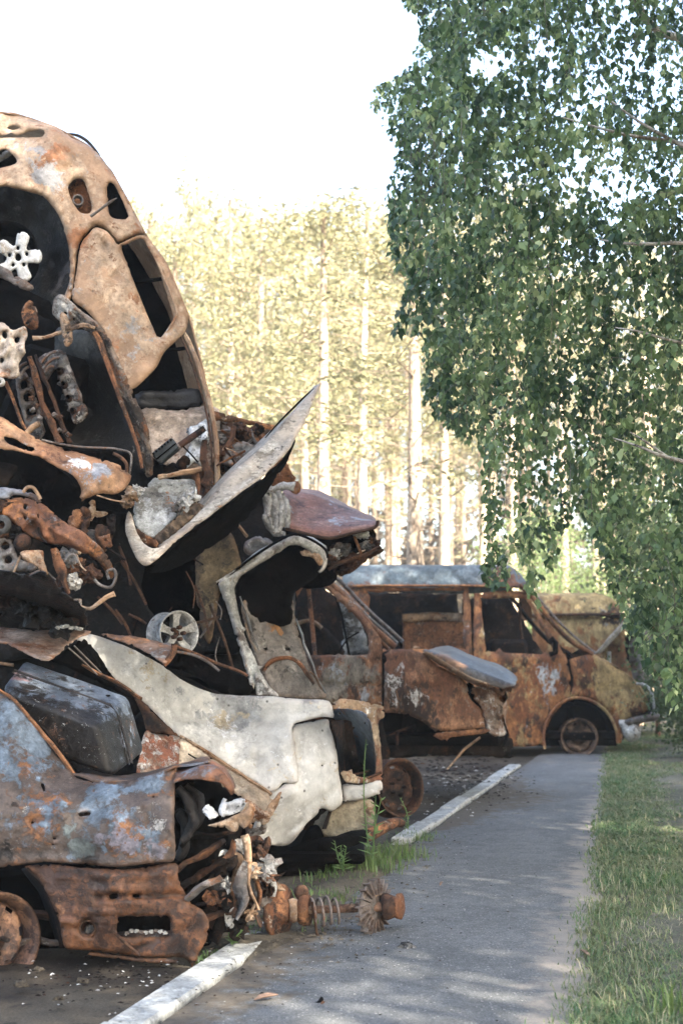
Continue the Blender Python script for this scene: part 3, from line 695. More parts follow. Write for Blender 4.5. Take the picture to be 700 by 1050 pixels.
# ---------------------------------------------------------------- row of unseen trees right of the path, sized and thinned for their shade
m_shl = leafmat('tree leaves', (.045, .09, .03), (.1, .16, .05), .3, .5)
def put_shade_tree(x, y, H, rad, label, seed, z0=None):
    r_ = np.random.RandomState(seed); o = thing('shade_tree', label, 'tree', (x, y, 0), 'unseen shade trees right of the path')
    t_ = MB(); t_.tube([(x, y, 0), (x+.1, y, H*.4), (x-.1, y+.1, H*.93)], [.19, .14, .04], 9, sub=3); t_.build('trunk', m_bbark, o)
    k = 210; a = unit(r_.normal(0, 1, (k, 3)))*(r_.rand(k, 1)**.4); zc = H*.60
    C = np.array([x, y, zc])+a*np.array([rad, rad, H*.40]); C[:, 2] = np.minimum(C[:, 2], H-.2)
    l_ = MB()
    for q in range(0, 40, 2): e = Vector(C[q]); l_.tube([Vector((x, y, max(1.2, e.z*.6))), (Vector((x, y, e.z*.8))+e)/2, e], [.05, .03, .01], 5)
    l_.build('branches', m_bbark, o)
    pc = 90 if y == -2.6 else 118; n = k*pc; cc = np.repeat(C, pc, 0)+r_.normal(0, .42, (n, 3)); cc[:, 2] = np.clip(cc[:, 2], .8, H+.15*r_.rand(n))
    U = unit(r_.normal(0, 1, (n, 3))+np.array([0, 0, -.6])); N_ = unit(np.cross(U, r_.normal(0, 1, (n, 3))))
    leafmesh('crown', cc, N_, U, r_.uniform(.06, .1, n), r_.uniform(.045, .07, n), m_shl, o, r_.rand(n), .2)
for i, (x, y, H, rad, lb_) in enumerate([(6.8, 2.2, 15.5, 3.1, 'unseen shade tree nearest the viewer right of the path'), (7.8, -2.6, 16, 3.2, 'unseen shade tree behind the viewer right of the path'), (7.6, 6.6, 14.5, 3.0, 'unseen shade tree behind the birch trunk'), (8.4, 11.2, 12.5, 2.9, 'unseen tall shade tree level with the middle van right of the birch'), (9.4, 15.8, 10, 2.8, 'unseen shade tree level with the blue roofed van beyond the grass'), (4.2, -6.0, 16, 3.2, 'unseen shade tree far behind the viewer')]):
    put_shade_tree(x, y, H, rad, lb_, 300+i)
# ================================================================ MATERIALS OF THE WRECKS
def tr(mb, d):
    d = Vector(d); mb.v = [p+d for p in mb.v]; return mb
SOOT_SHADE = metal('soot and shade black', wear=0, base=(.0022, .002, .0018), layers=[((.010, .006, .005), 6, .56, .1)], rough=.8, bump=.5, pits=0, spec=.06)  # soot, coloured blacker still so that hollows look deep in shade
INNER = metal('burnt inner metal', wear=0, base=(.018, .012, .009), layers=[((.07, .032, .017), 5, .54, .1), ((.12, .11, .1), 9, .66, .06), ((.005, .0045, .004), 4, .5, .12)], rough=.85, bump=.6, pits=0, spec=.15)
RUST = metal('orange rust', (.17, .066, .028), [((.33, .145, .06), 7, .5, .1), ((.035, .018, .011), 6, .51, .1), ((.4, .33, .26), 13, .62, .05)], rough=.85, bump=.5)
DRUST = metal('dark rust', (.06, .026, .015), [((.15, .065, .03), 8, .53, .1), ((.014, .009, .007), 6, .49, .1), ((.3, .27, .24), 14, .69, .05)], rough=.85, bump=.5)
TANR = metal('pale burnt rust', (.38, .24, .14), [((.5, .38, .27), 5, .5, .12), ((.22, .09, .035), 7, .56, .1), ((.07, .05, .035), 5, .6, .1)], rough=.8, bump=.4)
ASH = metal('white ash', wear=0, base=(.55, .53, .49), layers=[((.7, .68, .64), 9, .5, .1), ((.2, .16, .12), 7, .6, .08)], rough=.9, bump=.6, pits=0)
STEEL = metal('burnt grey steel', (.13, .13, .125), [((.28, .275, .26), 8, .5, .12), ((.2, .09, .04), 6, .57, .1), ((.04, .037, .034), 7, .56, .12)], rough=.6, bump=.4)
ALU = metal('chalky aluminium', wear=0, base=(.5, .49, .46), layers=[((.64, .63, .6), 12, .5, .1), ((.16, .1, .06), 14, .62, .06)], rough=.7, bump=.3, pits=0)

def lift(P_, Y):  # pixel list -> world points
    return [W(p[0], p[1], p[2] if len(p) > 2 else Y) for p in P_]
def resample(P_, n):
    P_ = np.array(P_, float); d = np.r_[0, np.cumsum(np.sqrt((np.diff(P_[:, :2], axis=0)**2).sum(1)))]
    t = np.linspace(0, d[-1], n); return [tuple(np.interp(t, d, P_[:, k]) for k in range(P_.shape[1])) for t in t]
def loft(rows, n=26, amp=.006, sc_=5, seed=0, th=.008):
    """skin through several traced lines (px, py, Y), with a second skin behind it for thickness"""
    g = [[W(*p) for p in resample(r, n)] for r in rows]
    # refine between the rows
    fine = []
    for i in range(len(g)-1):
        L = max((a-b).length for a, b in zip(g[i], g[i+1])); k = max(1, min(8, int(L/.08)))
        for q in range(k): fine.append([a.lerp(b, q/k) for a, b in zip(g[i], g[i+1])])
    fine.append(g[-1]); mb = MB(); mb.grid(fine); mb.crumple(amp, sc_, seed=seed)
    m2 = [p.copy() for p in mb.v]; n0 = len(m2); c = Vector((0, 0, CH)); w_ = n
    nr = [Vector() for _ in m2]
    for f in mb.f:
        q = (m2[f[2]]-m2[f[0]]).cross(m2[f[3]]-m2[f[1]])
        for i in f: nr[i] += q
    back = []
    cen = sum(m2, Vector())/n0
    flip = sum(nr, Vector()).dot(c-cen) < 0
    for i, p in enumerate(m2):
        k = nr[i].normalized()*(1 if not flip else -1); back.append(p-k*th)
    fr = list(mb.f)
    if flip: fr = [f[::-1] for f in fr]
    mb2 = MB(); mb2.add(m2+back, fr+[tuple(n0+i for i in f[::-1]) for f in fr])
    cnt = set()
    for f in fr:
        for i in range(4): cnt.add((f[i], f[(i+1) % 4]))
    for (i, j) in cnt:
        if (j, i) not in cnt: mb2.f.append((j, i, n0+i, n0+j)); mb2.sm.append(False)
    return mb2
def wheel(parent, name, c, axis, rad, wd, mat, spokes=0, tyre=None, bolts=5, depth=.35, spmat=None, hubname='hub'):
    """bare burnt wheel: lipped barrel rim, dished face with holes or spokes, hub"""
    c = Vector(c); ax = Vector(axis).normalized(); u = ax.orthogonal().normalized(); v = ax.cross(u)
    m = MB()
    m.lathe([(rad*.90, -wd*.5), (rad, -wd*.5), (rad*1.0, -wd*.45), (rad*.93, -wd*.38), (rad*.84, -wd*.2), (rad*.84, wd*.15), (rad*.92, wd*.36), (rad, wd*.45), (rad, wd*.5), (rad*.95, wd*.5), (rad*.88, wd*.38), (rad*.80, wd*.1), (rad*.80, -wd*.2), (rad*.88, -wd*.4), (rad*.90, -wd*.5)], c, ax, 40)
    r_ = m.build(name, mat, parent)
    f = MB()
    if spokes:
        for k in range(spokes):
            a = 2*math.pi*k/spokes+.3; d = u*math.cos(a)+v*math.sin(a); s = ax.cross(d)
            f.grid([[c+d*rr*rad+s*wv*rad*q+ax*(wd*(hh-.02*abs(q))) for q in (-1, -.8, .8, 1)] for rr, wv, hh in ((.14, .2, .30), (.35, .155, .30), (.6, .15, .33), (.87, .21, .40))])
            f.grid([[c+d*rr*rad+s*wv*rad*q+ax*(wd*(hh-dd)) for q, dd in ((-1, .02), (-1, .3), (1, .3), (1, .02))] for rr, wv, hh in ((.14, .2, .30), (.35, .155, .30), (.6, .15, .33), (.87, .21, .40))])
        f.build('spokes', spmat or mat, parent if False else r_)
    else:
        n = 48; rows = []
        prof = [(.80, .0), (.74, .10), (.66, .16), (.52, .12), (.42, .05), (.36, .06), (.30, .16), (.2, .2)]
        rows = [[c+ax*wd*h+(u*math.cos(2*math.pi*k/n)+v*math.sin(2*math.pi*k/n))*rad*r0 for k in range(n)] for r0, h in prof]
        vs_ = [p for r0 in rows for p in r0]; fs = []
        for i in range(len(rows)-1):
            for k in range(n):
                if i == 1 and k % 6 in (1, 2): continue   # the ventilation slots
                fs.append((i*n+k, i*n+(k+1) % n, (i+1)*n+(k+1) % n, (i+1)*n+k))
        f.add(vs_, fs); f.build('wheel_disc', spmat or mat, r_)
    h = MB(); h.lathe([(0, .26*wd), (.1*rad, .26*wd), (.2*rad, .22*wd), (.21*rad, .1*wd), (.3*rad, .06*wd), (.3*rad, -.2*wd), (.5*rad, -.25*wd), (.5*rad, -.35*wd), (0, -.35*wd)], c, ax, 20)
    for k in range(bolts):
        a = 2*math.pi*k/bolts; q = c+(u*math.cos(a)+v*math.sin(a))*rad*.27+ax*wd*.1; h.lathe([(0, .06), (.012, .06), (.012, 0)], q, ax, 6)
    h.build(hubname, DRUST, r_)
    return r_

# ================================================================ THE BLUE ROOFED VAN (side on, far end of the path)
YV = 18.5; o = thing('burnt_van', 'burnt van with a peeling blue grey roof standing across the end of the path', 'van', (1.9, YV+.9, 0)); org = tuple(o.location)
VM = metal('van side rust', (.17, .06, .022), [
    ((.38, .16, .055), 3.6, .47, .12), ((.035, .018, .012), 2.6, .51, .11), ((.40, .28, .12), 3.6, .57, .12, [(640, 712, YV, .65), (630, 690, YV, .4)]),
    ((.035, .022, .016), 3.0, .66, .1, [(555, 640, YV, .3), (612, 700, YV, .22), (578, 640, YV, .25)]), ((.42, .44, .45), 5, .68, .05, [(563, 700, YV, .42), (488, 640, YV, .3)])], org, rough=.7, bump=.35, streak=.6)
VR = metal('van roof paint', (.11, .15, .17), [((.19, .23, .25), 3, .5, .12), ((.08, .10, .11), 4, .58, .1), ((.22, .09, .04), 3, .63, .08, [(515, 594, YV, .5), (372, 600, YV, .25)])], org, rough=.55, bump=.3)
def both(mk, name, mat, wd=1.86, label=None):
    a = mk(False); a.build(name, mat, o, label); b = mk(True); tr(b, (0, wd, 0)).build(name, INNER, o)
WIN = [(379, 612), (384, 607), (468, 606), (474, 611), (475, 660), (471, 665), (384, 665), (378, 660)]
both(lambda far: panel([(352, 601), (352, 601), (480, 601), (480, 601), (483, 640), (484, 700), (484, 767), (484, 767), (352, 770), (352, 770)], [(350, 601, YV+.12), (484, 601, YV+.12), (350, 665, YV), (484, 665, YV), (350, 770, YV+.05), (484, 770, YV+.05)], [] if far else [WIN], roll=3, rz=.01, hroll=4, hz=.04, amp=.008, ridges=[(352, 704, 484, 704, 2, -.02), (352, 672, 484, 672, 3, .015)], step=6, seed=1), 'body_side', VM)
DW = [(493, 617), (497, 614), (535, 614), (541, 619), (556, 645), (567, 668), (563, 671), (503, 668), (498, 664)]
both(lambda far: panel([(485.5, 608), (485.5, 608), (534, 606), (545, 618), (562, 645), (581, 676), (581, 676), (585, 700), (583, 716), (575, 724), (566, 735), (560, 748), (557, 765), (557, 765), (486, 767), (486, 767), (485, 690)], [(486, 606, YV+.12), (540, 606, YV+.14), (486, 670, YV-.01), (580, 676, YV-.01), (486, 767, YV+.05), (557, 767, YV+.05)], [] if far else [DW], roll=3, rz=.02, hroll=4, hz=.03, amp=.006, ridges=[(486, 704, 585, 704, 2, -.025), (500, 674, 575, 677, 3, .02)], step=5, seed=2), 'front_door', VM)
ARCH = [(558, 768), (558, 768), (557, 755), (560, 738), (568, 725), (580, 717), (594, 716), (610, 721), (622, 732), (630, 748), (632, 760), (632, 760)]
both(lambda far: panel([(583, 676), (583, 676), (607, 671), (628, 681), (648, 695), (656, 704), (664, 716), (664, 728), (655, 733), (645, 736), (640, 748), (636, 762), (632, 762), (632, 762), (631, 748), (623, 731), (610, 720), (594, 715), (583, 716), (583, 716), (587, 700)], [(583, 676, YV+.02), (607, 671, YV+.06), (656, 704, YV+.12), (664, 728, YV+.12), (583, 716, YV), (632, 762, YV+.04)], roll=5, rz=.04, amp=.006, ridges=[(586, 704, 655, 707, 2, -.025)], step=5, seed=3), 'front_fender', VM)
m = MB(); m.tube(lift([(558, 768), (557, 752), (562, 735), (572, 723), (585, 716), (598, 716), (612, 722), (624, 733), (631, 748), (633, 762)], YV-.02), .02, 6, sub=3); m.build('arch_lip', VM, o)
# roof
both(lambda far: loft([[(352, 601, YV+.10), (545, 601, YV+.12)], [(350, 594, YV+.10), (366, 592, YV+.12), (480, 592, YV+.12), (535, 597, YV+.14)], [(352, 588, YV+.16), (366, 583, YV+.2), (480, 581, YV+.2), (505, 585, YV+.24), (524, 594, YV+.26)], [(356, 586, YV+.5), (372, 581, YV+.55), (480, 580, YV+.55), (502, 584, YV+.6), (518, 592, YV+.6)]], 30, .012, 3, 4), 'roof_edge', VR, wd=0.0) if False else None
base = [(352, 601), (400, 601), (480, 601), (540, 602)]
def roofrow(dy, dz, sq): return [Vector((p.x, YV+dy, p.z+dz-(0 if i < n_r-5 else (i-(n_r-5))**2*.012*sq)-(0 if i > 3 else (3-i)**2*.01*sq))) for i, p in enumerate([W(x, 601, YV) for x in np.linspace(351, 541, n_r)])]
n_r = 40; m = MB()
prof = [(.08, -.01, 0), (.09, .03, .1), (.12, .10, .3), (.16, .2, .7), (.24, .27, 1), (.45, .305, 1), (.8, .32, 1), (1.1, .32, 1), (1.45, .305, 1), (1.66, .27, 1), (1.74, .2, .7), (1.78, .1, .3), (1.80, -.01, 0)]
m.grid([roofrow(a, b, c) for a, b, c in prof]); m.crumple(.012, 2.5); m.build('roof', VR, o)
m = MB(); m.tube(lift([(350, 601), (400, 600.5), (480, 600.5), (533, 602)], YV+.06), .016, 5); m.build('rain_gutter', VM, o)
# windscreen pillars, cowl, hood, nose
for dy in (0, 1.78):
    m = MB(); m.tube([p+Vector((0, dy, 0)) for p in lift([(532, 600), (545, 612), (562, 634), (583, 656), (607, 671)], YV+.1)], [.05, .045, .045, .05, .05], 6, .6, sub=3); m.build('windscreen_pillar', VM if dy == 0 else INNER, o)
m = MB(); A = lift([(546, 606), (562, 626), (585, 650), (610, 670)], YV+.1)
m.tube(A, .018, 5, sub=3); m.build('windscreen_frame', STEEL, o)
m = MB(); rowsH = []
for dy in np.linspace(.1, 1.8, 12):
    cr = .07*math.sin((dy-.1)/1.7*math.pi); rowsH.append([Vector((p.x, YV+dy, p.z+cr)) for p in lift([(607, 671), (620, 677), (635, 685), (648, 695), (656, 703), (664, 716), (668, 724)], YV)])
m.grid(rowsH); m.crumple(.012, 4); m.build('hood', VM, o)
m = MB(); m.grid([[Vector((p.x+.02, YV+dy, p.z)) for p in lift([(664, 716), (667, 725), (664, 735), (655, 740)], YV)] for dy in np.linspace(.05, 1.85, 10)]); m.crumple(.03, 5); m.build('front_grille', INNER, o)
m = MB(); m.tube([W(640, 742, YV+.05), W(660, 737, YV+.06), W(671, 735, YV+.25), Vector((W(671, 735, YV).x, YV+1.7, W(671, 735, YV).z))], [.07, .075, .07, .07], 8, .7, sub=3); m.crumple(.02, 6); m.build('front_bumper', STEEL, o)
m = MB(); m.tube(lift([(652, 701), (662, 703), (668, 712), (670, 728)], YV+.05), .018, 5, sub=3); m.build('headlight_rim', ASH, o)
m = MB(); m.box(W(655, 722, YV+.16), (.12, .08, .2), None, .02); m.crumple(.02, 8); m.build('headlight', STEEL, o)
m = panel([(634, 738), (646, 741), (656, 747), (655, 757), (645, 760), (638, 752)], YV+.0, roll=5, rz=.05, bulge=.05, amp=.02, asc=10); m.build('bumper_mount', ASH, o)
# floor, firewall, far interior
zc = W(350, 765, YV).z
m = MB(); m.box(((W(352, 700, YV).x+W(640, 700, YV).x)/2, YV+.93, zc+.12), (W(640, 700, YV).x-W(352, 700, YV).x, 1.7, .1), None, .02); m.build('floor_pan', SOOT_SHADE, o)
m = MB(); m.grid([[Vector((W(589, 700, YV).x, YV+y, z)) for y in np.linspace(.08, 1.78, 6)] for z in np.linspace(zc+.1, W(600, 674, YV).z, 6)]); m.crumple(.02, 3); m.build('firewall', SOOT_SHADE, o)
m = MB(); m.grid([[Vector((W(353, 700, YV).x, YV+y, z)) for y in np.linspace(.08, 1.78, 6)] for z in np.linspace(zc+.1, W(600, 602, YV).z, 6)]); m.build('rear_wall', INNER, o)
m = MB(); m.box(W(445, 668, YV+.85), (.85, .12, 1.0), None, .03); m.crumple(.02, 5); m.build('seat_back', RUST, o)
m = MB(); m.tube(lift([(412, 634), (440, 632), (473, 633)], YV+.75), .06, 8); m.build('headrest_bar', TANR, o)
m = MB(); m.box(W(520, 690, YV+.7), (.5, .5, .9), None, .05); m.crumple(.03, 4); m.build('driver_seat', INNER, o)
m = MB(); m.tube(lift([(533, 617), (533, 640), (537, 668)], YV+.9), .02, 5); m.build('hanging_strip', DRUST, o)
m = MB(); m.tube(lift([(563, 659), (566, 655), (569, 659), (569, 669), (563, 671)], YV-.06), .04, 6); m.build('door_mirror', SOOT_SHADE, o)
m = MB(); m.tube(lift([(560, 760), (562, 740), (572, 727), (590, 721), (610, 727), (622, 742), (626, 760)], YV+.2), .03, 5, sub=2)
m.grid([[W(x, y, YV+d) for x, y in [(559, 765), (560, 745), (570, 728), (590, 719), (612, 726), (625, 742), (630, 762)]] for d in (.04, .2, .4, .6)]); m.build('wheel_well', SOOT_SHADE, o)
m = MB(); m.grid([[Vector((W(x, 700, YV).x, YV+.62, W(600, y, YV).z)) for x in (556, 580, 610, 640)] for y in (768, 745, 712)]); m.build('arch_shade_plate', SOOT_SHADE, o)  # black plate added so the wheel arch reads as deep shade
VW_ = metal('van rim', (.1, .06, .04), [((.3, .2, .13), 9, .52, .1), ((.02, .017, .015), 6, .53, .1)], rough=.8)
c = W(592, 753, YV+.14); c.z = .235
wheel(o, 'front_wheel', c, (.05, -1, 0), .245, .2, VW_)
c2 = W(592, 753, YV+1.7); wheel(o, 'front_wheel', (c.x, YV+1.72, .235), (.05, 1, 0), .245, .2, VW_)
wheel(o, 'rear_wheel', (W(415, 750, YV).x, YV+.16, .235), (.05, -1, 0), .245, .2, VW_)

# ================================================================ THE YELLOW VAN BEHIND IT (hood up)
Y3 = 22.5; o = thing('burnt_van', 'yellowish rusty van with its hood up, seen behind the blue roofed van', 'van', (4.2, Y3+.9, 0)); org = tuple(o.location)
YM = metal('yellow van rust', (.27, .12, .045), [((.4, .3, .14), 2.5, .5, .12, [(600, 610, Y3, .9)]), ((.07, .035, .02), 2.5, .55, .12), ((.28, .27, .24), 4, .64, .06), ((.03, .02, .016), 3, .64, .08, [(600, 625, Y3, .2), (625, 632, Y3, .3)])], org, rough=.75, streak=.6)
m = panel([(545, 632), (545, 632), (640, 631), (640, 631), (641, 668), (650, 700), (650, 770), (650, 770), (545, 770), (545, 770)], [(545, 632, Y3+.1), (640, 632, Y3+.1), (545, 770, Y3), (650, 770, Y3)], [], amp=.01, ridges=[(545, 640, 640, 639, 2, .04), (545, 668, 640, 668, 2, -.03), (600, 632, 600, 720, 2, -.02)], step=6, seed=6); m.build('body_side', YM, o)
x0, x1 = W(545, 632, Y3).x, W(637, 632, Y3).x; z0 = W(600, 632, Y3).z
m = MB(); m.grid([[Vector((x, Y3+dy, z0+dz-max(0, (x-(x1-.35)))**2*1.2*sq)) for x in np.linspace(x0, x1, 24)] for dy, dz, sq in [(.06, -.02, 0), (.06, .05, .2), (.1, .18, .5), (.2, .32, .9), (.4, .38, 1), (.9, .41, 1), (1.4, .38, 1), (1.7, .2, .5), (1.75, -.02, 0)]]); m.crumple(.02, 2.5); m.build('roof', YM, o)
m = MB(); m.tube(lift([(545, 631), (600, 630), (640, 630)], Y3+.02), .025, 5); m.build('rain_gutter', DRUST, o)
m = loft([[(608, 672, Y3-.6), (625, 652, Y3-.6), (640, 636, Y3-.55), (646, 630, Y3-.5)], [(614, 670, Y3-.5), (630, 653, Y3-.5), (644, 638, Y3-.45), (650, 632, Y3-.4)], [(618, 668, Y3+.6), (634, 652, Y3+.6), (648, 637, Y3+.6), (654, 632, Y3+.6)]], 16, .012, 4); m.build('open_hood', ASH, o)
m = MB(); m.tube(lift([(624, 668), (624, 690), (626, 715)], Y3-.5), .03, 6); m.build('hood_prop', ASH, o)
m = panel([(627, 668), (640, 650), (655, 648), (668, 668), (668, 705), (640, 712), (628, 700)], Y3+.1, amp=.03, asc=4, roll=8, rz=.08, seed=8); m.build('engine_bay', SOOT_SHADE, o)
m = panel([(646, 655), (655, 640), (664, 640), (668, 655), (668, 690), (660, 704), (650, 700), (645, 680)], Y3-.25, amp=.03, asc=5, roll=10, rz=.2, bulge=.1, seed=9, ridges=[(650, 676, 668, 676, 2, -.05)]); m.build('air_box', STEEL, o)
m = MB(); m.box((W(600, 700, Y3).x, Y3+.9, .45), (2.4, 1.7, .25), None, .04); m.build('floor_pan', SOOT_SHADE, o)
wheel(o, 'rear_wheel', (W(560, 750, Y3).x, Y3+.15, .25), (.05, -1, 0), .25, .2, VW_)
wheel(o, 'front_wheel', (W(640, 750, Y3).x, Y3+.15, .25), (.05, -1, 0), .25, .2, VW_)
# the rusty post by its nose
t_ = thing('rusty_post', 'thin rusty post standing at the nose of the blue roofed van', 'post', tuple(G(673, 757)))
YP = G(673, 757).y; m = MB(); m.tube([W(674, 757, YP), W(673, 720, YP), W(671, 690, YP), W(668, 640, YP), W(667, 600, YP)], [.045, .04, .04, .035, .03], 8, sub=3); m.crumple(.01, 5)
m.build('post', RUST, t_)
m = MB(); m.box(W(672, 692, YP-.05), (.14, .05, .16), None, .01); m.build('bracket', TANR, t_)

# ================================================================ THE MIDDLE VAN (nose over the kerb)
YM_ = 12.5; o = thing('burnt_van', 'rusty brown van with a loose grey hood, its nose overhanging the kerb', 'van', (.45, YM_+.85, 0)); org = tuple(o.location)
MM = metal('middle van rust', (.16, .066, .032), [
    ((.31, .155, .08), 4.2, .49, .12), ((.04, .022, .015), 3, .52, .11), ((.24, .21, .17), 4, .58, .1, [(352, 690, YM_, .25), (330, 712, YM_, .2)]),
    ((.62, .60, .57), 7, .67, .05, [(404, 700, YM_, .17), (400, 722, YM_, .14), (428, 716, YM_, .13), (410, 684, YM_, .08)]), ((.3, .32, .34), 5, .72, .06, [(345, 700, YM_, .25), (372, 712, YM_, .12)])], org, rough=.7, streak=.55, bump=.35)
def both(mk, name, mat, wd=1.7):
    mk(False).build(name, mat, o); tr(mk(True), (0, wd, 0)).build(name, INNER, o)
MWIN = [(303, 620), (308, 606), (320, 597), (333, 602), (349, 617), (364, 632), (374, 645), (377.5, 656), (377, 671), (377, 671), (310, 672), (310, 672), (300, 655)]
both(lambda far: panel([(262, 600), (290, 590), (318, 588), (330, 592), (348, 606), (366, 624), (382, 643), (391, 656), (391, 656), (391.5, 700), (391, 727), (391, 727), (350, 719), (330, 722), (262, 722), (262, 722)], [(262, 600, YM_+.15), (330, 590, YM_+.15), (391, 656, YM_+.02), (310, 672, YM_), (391, 727, YM_+.02), (262, 722, YM_)], [] if far else [MWIN], roll=4, rz=.03, hroll=4, hz=.03, amp=.008, ridges=[(262, 700.5, 391, 702, 1.6, -.02)], step=4, seed=11), 'front_door', MM)
both(lambda far: panel([(394, 671), (394, 671), (403, 666), (418, 666), (433, 670), (449, 682), (465, 691), (477, 699), (481, 714), (487, 722), (494, 729), (497, 746), (497, 746), (470, 749), (446, 750), (446, 750), (434, 741), (420, 734), (404, 731), (393.5, 731), (393.5, 731)], [(394, 671, YM_), (433, 670, YM_+.06), (478, 699, YM_+.12), (497, 746, YM_+.14), (446, 750, YM_), (394, 731, YM_), (425, 700, YM_-.04)], roll=4, rz=.03, amp=.007, ridges=[(394, 701, 450, 704, 1.6, -.02)], step=4, seed=12), 'front_fender', MM)
m = panel([(446, 752), (497, 747), (497, 752), (462, 756), (458, 760), (453, 759), (448, 757)], YM_+.0, roll=2, rz=.01, amp=.008, step=3); m.build('fender_flange', RUST, o)
# roof, windscreen frame and its far side
m = MB(); P_ = lift([(255, 597), (290, 588), (318, 583), (329, 585), (348, 595), (364, 612), (384, 632), (400, 646), (413, 658)], YM_+.2)
Pa = lift([(262, 600), (290, 590), (318, 588), (330, 591), (346, 604), (362, 621), (380, 641), (395, 655), (405, 664)], YM_+.14)
m.grid([[a for a in Pa[:4]], [a for a in P_[:4]]]+[[a+Vector((0, dy, cr)) for a in P_[:4]] for dy, cr in ((.15, .02), (.5, .05), (.9, .05), (1.25, .02), (1.35, 0))]); m.crumple(.012, 3); m.build('roof', STEEL, o)
for dy in (0, 1.3): m = MB(); m.tube([p+Vector((0, dy, 0)) for p in P_[2:]], .028, 6, .6, sub=3); m.build('windscreen_frame', STEEL, o)
for dy in (0, 1.45):
    m = MB(); m.tube([p+Vector((0, dy, 0)) for p in Pa[2:]], [.03, .035, .04, .04, .045, .05, .05], 6, .6, sub=3); m.build('windscreen_pillar', MM, o)
m = MB(); m.tube(lift([(316, 600), (319, 630), (323, 673)], YM_+.1), .02, 6); m.build('window_post', RUST, o)
m = MB(); m.tube(lift([(340, 600), (350, 630), (358, 672)], YM_+.35), .012, 5); m.tube(lift([(345, 672), (356, 655), (368, 648)], YM_+.3), .008, 4); m.build('cracked_glass_rod', SOOT_SHADE, o)
m = panel([(345, 608), (356, 618), (370, 640), (377, 660), (377, 672), (340, 672), (352, 655)], YM_+.9, amp=.02, seed=15); m.build('dashboard', metal('charred dashboard', wear=0, base=(.25, .27, .28), layers=[((.02, .02, .02), 3, .5, .12)], rough=.6), o)
m = panel([(303, 628), (315, 632), (340, 650), (352, 672), (303, 672)], YM_+.6, amp=.02, seed=16, roll=6, rz=.08); m.build('driver_seat', INNER, o)
m = MB(); m.tube(lift([(302, 640), (318, 636), (330, 644)], YM_+.5), .035, 6, .5, sub=2); m.build('seat_frame', TANR, o)
# the loose hood: grey blue top, rusty edge
HM = metal('loose hood paint', (.06, .07, .078), [((.12, .135, .145), 4, .5, .12), ((.05, .05, .052), 3, .56, .1), ((.3, .17, .1), 4, .6, .1, [(450, 678, YM_, .22), (472, 688, YM_, .16)])], org, rough=.45, bump=.25)
m = loft([[(434, 667, YM_+.02), (450, 675, YM_-.02), (468, 687, YM_-.04), (484, 695, YM_-.05), (503, 703, YM_-.06), (516, 706, YM_-.05)], [(436, 666, YM_+.05), (455, 673, YM_), (478, 684, YM_-.02), (500, 693, YM_-.03), (520, 700, YM_), (527, 703, YM_)], [(442, 665, YM_+.5), (462, 667, YM_+.4), (486, 676, YM_+.4), (506, 684, YM_+.4), (522, 692, YM_+.4), (530, 697, YM_+.4)], [(446, 664, YM_+.9), (460, 663, YM_+.9), (484, 671, YM_+.9), (504, 679, YM_+.9), (518, 686, YM_+.9), (529, 694, YM_+.8)], [(446, 666, YM_+1.5), (460, 667, YM_+1.5), (484, 675, YM_+1.5), (504, 683, YM_+1.5), (516, 690, YM_+1.5), (524, 697, YM_+1.4)]], 30, .016, 3.5, 3)
m.build('loose_hood', HM, o)
m = loft([[(432, 670, YM_+.03), (450, 682, YM_), (478, 699, YM_+.02), (500, 706, YM_+.03)], [(436, 668, YM_-.03), (455, 679, YM_-.06), (482, 695, YM_-.07), (508, 704, YM_-.05)]], 20, .006, 6); m.build('hood_edge', TANR, o)
# smashed nose
NM = metal('nose ash', (.28, .2, .15), [((.6, .58, .55), 8, .52, .06), ((.17, .07, .03), 5, .52, .1), ((.03, .025, .02), 6, .57, .1)], rough=.8)
m = panel([(483, 708), (490, 704), (500, 706), (516, 710), (519, 720), (518, 738), (520, 752), (510, 756), (500, 750), (497, 738), (492, 724), (486, 716)], [(483, 708, YM_+.1), (520, 720, YM_+.3), (500, 755, YM_+.1)], [[(478, 706), (486, 712), (492, 722), (494, 732), (488, 726), (481, 716)]] if False else [], roll=4, rz=.05, amp=.03, asc=7, step=3, seed=17); m.build('front_corner', NM, o)
m = MB(); m.grid([[Vector((W(519, 700, YM_).x+.02*math.sin(k*2.1), YM_+dy, W(519, z, YM_).z)) for k, z in enumerate((708, 718, 730, 742, 752, 764))] for dy in np.linspace(.2, 1.6, 9)]); m.crumple(.05, 5); m.build('front_grille', INNER, o)
m = panel([(478, 700), (487, 704), (494, 716), (496, 734), (486, 727), (479, 712)], YM_+.2, amp=.02, step=3); m.build('headlight_socket', SOOT_SHADE, o)
m = MB(); m.tube(lift([(505, 706), (514, 712), (517, 706), (524, 708)], YM_+.05), .02, 5, sub=3); m.build('hood_catch', DRUST, o)
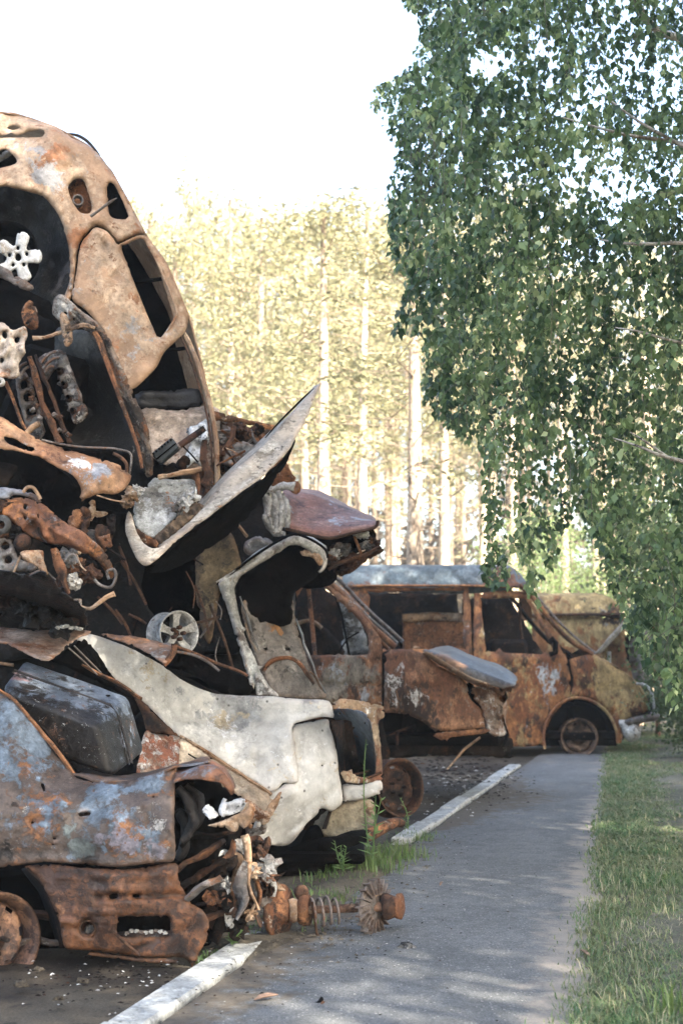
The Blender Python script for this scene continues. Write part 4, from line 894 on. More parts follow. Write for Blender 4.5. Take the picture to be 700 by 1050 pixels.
# chassis rail, strut, wheel well, floor
m = panel([(394, 757), (440, 752), (500, 757), (524, 756), (525, 770), (522, 778), (470, 774), (394, 777)], [(394, 757, YM_+.25), (525, 757, YM_+.25), (450, 777, YM_+.25)], roll=3, rz=.03, amp=.02, step=4, seed=18); m.build('chassis_rail', INNER, o)
m = MB(); m.tube(lift([(492, 756), (476, 768), (458, 789)], YM_-.02), [.018, .02, .012], 6, .6); m.build('hanging_strut', TANR, o)
m = MB(); m.tube(lift([(394, 757), (410, 749), (426, 744)], YM_+.2), .02, 6, .6); m.tube(lift([(407, 750), (407, 764)], YM_+.15), .015, 5); m.build('brake_line', DRUST, o)
m = MB(); xa, xb = W(270, 700, YM_).x, W(515, 700, YM_).x
m.box(((xa+xb)/2, YM_+.85, W(400, 772, YM_).z+.1), (xb-xa, 1.35, .09), None, .02); m.crumple(.02, 3); m.build('floor_pan', SOOT_SHADE, o)
m = MB(); m.grid([[Vector((W(392, 700, YM_).x, YM_+y, z)) for y in np.linspace(.06, 1.6, 8)] for z in np.linspace(W(392, 778, YM_).z, W(392, 662, YM_).z, 8)]); m.crumple(.03, 3); m.build('firewall', SOOT_SHADE, o)
m = MB(); m.grid([[W(x, y, YM_+.02+d) for x, y in [(394, 733), (408, 733), (422, 737), (436, 745), (447, 753)]] for d in (0, .2, .4, .6)]); m.build('wheel_well', SOOT_SHADE, o)
m = MB(); m.box(W(450, 735, YM_+.8), (.65, .7, .4), None, .08); m.crumple(.06, 4); m.build('engine', INNER, o)
m = panel([(268, 722), (391, 727), (392, 740), (391, 800), (268, 800)], YM_+.06, amp=.02, step=8); m.build('lower_side', INNER, o)
wheel(o, 'rear_wheel', (xa+.1, YM_+.3, .26), (.05, -1, 0), .26, .2, VW_)
m = MB(); m.grid([[Vector((W(x, 700, YM_).x, YM_+.62, W(600, y, YM_).z)) for x in (392, 420, 460, 500)] for y in (776, 750, 728)]); m.build('arch_shade_plate', SOOT_SHADE, o)  # black sheet put behind the arch in place of its shade
# loose rim leaning by the white wreck
YW = 11.0; t_ = thing('loose_wheel_rim', 'rusty bare wheel rim leaning under the brown van beside the kerb', 'wheel rim', tuple(G(404, 838)))
c = W(404, 808, YW); wheel(t_, 'rim', c, (.58, -.8, .12), .222, .17, DRUST)
# ================================================================ THE PILE
ASHW = metal('white ash flake', wear=0, base=(.5, .5, .5), layers=[((.08, .08, .08), 12, .6, .04)], burn=.15, pits=0)
def P5(parent, name, mat, out=None, Y=None, holes=(), label=None, **k):
    return panel(out, Y, holes, **k).build(name, mat, parent, label)
def T5(parent, name, mat, pts, r, Y=8, n=7, flat=1., sub=3, cr=0, label=None):
    m = MB(); m.tube(lift(pts, Y), r, 6 if (cr and n >= 7) else n, flat*(.6 if cr > .009 else 1), sub=sub)
    if cr: m.crumple(cr*1.2, 11)
    if cr: m.sm = [False]*len(m.sm)
    return m.build(name, mat, parent, label)
def arc(cx, cy, rx, ry, a0, a1, n, tilt=0.):
    out = []
    for k in range(n+1):
        a = R(a0+(a1-a0)*k/n); x, y = rx*math.cos(a), ry*math.sin(a); c, s = math.cos(R(tilt)), math.sin(R(tilt))
        out.append((cx+x*c-y*s, cy+x*s+y*c))
    return out
def lump(parent, name, mat, px, py, Y, size, seed=0, amp=.3, rot=(0, 0, 0), n=2):
    """a twisted lump of burnt metal or melt"""
    import bmesh
    bm = bmesh.new(); bmesh.ops.create_icosphere(bm, subdivisions=n+1, radius=1)
    c = W(px, py, Y); M_ = Matrix.Rotation(rot[1], 3, 'Y') @ Matrix.Rotation(rot[2], 3, 'Z')
    vs_ = []
    for v in bm.verts:
        d = v.co.normalized(); q = d*1.6+Vector((seed*3.3, seed, 0))
        r_ = 1+amp*(mnoise.noise(q)*1.4+mnoise.noise(q*2.5)*.9+(.4-abs(mnoise.noise(q*1.7)))*.8)
        vs_.append(c+M_ @ Vector((d.x*size[0]*r_, d.y*size[1]*r_, d.z*size[2]*r_)))
    fs = [tuple(v.index for v in f.verts) for f in bm.faces]; bm.free()
    m = MB(); m.add(vs_, fs, n > 2); return m.build(name, mat, parent)
def shard(parent, name, mat, pts, Y, w_=.05, seed=0, amp=.02, twist=1.0):
    """a torn twisted strip of sheet metal along a line"""
    L, _ = smooth_path(lift(pts, Y), [1]*len(pts), 4); r_ = random.Random(seed); rows = []; th = .004
    ph = r_.uniform(-.6, .6); wv = w_ if isinstance(w_, (list, tuple)) else [w_]*2
    for i, p in enumerate(L):
        t = (L[min(i+1, len(L)-1)]-L[max(i-1, 0)]).normalized(); a = t.cross(Vector((0, 1, 0)))
        if a.length < .1: a = Vector((1, 0, 0))
        a.normalize(); b = t.cross(a); q = ph+twist*i/len(L)*1.5; u = a*math.cos(q)+b*math.sin(q); v = t.cross(u)
        f = i/(len(L)-1); ww = (np.interp(f, np.linspace(0, 1, len(wv)), wv))*(1+.35*mnoise.noise(p*9+Vector((seed, 0, 0))))
        rows.append([p+u*ww*.5+v*th, p+u*ww*.18+v*(th+.25*ww*.3), p-u*ww*.5+v*th, p-u*ww*.5-v*th, p+u*ww*.18-v*(th-.25*ww*.3), p+u*ww*.5-v*th])
    m = MB(); m.grid(rows, True); m.crumple(amp, 8, seed=seed)
    b0 = 0; n = len(rows); m.f.append(tuple(range(6))); m.sm.append(False); m.f.append(tuple((n-1)*6+k for k in range(6))[::-1]); m.sm.append(False)
    return m.build(name, mat, parent)

# ---------------------------------------------------------------- dark hulls added behind to make the gaps in the heap black
HM1 = metal('gap shade rust', wear=0, base=(.012, .008, .006), layers=[((.05, .022, .012), 4, .57, .1), ((.004, .0035, .003), 2.4, .46, .1), ((.1, .09, .08), 9, .69, .05)], rough=.85, bump=.6)
def hull(label, outer, Y0, Y1, wins, seed, floor=True):
    c = W(np.mean([p[0] for p in outer]), np.mean([p[1] for p in outer]), (Y0+Y1)/2); o = thing('gap_shell', label, 'wrecked car', (c.x, c.y, 0), 'dark shells blackening gaps in the heap')
    P5(o, 'body_side', HM1, outer, Y0, wins, roll=10, rz=.12, amp=.05, asc=2.5, step=9, seed=seed, jag=1)
    m = panel(outer, Y0, (), roll=10, rz=-.1, amp=.05, asc=2.5, step=12, seed=seed+3, jag=1); tr(m, (0, Y1-Y0, 0)); m.build('far_side', SOOT_SHADE, o)
    # roof/floor skin between the two sides
    A = [W(p[0], p[1], Y0) for p in outer]; n = len(A)
    m = MB(); m.grid([[a+Vector((0, d*(Y1-Y0), 0))*1.0 for a in A] for d in (.02, .2, .4, .6, .8, .98)], True); m.crumple(.05, 2.2, seed=seed); m.build('shell', HM1, o)
    return o
hull('added dark shell blackening the gaps lowest in the heap behind the pale wreck', [(-120, 650), (60, 640), (210, 640), (262, 665), (300, 700), (300, 790), (260, 880), (120, 880), (-120, 880)], 9.65, 11.0, [[(130, 690), (230, 700), (240, 720), (130, 715)]], 1)
hull('added dark shell blackening gaps in the middle of the heap above the white alloy wheel', [(-120, 480), (40, 470), (150, 500), (232, 545), (250, 590), (262, 640), (240, 668), (60, 672), (-120, 672)], 9.5, 10.8, [[(150, 560), (215, 560), (222, 625), (160, 640)]], 2)
hull('added dark shell blackening gaps high in the heap behind the engine block', [(-120, 330), (30, 330), (100, 400), (160, 455), (180, 490), (160, 520), (40, 500), (-120, 500)], 8.7, 9.9, [], 3)
hull('added black shell darkening gaps at the back of the heap under the reddish hood', [(205, 500), (262, 486), (290, 545), (300, 570), (296, 620), (296, 700), (280, 712), (250, 680), (220, 600)], 10.0, 11.4, [], 4)

# ---------------------------------------------------------------- TOP CAR, standing on its nose
YT = 7.9; o = thing('burnt_car', 'pale tan burnt car standing on its nose at the top of the heap', 'wrecked car', (-1.5, 8.4, 0)); org = tuple(o.location)
TM = metal('top car side', (.34, .215, .13), [
    ((.46, .33, .22), 3.5, .47, .12), ((.30, .13, .055), 3.2, .60, .12, [(58, 165, YT, .13), (80, 245, YT, .12), (60, 210, YT, .10), (66, 290, YT, .08), (110, 130, YT, .1)]),
    ((.36, .34, .32), 4, .62, .1, [(38, 170, YT, .12), (48, 185, YT, .12), (105, 215, YT, .08), (140, 330, YT, .1)]),
    ((.04, .032, .028), 5, .72, .12, [(96, 231, YT, .07), (40, 102, YT, .05)]), ((.22, .1, .045), 10, .62, .06)], org, rough=.65, bump=.3, burn=.3, flake=.22)
DT = [(0, 150, YT), (60, 150, YT-.02), (120, 190, YT+.10), (190, 325, YT+.22), (225, 490, YT+.28), (100, 300, YT-.03), (140, 395, YT+.02), (60, 300, YT-.05), (10, 118, YT+.14), (75, 130, YT+.12)]
rear = [(-60, 112), (0, 115), (14, 115), (28, 120), (45, 126), (62, 133), (76, 142), (92, 150), (104, 161), (114, 175), (123, 189), (131, 206), (141, 224), (150, 241), (150, 241), (141, 240.5), (122, 249), (117, 243), (108, 235), (98, 232), (90, 239), (81.5, 251), (77.5, 278), (74, 303), (68, 312), (66, 304), (71, 290), (72, 268), (69, 246), (61, 222), (46, 203), (30, 197), (14, 193), (0, 192), (-60, 205)]
slot = [(-8, 138), (4, 139), (12, 136), (18, 139), (30, 135), (45, 133), (44, 140), (28, 141), (10, 141), (-8, 142)]
P5(o, 'rear_quarter', TM, rear, DT, [[(70, 193), (73, 187), (81, 183), (87, 187), (93, 206), (94, 216), (90, 219), (83, 218), (78, 212), (73, 203)], [(110, 192), (112, 188), (117, 189), (126, 206), (132, 222), (129, 225), (115, 223), (111, 212)], slot, [(-3, 159), (6, 153), (18, 166), (2, 172), (-6, 172)], [(7, 131), (14, 129), (21, 131), (14, 133.5)]], jag=.08, roll=5, rz=.06, hroll=3, hz=.02, amp=.004, asc=5, step=4, seed=21,
   ridges=[(45, 133, 70, 165, 2.5, .02), (50, 134, 76, 166, 3, -.02), (28, 155, 70, 166, 3, .015), (28, 168, 44, 196, 2, -.02), (20, 126, 60, 138, 4, .02)])
# rear door with its window
P5(o, 'rear_door', TM, [(150, 242), (150, 242), (160, 254), (172, 272), (184, 300), (194, 325), (194, 325), (190, 340), (178, 352), (168, 362), (161, 376), (150, 388), (137, 399), (128, 398), (118, 372), (104, 338), (88, 318), (74, 306), (78.6, 280), (82.6, 252), (91, 240), (98, 233.4), (108, 236.4), (116.5, 244.5), (122, 250.3), (141, 241.8)], DT,
   [[(125, 255), (129, 251), (144, 244.5), (148, 246), (164, 280), (177, 322), (176, 330), (165, 346), (161, 345), (151, 322), (137, 288)]], jag=.08, roll=2, rz=.02, hroll=3, hz=.035, amp=.004, asc=5, step=4, seed=22, ridges=[(106, 245, 110, 260, 2, -.03), (115, 278, 118, 286, 2, -.03), (155, 262, 184, 318, 1.6, -.03), (150, 252, 178, 308, 1.6, .02)], dents=[(112, 268, 6, .015)])
T5(o, 'window_channel', TM, [(148, 244), (160, 266), (172, 294), (181, 318), (180, 326), (168, 345)], .012, YT+.16, 6, .6)
T5(o, 'roof_rail', TM, [(187, 340), (197, 358), (206, 384), (214, 410), (219, 434), (222, 462), (223, 496)], [.026, .026, .027, .028, .028, .027, .024], YT+.24, 8, .55, cr=.004)
T5(o, 'rail_channel', DRUST, [(184, 343), (193, 362), (201, 386), (209, 412), (214, 436), (217, 464), (218, 496)], .009, YT+.22, 5, .6)
# the roof: goes back from the silhouette
roofA = [(0, 115, YT+.13), (28, 120, YT+.13), (62, 133, YT+.13), (92, 150, YT+.13), (114, 175, YT+.14), (131, 206, YT+.16), (150, 241, YT+.18), (172, 272, YT+.22), (194, 325, YT+.26), (206, 372, YT+.28), (219, 430, YT+.3), (224, 490, YT+.3)]
def back(A, dx, dy, dY, f=1.0): return [(x-dx, y+dy, Y+dY) for x, y, Y in A]
m = loft([roofA, back(roofA, 2, 2, .12), back(roofA, 20, 6, .5), back(roofA, 38, 10, 1.0), back(roofA, 55, 14, 1.45)], 40, .01, 3); m.build('roof', TM, o)
P5(o, 'far_side', SOOT_SHADE, [(-60, 200), (0, 180), (60, 150), (100, 190), (130, 240), (160, 290), (185, 340), (205, 400), (208, 418), (190, 424), (140, 430), (90, 420), (-60, 330)], YT+.75, roll=0, amp=.03, asc=4, step=9, seed=24)
P5(o, 'headliner_rib', metal('sooty rib', wear=0, base=(.03, .03, .032), layers=[], rough=.5), [(141, 402), (170, 401), (203, 399), (206, 416), (170, 419), (142, 417)], YT+.45, roll=3, rz=.02, amp=.006, step=4, seed=25, ridges=[(142, 405, 204, 403, 1.5, .02)], label='dark curved rib')
T5(o, 'window_bar', SOOT_SHADE, [(134, 290), (150, 288), (166, 286)], .012, YT+.4); T5(o, 'window_bar', SOOT_SHADE, [(150, 364), (170, 360), (190, 357)], .012, YT+.4)
# the spoiler edge at the top, the filler pipe, the wheel well, bent trim
T5(o, 'trim_strip', metal('black trim', wear=0, base=(.03, .028, .03), layers=[], rough=.4), [(70, 137), (80, 139), (90, 145), (99, 155), (103, 160)], [.008, .016, .018, .014, .004], YT+.3, 6, .5)
c = W(80, 206, YT+.03); m = MB(); m.lathe([(.026, -.04), (.032, -.04), (.032, .03), (.026, .03), (.022, .02), (.022, -.04)], c, (.25, -1, -.1), 18); m.build('filler_pipe', STEEL, o)
P5(o, 'filler_recess', RUST, [(68, 188), (84, 182), (96, 214), (84, 221), (74, 210)], YT+.1, amp=.01, step=4, seed=26)
P5(o, 'quarter_glass_recess', SOOT_SHADE, [(106, 186), (120, 186), (136, 226), (112, 226)], YT+.16, amp=.006, step=5)
T5(o, 'bent_handle', STEEL, [(93, 222), (104, 214), (112, 208), (120, 203)], [.012, .01, .012, .004], YT-.03, 6, .6)
m = panel([(-60, 186), (0, 188), (34, 194), (54, 206), (68, 228), (74, 250), (74, 285), (66, 310), (40, 312), (0, 300), (-60, 290)], [(-60, 240, YT+.35), (20, 250, YT+.42), (74, 250, YT+.06), (40, 195, YT+.1), (66, 305, YT+.08), (60, 275, YT+.2)], roll=0, amp=.022, asc=9, step=4, seed=27); m.build('wheel_well', metal('wheel well tar', wear=0, base=(.008, .007, .006), layers=[((.10, .09, .085), 7, .58, .1, [(58, 285, YT+.1, .1)])], org=org, rough=.5, bump=.9), o)
P5(o, 'tail_lamp_recess', SOOT_SHADE, [(-10, 150), (10, 148), (24, 168), (-10, 178)], YT+.14, amp=.006, step=5)
P5(o, 'chrome_strip', ASH, [(-6, 162), (8, 154), (12, 159), (-4, 168)], YT+.09, roll=2, step=3)
m = MB(); m.lathe([(.012, -.02), (.026, -.02), (.03, 0), (.026, .01), (.013, .01)], W(14, 180, YT-.03), (.1, -1, 0), 16); m.build('bolt_cup', STEEL, o)
P5(o, 'tail_lamp_panel', metal('dull tail panel', (.28, .26, .25), [((.3, .13, .06), 5, .52, .08)], org), [(-60, 150), (0, 148), (16, 152), (30, 168), (40, 186), (46, 203), (30, 197), (0, 192), (-60, 200)], YT+.02, [[(-6, 159), (6, 153), (18, 166), (2, 172), (-6, 173)]], roll=3, rz=.01, amp=.006, step=4, seed=28) if False else None
# underside/belly edge of this car towards the left
P5(o, 'sill_beam', STEEL, [(-60, 250), (0, 272), (16, 282), (34, 293), (32, 298), (22, 296), (0, 285), (-60, 270)], YT-.25, roll=2, rz=.02, amp=.006, step=4, seed=29)
P5(o, 'underfloor', SOOT_SHADE, [(-60, 290), (0, 285), (30, 298), (60, 316), (70, 350), (40, 360), (-60, 350)], YT-.05, roll=5, rz=.1, amp=.04, asc=5, step=6, seed=30)

# ---------------------------------------------------------------- white five lobed hub and its rim
t_ = thing('wheel_hub', 'white five lobed hub of a wheel inside the wheel arch of the topmost car', 'wheel hub', tuple(W(19, 264, YT-.2)))
lob = []
for k in range(5):
    a0 = R(-75+72*k)
    for da, r_ in ((-30, 13), (-21, 20), (-15, 25), (0, 27), (15, 25), (21, 20), (30, 13)): a = a0+R(da); lob.append((19+r_*math.cos(a)*.92, 264+r_*math.sin(a)))
WH = metal('burnt white casting', wear=0, base=(.56, .55, .52), layers=[((.36, .31, .25), 9, .56, .1)], rough=.85, burn=.25, bump=.4, pits=0)
P5(t_, 'hub_face', WH, lob, YT-.22, [arc(19, 264, 3.2, 3.8, 0, 330, 11)]+[arc(19+9.5*math.cos(R(a)), 264+9.5*math.sin(R(a)), 1.7, 2.1, 0, 315, 7) for a in (-92, -20, 52, 124, 196)], roll=4, rz=.02, hroll=1.5, hz=.02, amp=.003, step=2.2, th=.02, seed=31, jag=.15)
m = MB(); m.lathe([(.0, .04), (.07, .04), (.08, .02), (.08, -.03), (.0, -.03)], W(19, 264, YT-.16), (0, -1, 0), 20); m.build('hub_back', SOOT_SHADE, t_)
m = MB(); cc = W(8, 262, YT+.12); m.lathe([(.155, -.1), (.17, -.1), (.175, -.09), (.16, -.05), (.15, .02), (.16, .08), (.175, .1), (.165, .11), (.15, .08), (.14, .02), (.14, -.05), (.155, -.1)], cc, (.15, -1, .1), 36); m.build('brake_drum', SOOT_SHADE, t_)

# ---------------------------------------------------------------- ENGINE BAY CAR
YE = 7.25; o = thing('engine_bay_wreck', 'torn off car front with a dark inner wing and curved rusty rim around an engine', 'wrecked car', (-1.4, 7.6, 0)); org = tuple(o.location)
EM = metal('rim rust', (.24, .2, .16), [((.3, .12, .05), 6, .5, .1), ((.05, .042, .036), 5, .5, .1), ((.42, .4, .36), 7, .58, .08, [(70, 325, YE, .1), (90, 330, YE, .06)])], org, rough=.75, bump=.6)
P5(o, 'wing_rim', EM, [(55, 311), (58, 304), (64, 302), (73, 309), (84, 319), (96, 327), (104, 335), (113, 349), (121, 366), (130, 387), (138, 407), (146, 422), (151, 436), (155, 456), (157, 474), (156, 487), (150, 489), (147, 478), (143, 462), (136, 440), (127, 418), (117, 394), (108, 367), (103, 350), (94, 343), (82, 336), (72, 339), (62, 330), (54, 322)], [(55, 311, YE), (104, 335, YE-.05), (157, 480, YE+.15), (72, 330, YE-.03)], [arc(67, 321, 1.8, 2, 0, 300, 6), arc(76, 327, 1.5, 2, 0, 300, 6)], roll=3, rz=.03, amp=.012, asc=10, step=3, seed=32, ridges=[(76, 322, 108, 352, 1.5, -.03), (108, 352, 150, 470, 1.6, -.03), (62, 312, 80, 330, 1.6, .03)])
T5(o, 'rim_tube', RUST, [(97, 340), (103, 352), (109, 370), (118, 396), (128, 422), (138, 447), (146, 480)], [.014, .016, .014, .012, .011, .01, .009], YE-.04, 7, cr=.004)
P5(o, 'inner_wing', metal('charcoal inner wing', wear=0, base=(.010, .009, .008), layers=[((.06, .058, .05), 2.2, .56, .12, [(80, 355, YE+.1, .12)]), ((.16, .14, .12), 12, .68, .05)], org=org, rough=.6, bump=.5), [(58, 338), (76, 338), (96, 342), (108, 370), (120, 398), (134, 432), (146, 466), (148, 486), (132, 468), (96, 462), (62, 458), (50, 420), (56, 372)], [(58, 338, YE+.2), (108, 370, YE+.03), (148, 486, YE+.12), (62, 458, YE+.3), (95, 420, YE+.35)], roll=4, rz=.03, amp=.01, step=4, seed=33)
T5(o, 'stay_rod', TANR, [(34, 347), (46, 346), (58, 342), (72, 338), (86, 333), (98, 336)], [.014, .01, .012, .01, .013, .01], YE-.08, 6, cr=.006)
P5(o, 'bracket', TANR, [(62, 322), (70, 324), (75, 345), (74, 352), (68, 356), (64, 344)], YE-.1, [arc(70, 341, 1.4, 1.6, 0, 300, 5)], amp=.01, step=2.5, seed=34)
P5(o, 'hinge_plate', RUST, [(22, 322), (30, 308), (38, 318), (40, 336), (28, 336)], YE+.1, [arc(28, 331, 2, 2, 0, 300, 5)], amp=.02, step=3, seed=35)
P5(o, 'bay_back', SOOT_SHADE, [(-60, 330), (20, 322), (62, 335), (80, 400), (70, 470), (0, 470), (-60, 470)], YE+.5, amp=.05, asc=5, step=8, seed=36, roll=0)
# the engine
t_ = thing('engine_block', 'grey and black burnt engine block with exposed round ports, jammed in the heap', 'engine', tuple(W(55, 430, YE)))
GM = metal('engine casting', (.2, .195, .185), [((.03, .027, .025), 7, .5, .08), ((.42, .4, .37), 12, .56, .06), ((.25, .1, .045), 9, .6, .07)], tuple(t_.location), rough=.7, bump=.9, grit=40)
def bank(out, Y, holes, seed): return P5(t_, 'cylinder_bank', GM, out, Y, holes, roll=3, rz=.03, hroll=2.5, hz=.03, amp=.012, asc=18, step=2.6, th=.06, seed=seed)
bank([(60, 358), (66, 361), (72, 374), (79, 392), (85, 408), (90, 424), (84, 432), (76, 434), (72, 422), (64, 398), (57, 376), (54, 364)], YE-.02, [arc(66, 395, 3, 3.4, 0, 330, 9), arc(71, 409, 3, 3.4, 0, 330, 9), arc(75.5, 422, 3, 3.4, 0, 330, 9), arc(62, 381, 3.4, 3.2, 0, 330, 9)], 37)
bank([(16, 388), (24, 380), (31, 390), (38, 410), (44, 432), (46, 446), (34, 452), (27, 436), (20, 412)], YE-.0, [[(21, 393), (27, 390), (29, 396), (23, 400)], [(24, 406), (31, 403), (33, 409), (26, 412)], [(28, 420), (35, 417), (37, 424), (30, 427)]], 38)
bank([(40, 368), (58, 358), (64, 372), (54, 382), (48, 392), (42, 384)], YE+.02, [], 39)
m = MB(); m.box(W(52, 412, YE+.3), (.34, .4, .5), Matrix.Rotation(R(18), 3, 'Y'), .03); m.crumple(.03, 7); m.build('crankcase', SOOT_SHADE, t_)
T5(t_, 'manifold_pipe', RUST, [(29, 366), (36, 386), (42, 406), (50, 426), (57, 444), (62, 456)], [.02, .026, .024, .03, .027, .03], YE-.1, 8, cr=.012)
T5(t_, 'manifold_pipe', DRUST, [(36, 364), (46, 388), (56, 412), (66, 440), (72, 455)], [.014, .018, .016, .02, .02], YE-.06, 7, cr=.01)
for k, (a, b) in enumerate([((42, 372), (60, 360)), ((44, 378), (62, 366)), ((16, 384), (28, 372)), ((20, 388), (30, 376)), ((46, 382), (56, 376))]):
    T5(t_, 'hose', STEEL, [a, ((a[0]+b[0])/2, (a[1]+b[1])/2-3), b], .008, YE-.1, 5)
for k, (x, y) in enumerate([(66, 395), (71, 409), (75.5, 422), (62, 381)]):
    m = MB(); m.lathe([(.013, .0), (.019, .0), (.02, -.015), (.012, -.02), (.012, .05)], W(x, y, YE-.01), (0.05, -1, 0), 12); m.build('port_ring', DRUST, t_)
for k in range(12):
    x = 32+k*3.5+rnd.uniform(-3, 3); y = 415+k*2.2+rnd.uniform(-8, 8); lump(t_, 'cast_lug', GM if k % 2 else DRUST, x, y, YE-.09, (.014, .014, .012), k, .5, n=1)
T5(t_, 'starter_stub', TANR, [(28, 444), (34, 438), (41, 434)], .016, YE-.16, 8)
# pale perforated casting on the left edge
t_ = thing('perforated_casting', 'pale perforated metal casting at the left edge beside the engine block', 'metal casting', tuple(W(8, 360, 7.0)))
P5(t_, 'casting', metal('pale casting', (.5, .43, .36), [((.2, .15, .12), 9, .54, .08), ((.38, .2, .11), 6, .56, .1)], tuple(t_.location), burn=.4), [(-40, 328), (0, 330), (8, 333), (14, 337), (25, 334), (28, 342), (26, 352), (27, 362), (20, 374), (22, 384), (14, 389), (6, 387), (0, 392), (-40, 396)], 7.0, [arc(6, 343, 2.6, 4, 0, 330, 9), arc(18, 349, 2.8, 3.6, 0, 330, 9), arc(3, 369, 2.4, 3, 0, 330, 8), arc(-10, 350, 3, 4, 0, 330, 8)], roll=3, rz=.03, hroll=2, hz=.02, amp=.025, asc=12, step=2.6, th=.02, seed=41)
m = MB(); m.lathe([(.008, -.01), (.022, -.01), (.024, .01), (.014, .02), (.008, .02)], W(1, 392, 6.95), (0, -1, 0), 12); m.build('ring', ASH, t_)
T5(t_, 'brace', RUST, [(6, 392), (14, 410), (22, 432), (27, 440)], [.02, .016, .016, .014], 7.1, 6, .5)

# ---------------------------------------------------------------- FENDER lying across the heap
YF = 6.95; o = thing('torn_fender', 'orange rusty torn fender arched over a black hollow in the heap', 'car fender', tuple(W(60, 470, YF))); org = tuple(o.location)
FM = metal('fender rust', (.3, .15, .075), [((.42, .24, .13), 4, .5, .12), ((.14, .06, .03), 5, .56, .1), ((.75, .73, .7), 5, .68, .08, [(76, 470, YF, .085), (90, 475, YF, .05), (26, 452, YF, .05), (55, 464, YF, .05)]), ((.3, .3, .31), 6, .62, .08, [(104, 478, YF, .07)]), ((.05, .035, .03), 6, .66, .08, [(108, 500, YF, .05)])], org, rough=.55, bump=.35, burn=.4, flake=.3)
P5(o, 'fender_skin', FM, [(-50, 408), (0, 427), (14, 435), (28, 444), (43, 452), (58, 457), (71, 461), (94, 468), (112, 473), (124, 478), (131, 484), (135, 488), (132, 496), (126, 503), (118, 507), (103, 506.5), (92, 510), (84, 514), (84, 514), (83.5, 506), (82, 498), (75, 488), (62, 480.5), (52, 475), (43, 470), (32, 466), (21, 463), (0, 460), (-50, 455)], [(-50, 430, YF-.05), (0, 440, YF), (71, 461, YF+.12), (75, 486, YF-.04), (135, 488, YF+.12), (84, 514, YF), (43, 452, YF+.1), (40, 466, YF-.04), (105, 490, YF-.05)], [[(5, 448), (16, 450), (26, 456), (36, 459), (33, 463), (20, 459), (8, 454)]], roll=3, rz=.03, amp=.006, asc=6, step=3.5, seed=42)
P5(o, 'fender_lip', SOOT_SHADE, [(43, 452), (58, 455), (80, 459), (114, 460), (128, 463), (135, 466), (136, 478), (133, 490), (124, 480), (108, 473), (71, 462)], YF+.16, roll=2, rz=.02, amp=.01, step=4, seed=43)
T5(o, 'lip_edge', STEEL, [(43, 451), (60, 455), (85, 458.5), (112, 459.5), (122, 461), (133, 464), (135, 472), (133, 486)], .006, YF+.1, 5)
T5(o, 'lip_edge', DRUST, [(116, 465), (124, 469), (130, 476), (130, 484)], .009, YF+.08, 5)
P5(o, 'arch_hollow', SOOT_SHADE, [(-50, 455), (21, 463), (52, 476), (80, 494), (86, 514), (70, 540), (20, 530), (-50, 530)], YF+.3, amp=.03, step=8, roll=0, seed=44)
P5(o, 'arch_liner', INNER, [(-40, 470), (0, 474), (18, 478), (12, 492), (4, 500), (-40, 500)], YF+.15, amp=.02, step=4, seed=45)

# ---------------------------------------------------------------- BUMPER BEAM and the front end below it
YB = 6.8; o = thing('bent_front_end', 'bent rusty front end of a car with a long drooping bumper beam and holed plate', 'wrecked car', tuple(W(50, 560, YB+.3))); org = tuple(o.location)
BM = metal('beam rust', (.19, .08, .04), [((.4, .165, .06), 5, .5, .1), ((.06, .035, .025), 5, .53, .1), ((.26, .28, .31), 6, .62, .08, [(26, 530, YB, .06), (55, 534, YB, .05), (100, 557, YB, .06), (112, 570, YB, .05)])], org, rough=.6, bump=.45)
P5(o, 'bumper_beam', BM, [(-40, 505), (0, 511), (14, 510), (28, 510), (43, 516), (55, 526), (66, 535), (86, 546), (98, 556), (108, 567), (115, 578), (118, 590), (112, 594), (108, 586), (100, 576), (90, 569), (80, 565), (70, 561), (58, 558.5), (48, 557), (38, 553), (28, 548), (18, 541), (6, 532), (-40, 515)], [(-40, 510, YB+.05), (28, 530, YB-.04), (86, 556, YB-.02), (118, 590, YB+.15), (43, 516, YB+.05)], [arc(26, 519, 2, 3, 0, 320, 8), arc(26, 531, 2, 2.2, 0, 320, 8), arc(40, 530, 1, 3, 0, 320, 7)], roll=3.5, rz=.035, amp=.012, asc=9, step=3, seed=46, ridges=[(20, 520, 104, 574, 3, .02), (36, 514, 46, 550, 2, .02), (48, 524, 56, 556, 2, -.015)])
P5(o, 'beam_underside', SOOT_SHADE, [(40, 553), (60, 558), (82, 565), (100, 575), (112, 592), (117, 596), (108, 602), (96, 595), (80, 580), (60, 566)], YB+.12, roll=3, rz=.04, amp=.02, step=4, seed=47)
T5(o, 'beam_end_loop', STEEL, [(97, 594), (103, 600), (114, 602), (119, 592), (117, 584), (110, 586), (112, 594)], .008, YB+.02, 6)
P5(o, 'upper_strip', metal('blue strip', (.2, .22, .25), [((.06, .05, .05), 6, .52, .08), ((.25, .11, .06), 8, .6, .06)], org, rough=.45), [(-40, 494), (0, 499), (14, 501), (26, 503), (36, 507), (43, 514), (38, 515), (26, 509), (14, 508), (4, 512), (-40, 508)], YB-.03, roll=2, rz=.02, amp=.008, step=3, seed=48)
T5(o, 'wire_loop', TANR, [(24, 505), (28, 500), (34, 500), (38, 505), (42, 512)], .009, YB-.05, 6)
P5(o, 'holed_plate', STEEL, [(-40, 548), (0, 550), (12, 550), (14, 558), (19, 572), (30, 576), (41, 580), (36, 585), (20, 586), (0, 588), (-40, 590)], YB-.02, [arc(6, 559.5, 4, 4, 0, 330, 11), arc(9, 574, 4, 4, 0, 330, 11)], roll=3, rz=.02, hroll=2, hz=.015, amp=.012, step=3, seed=49)
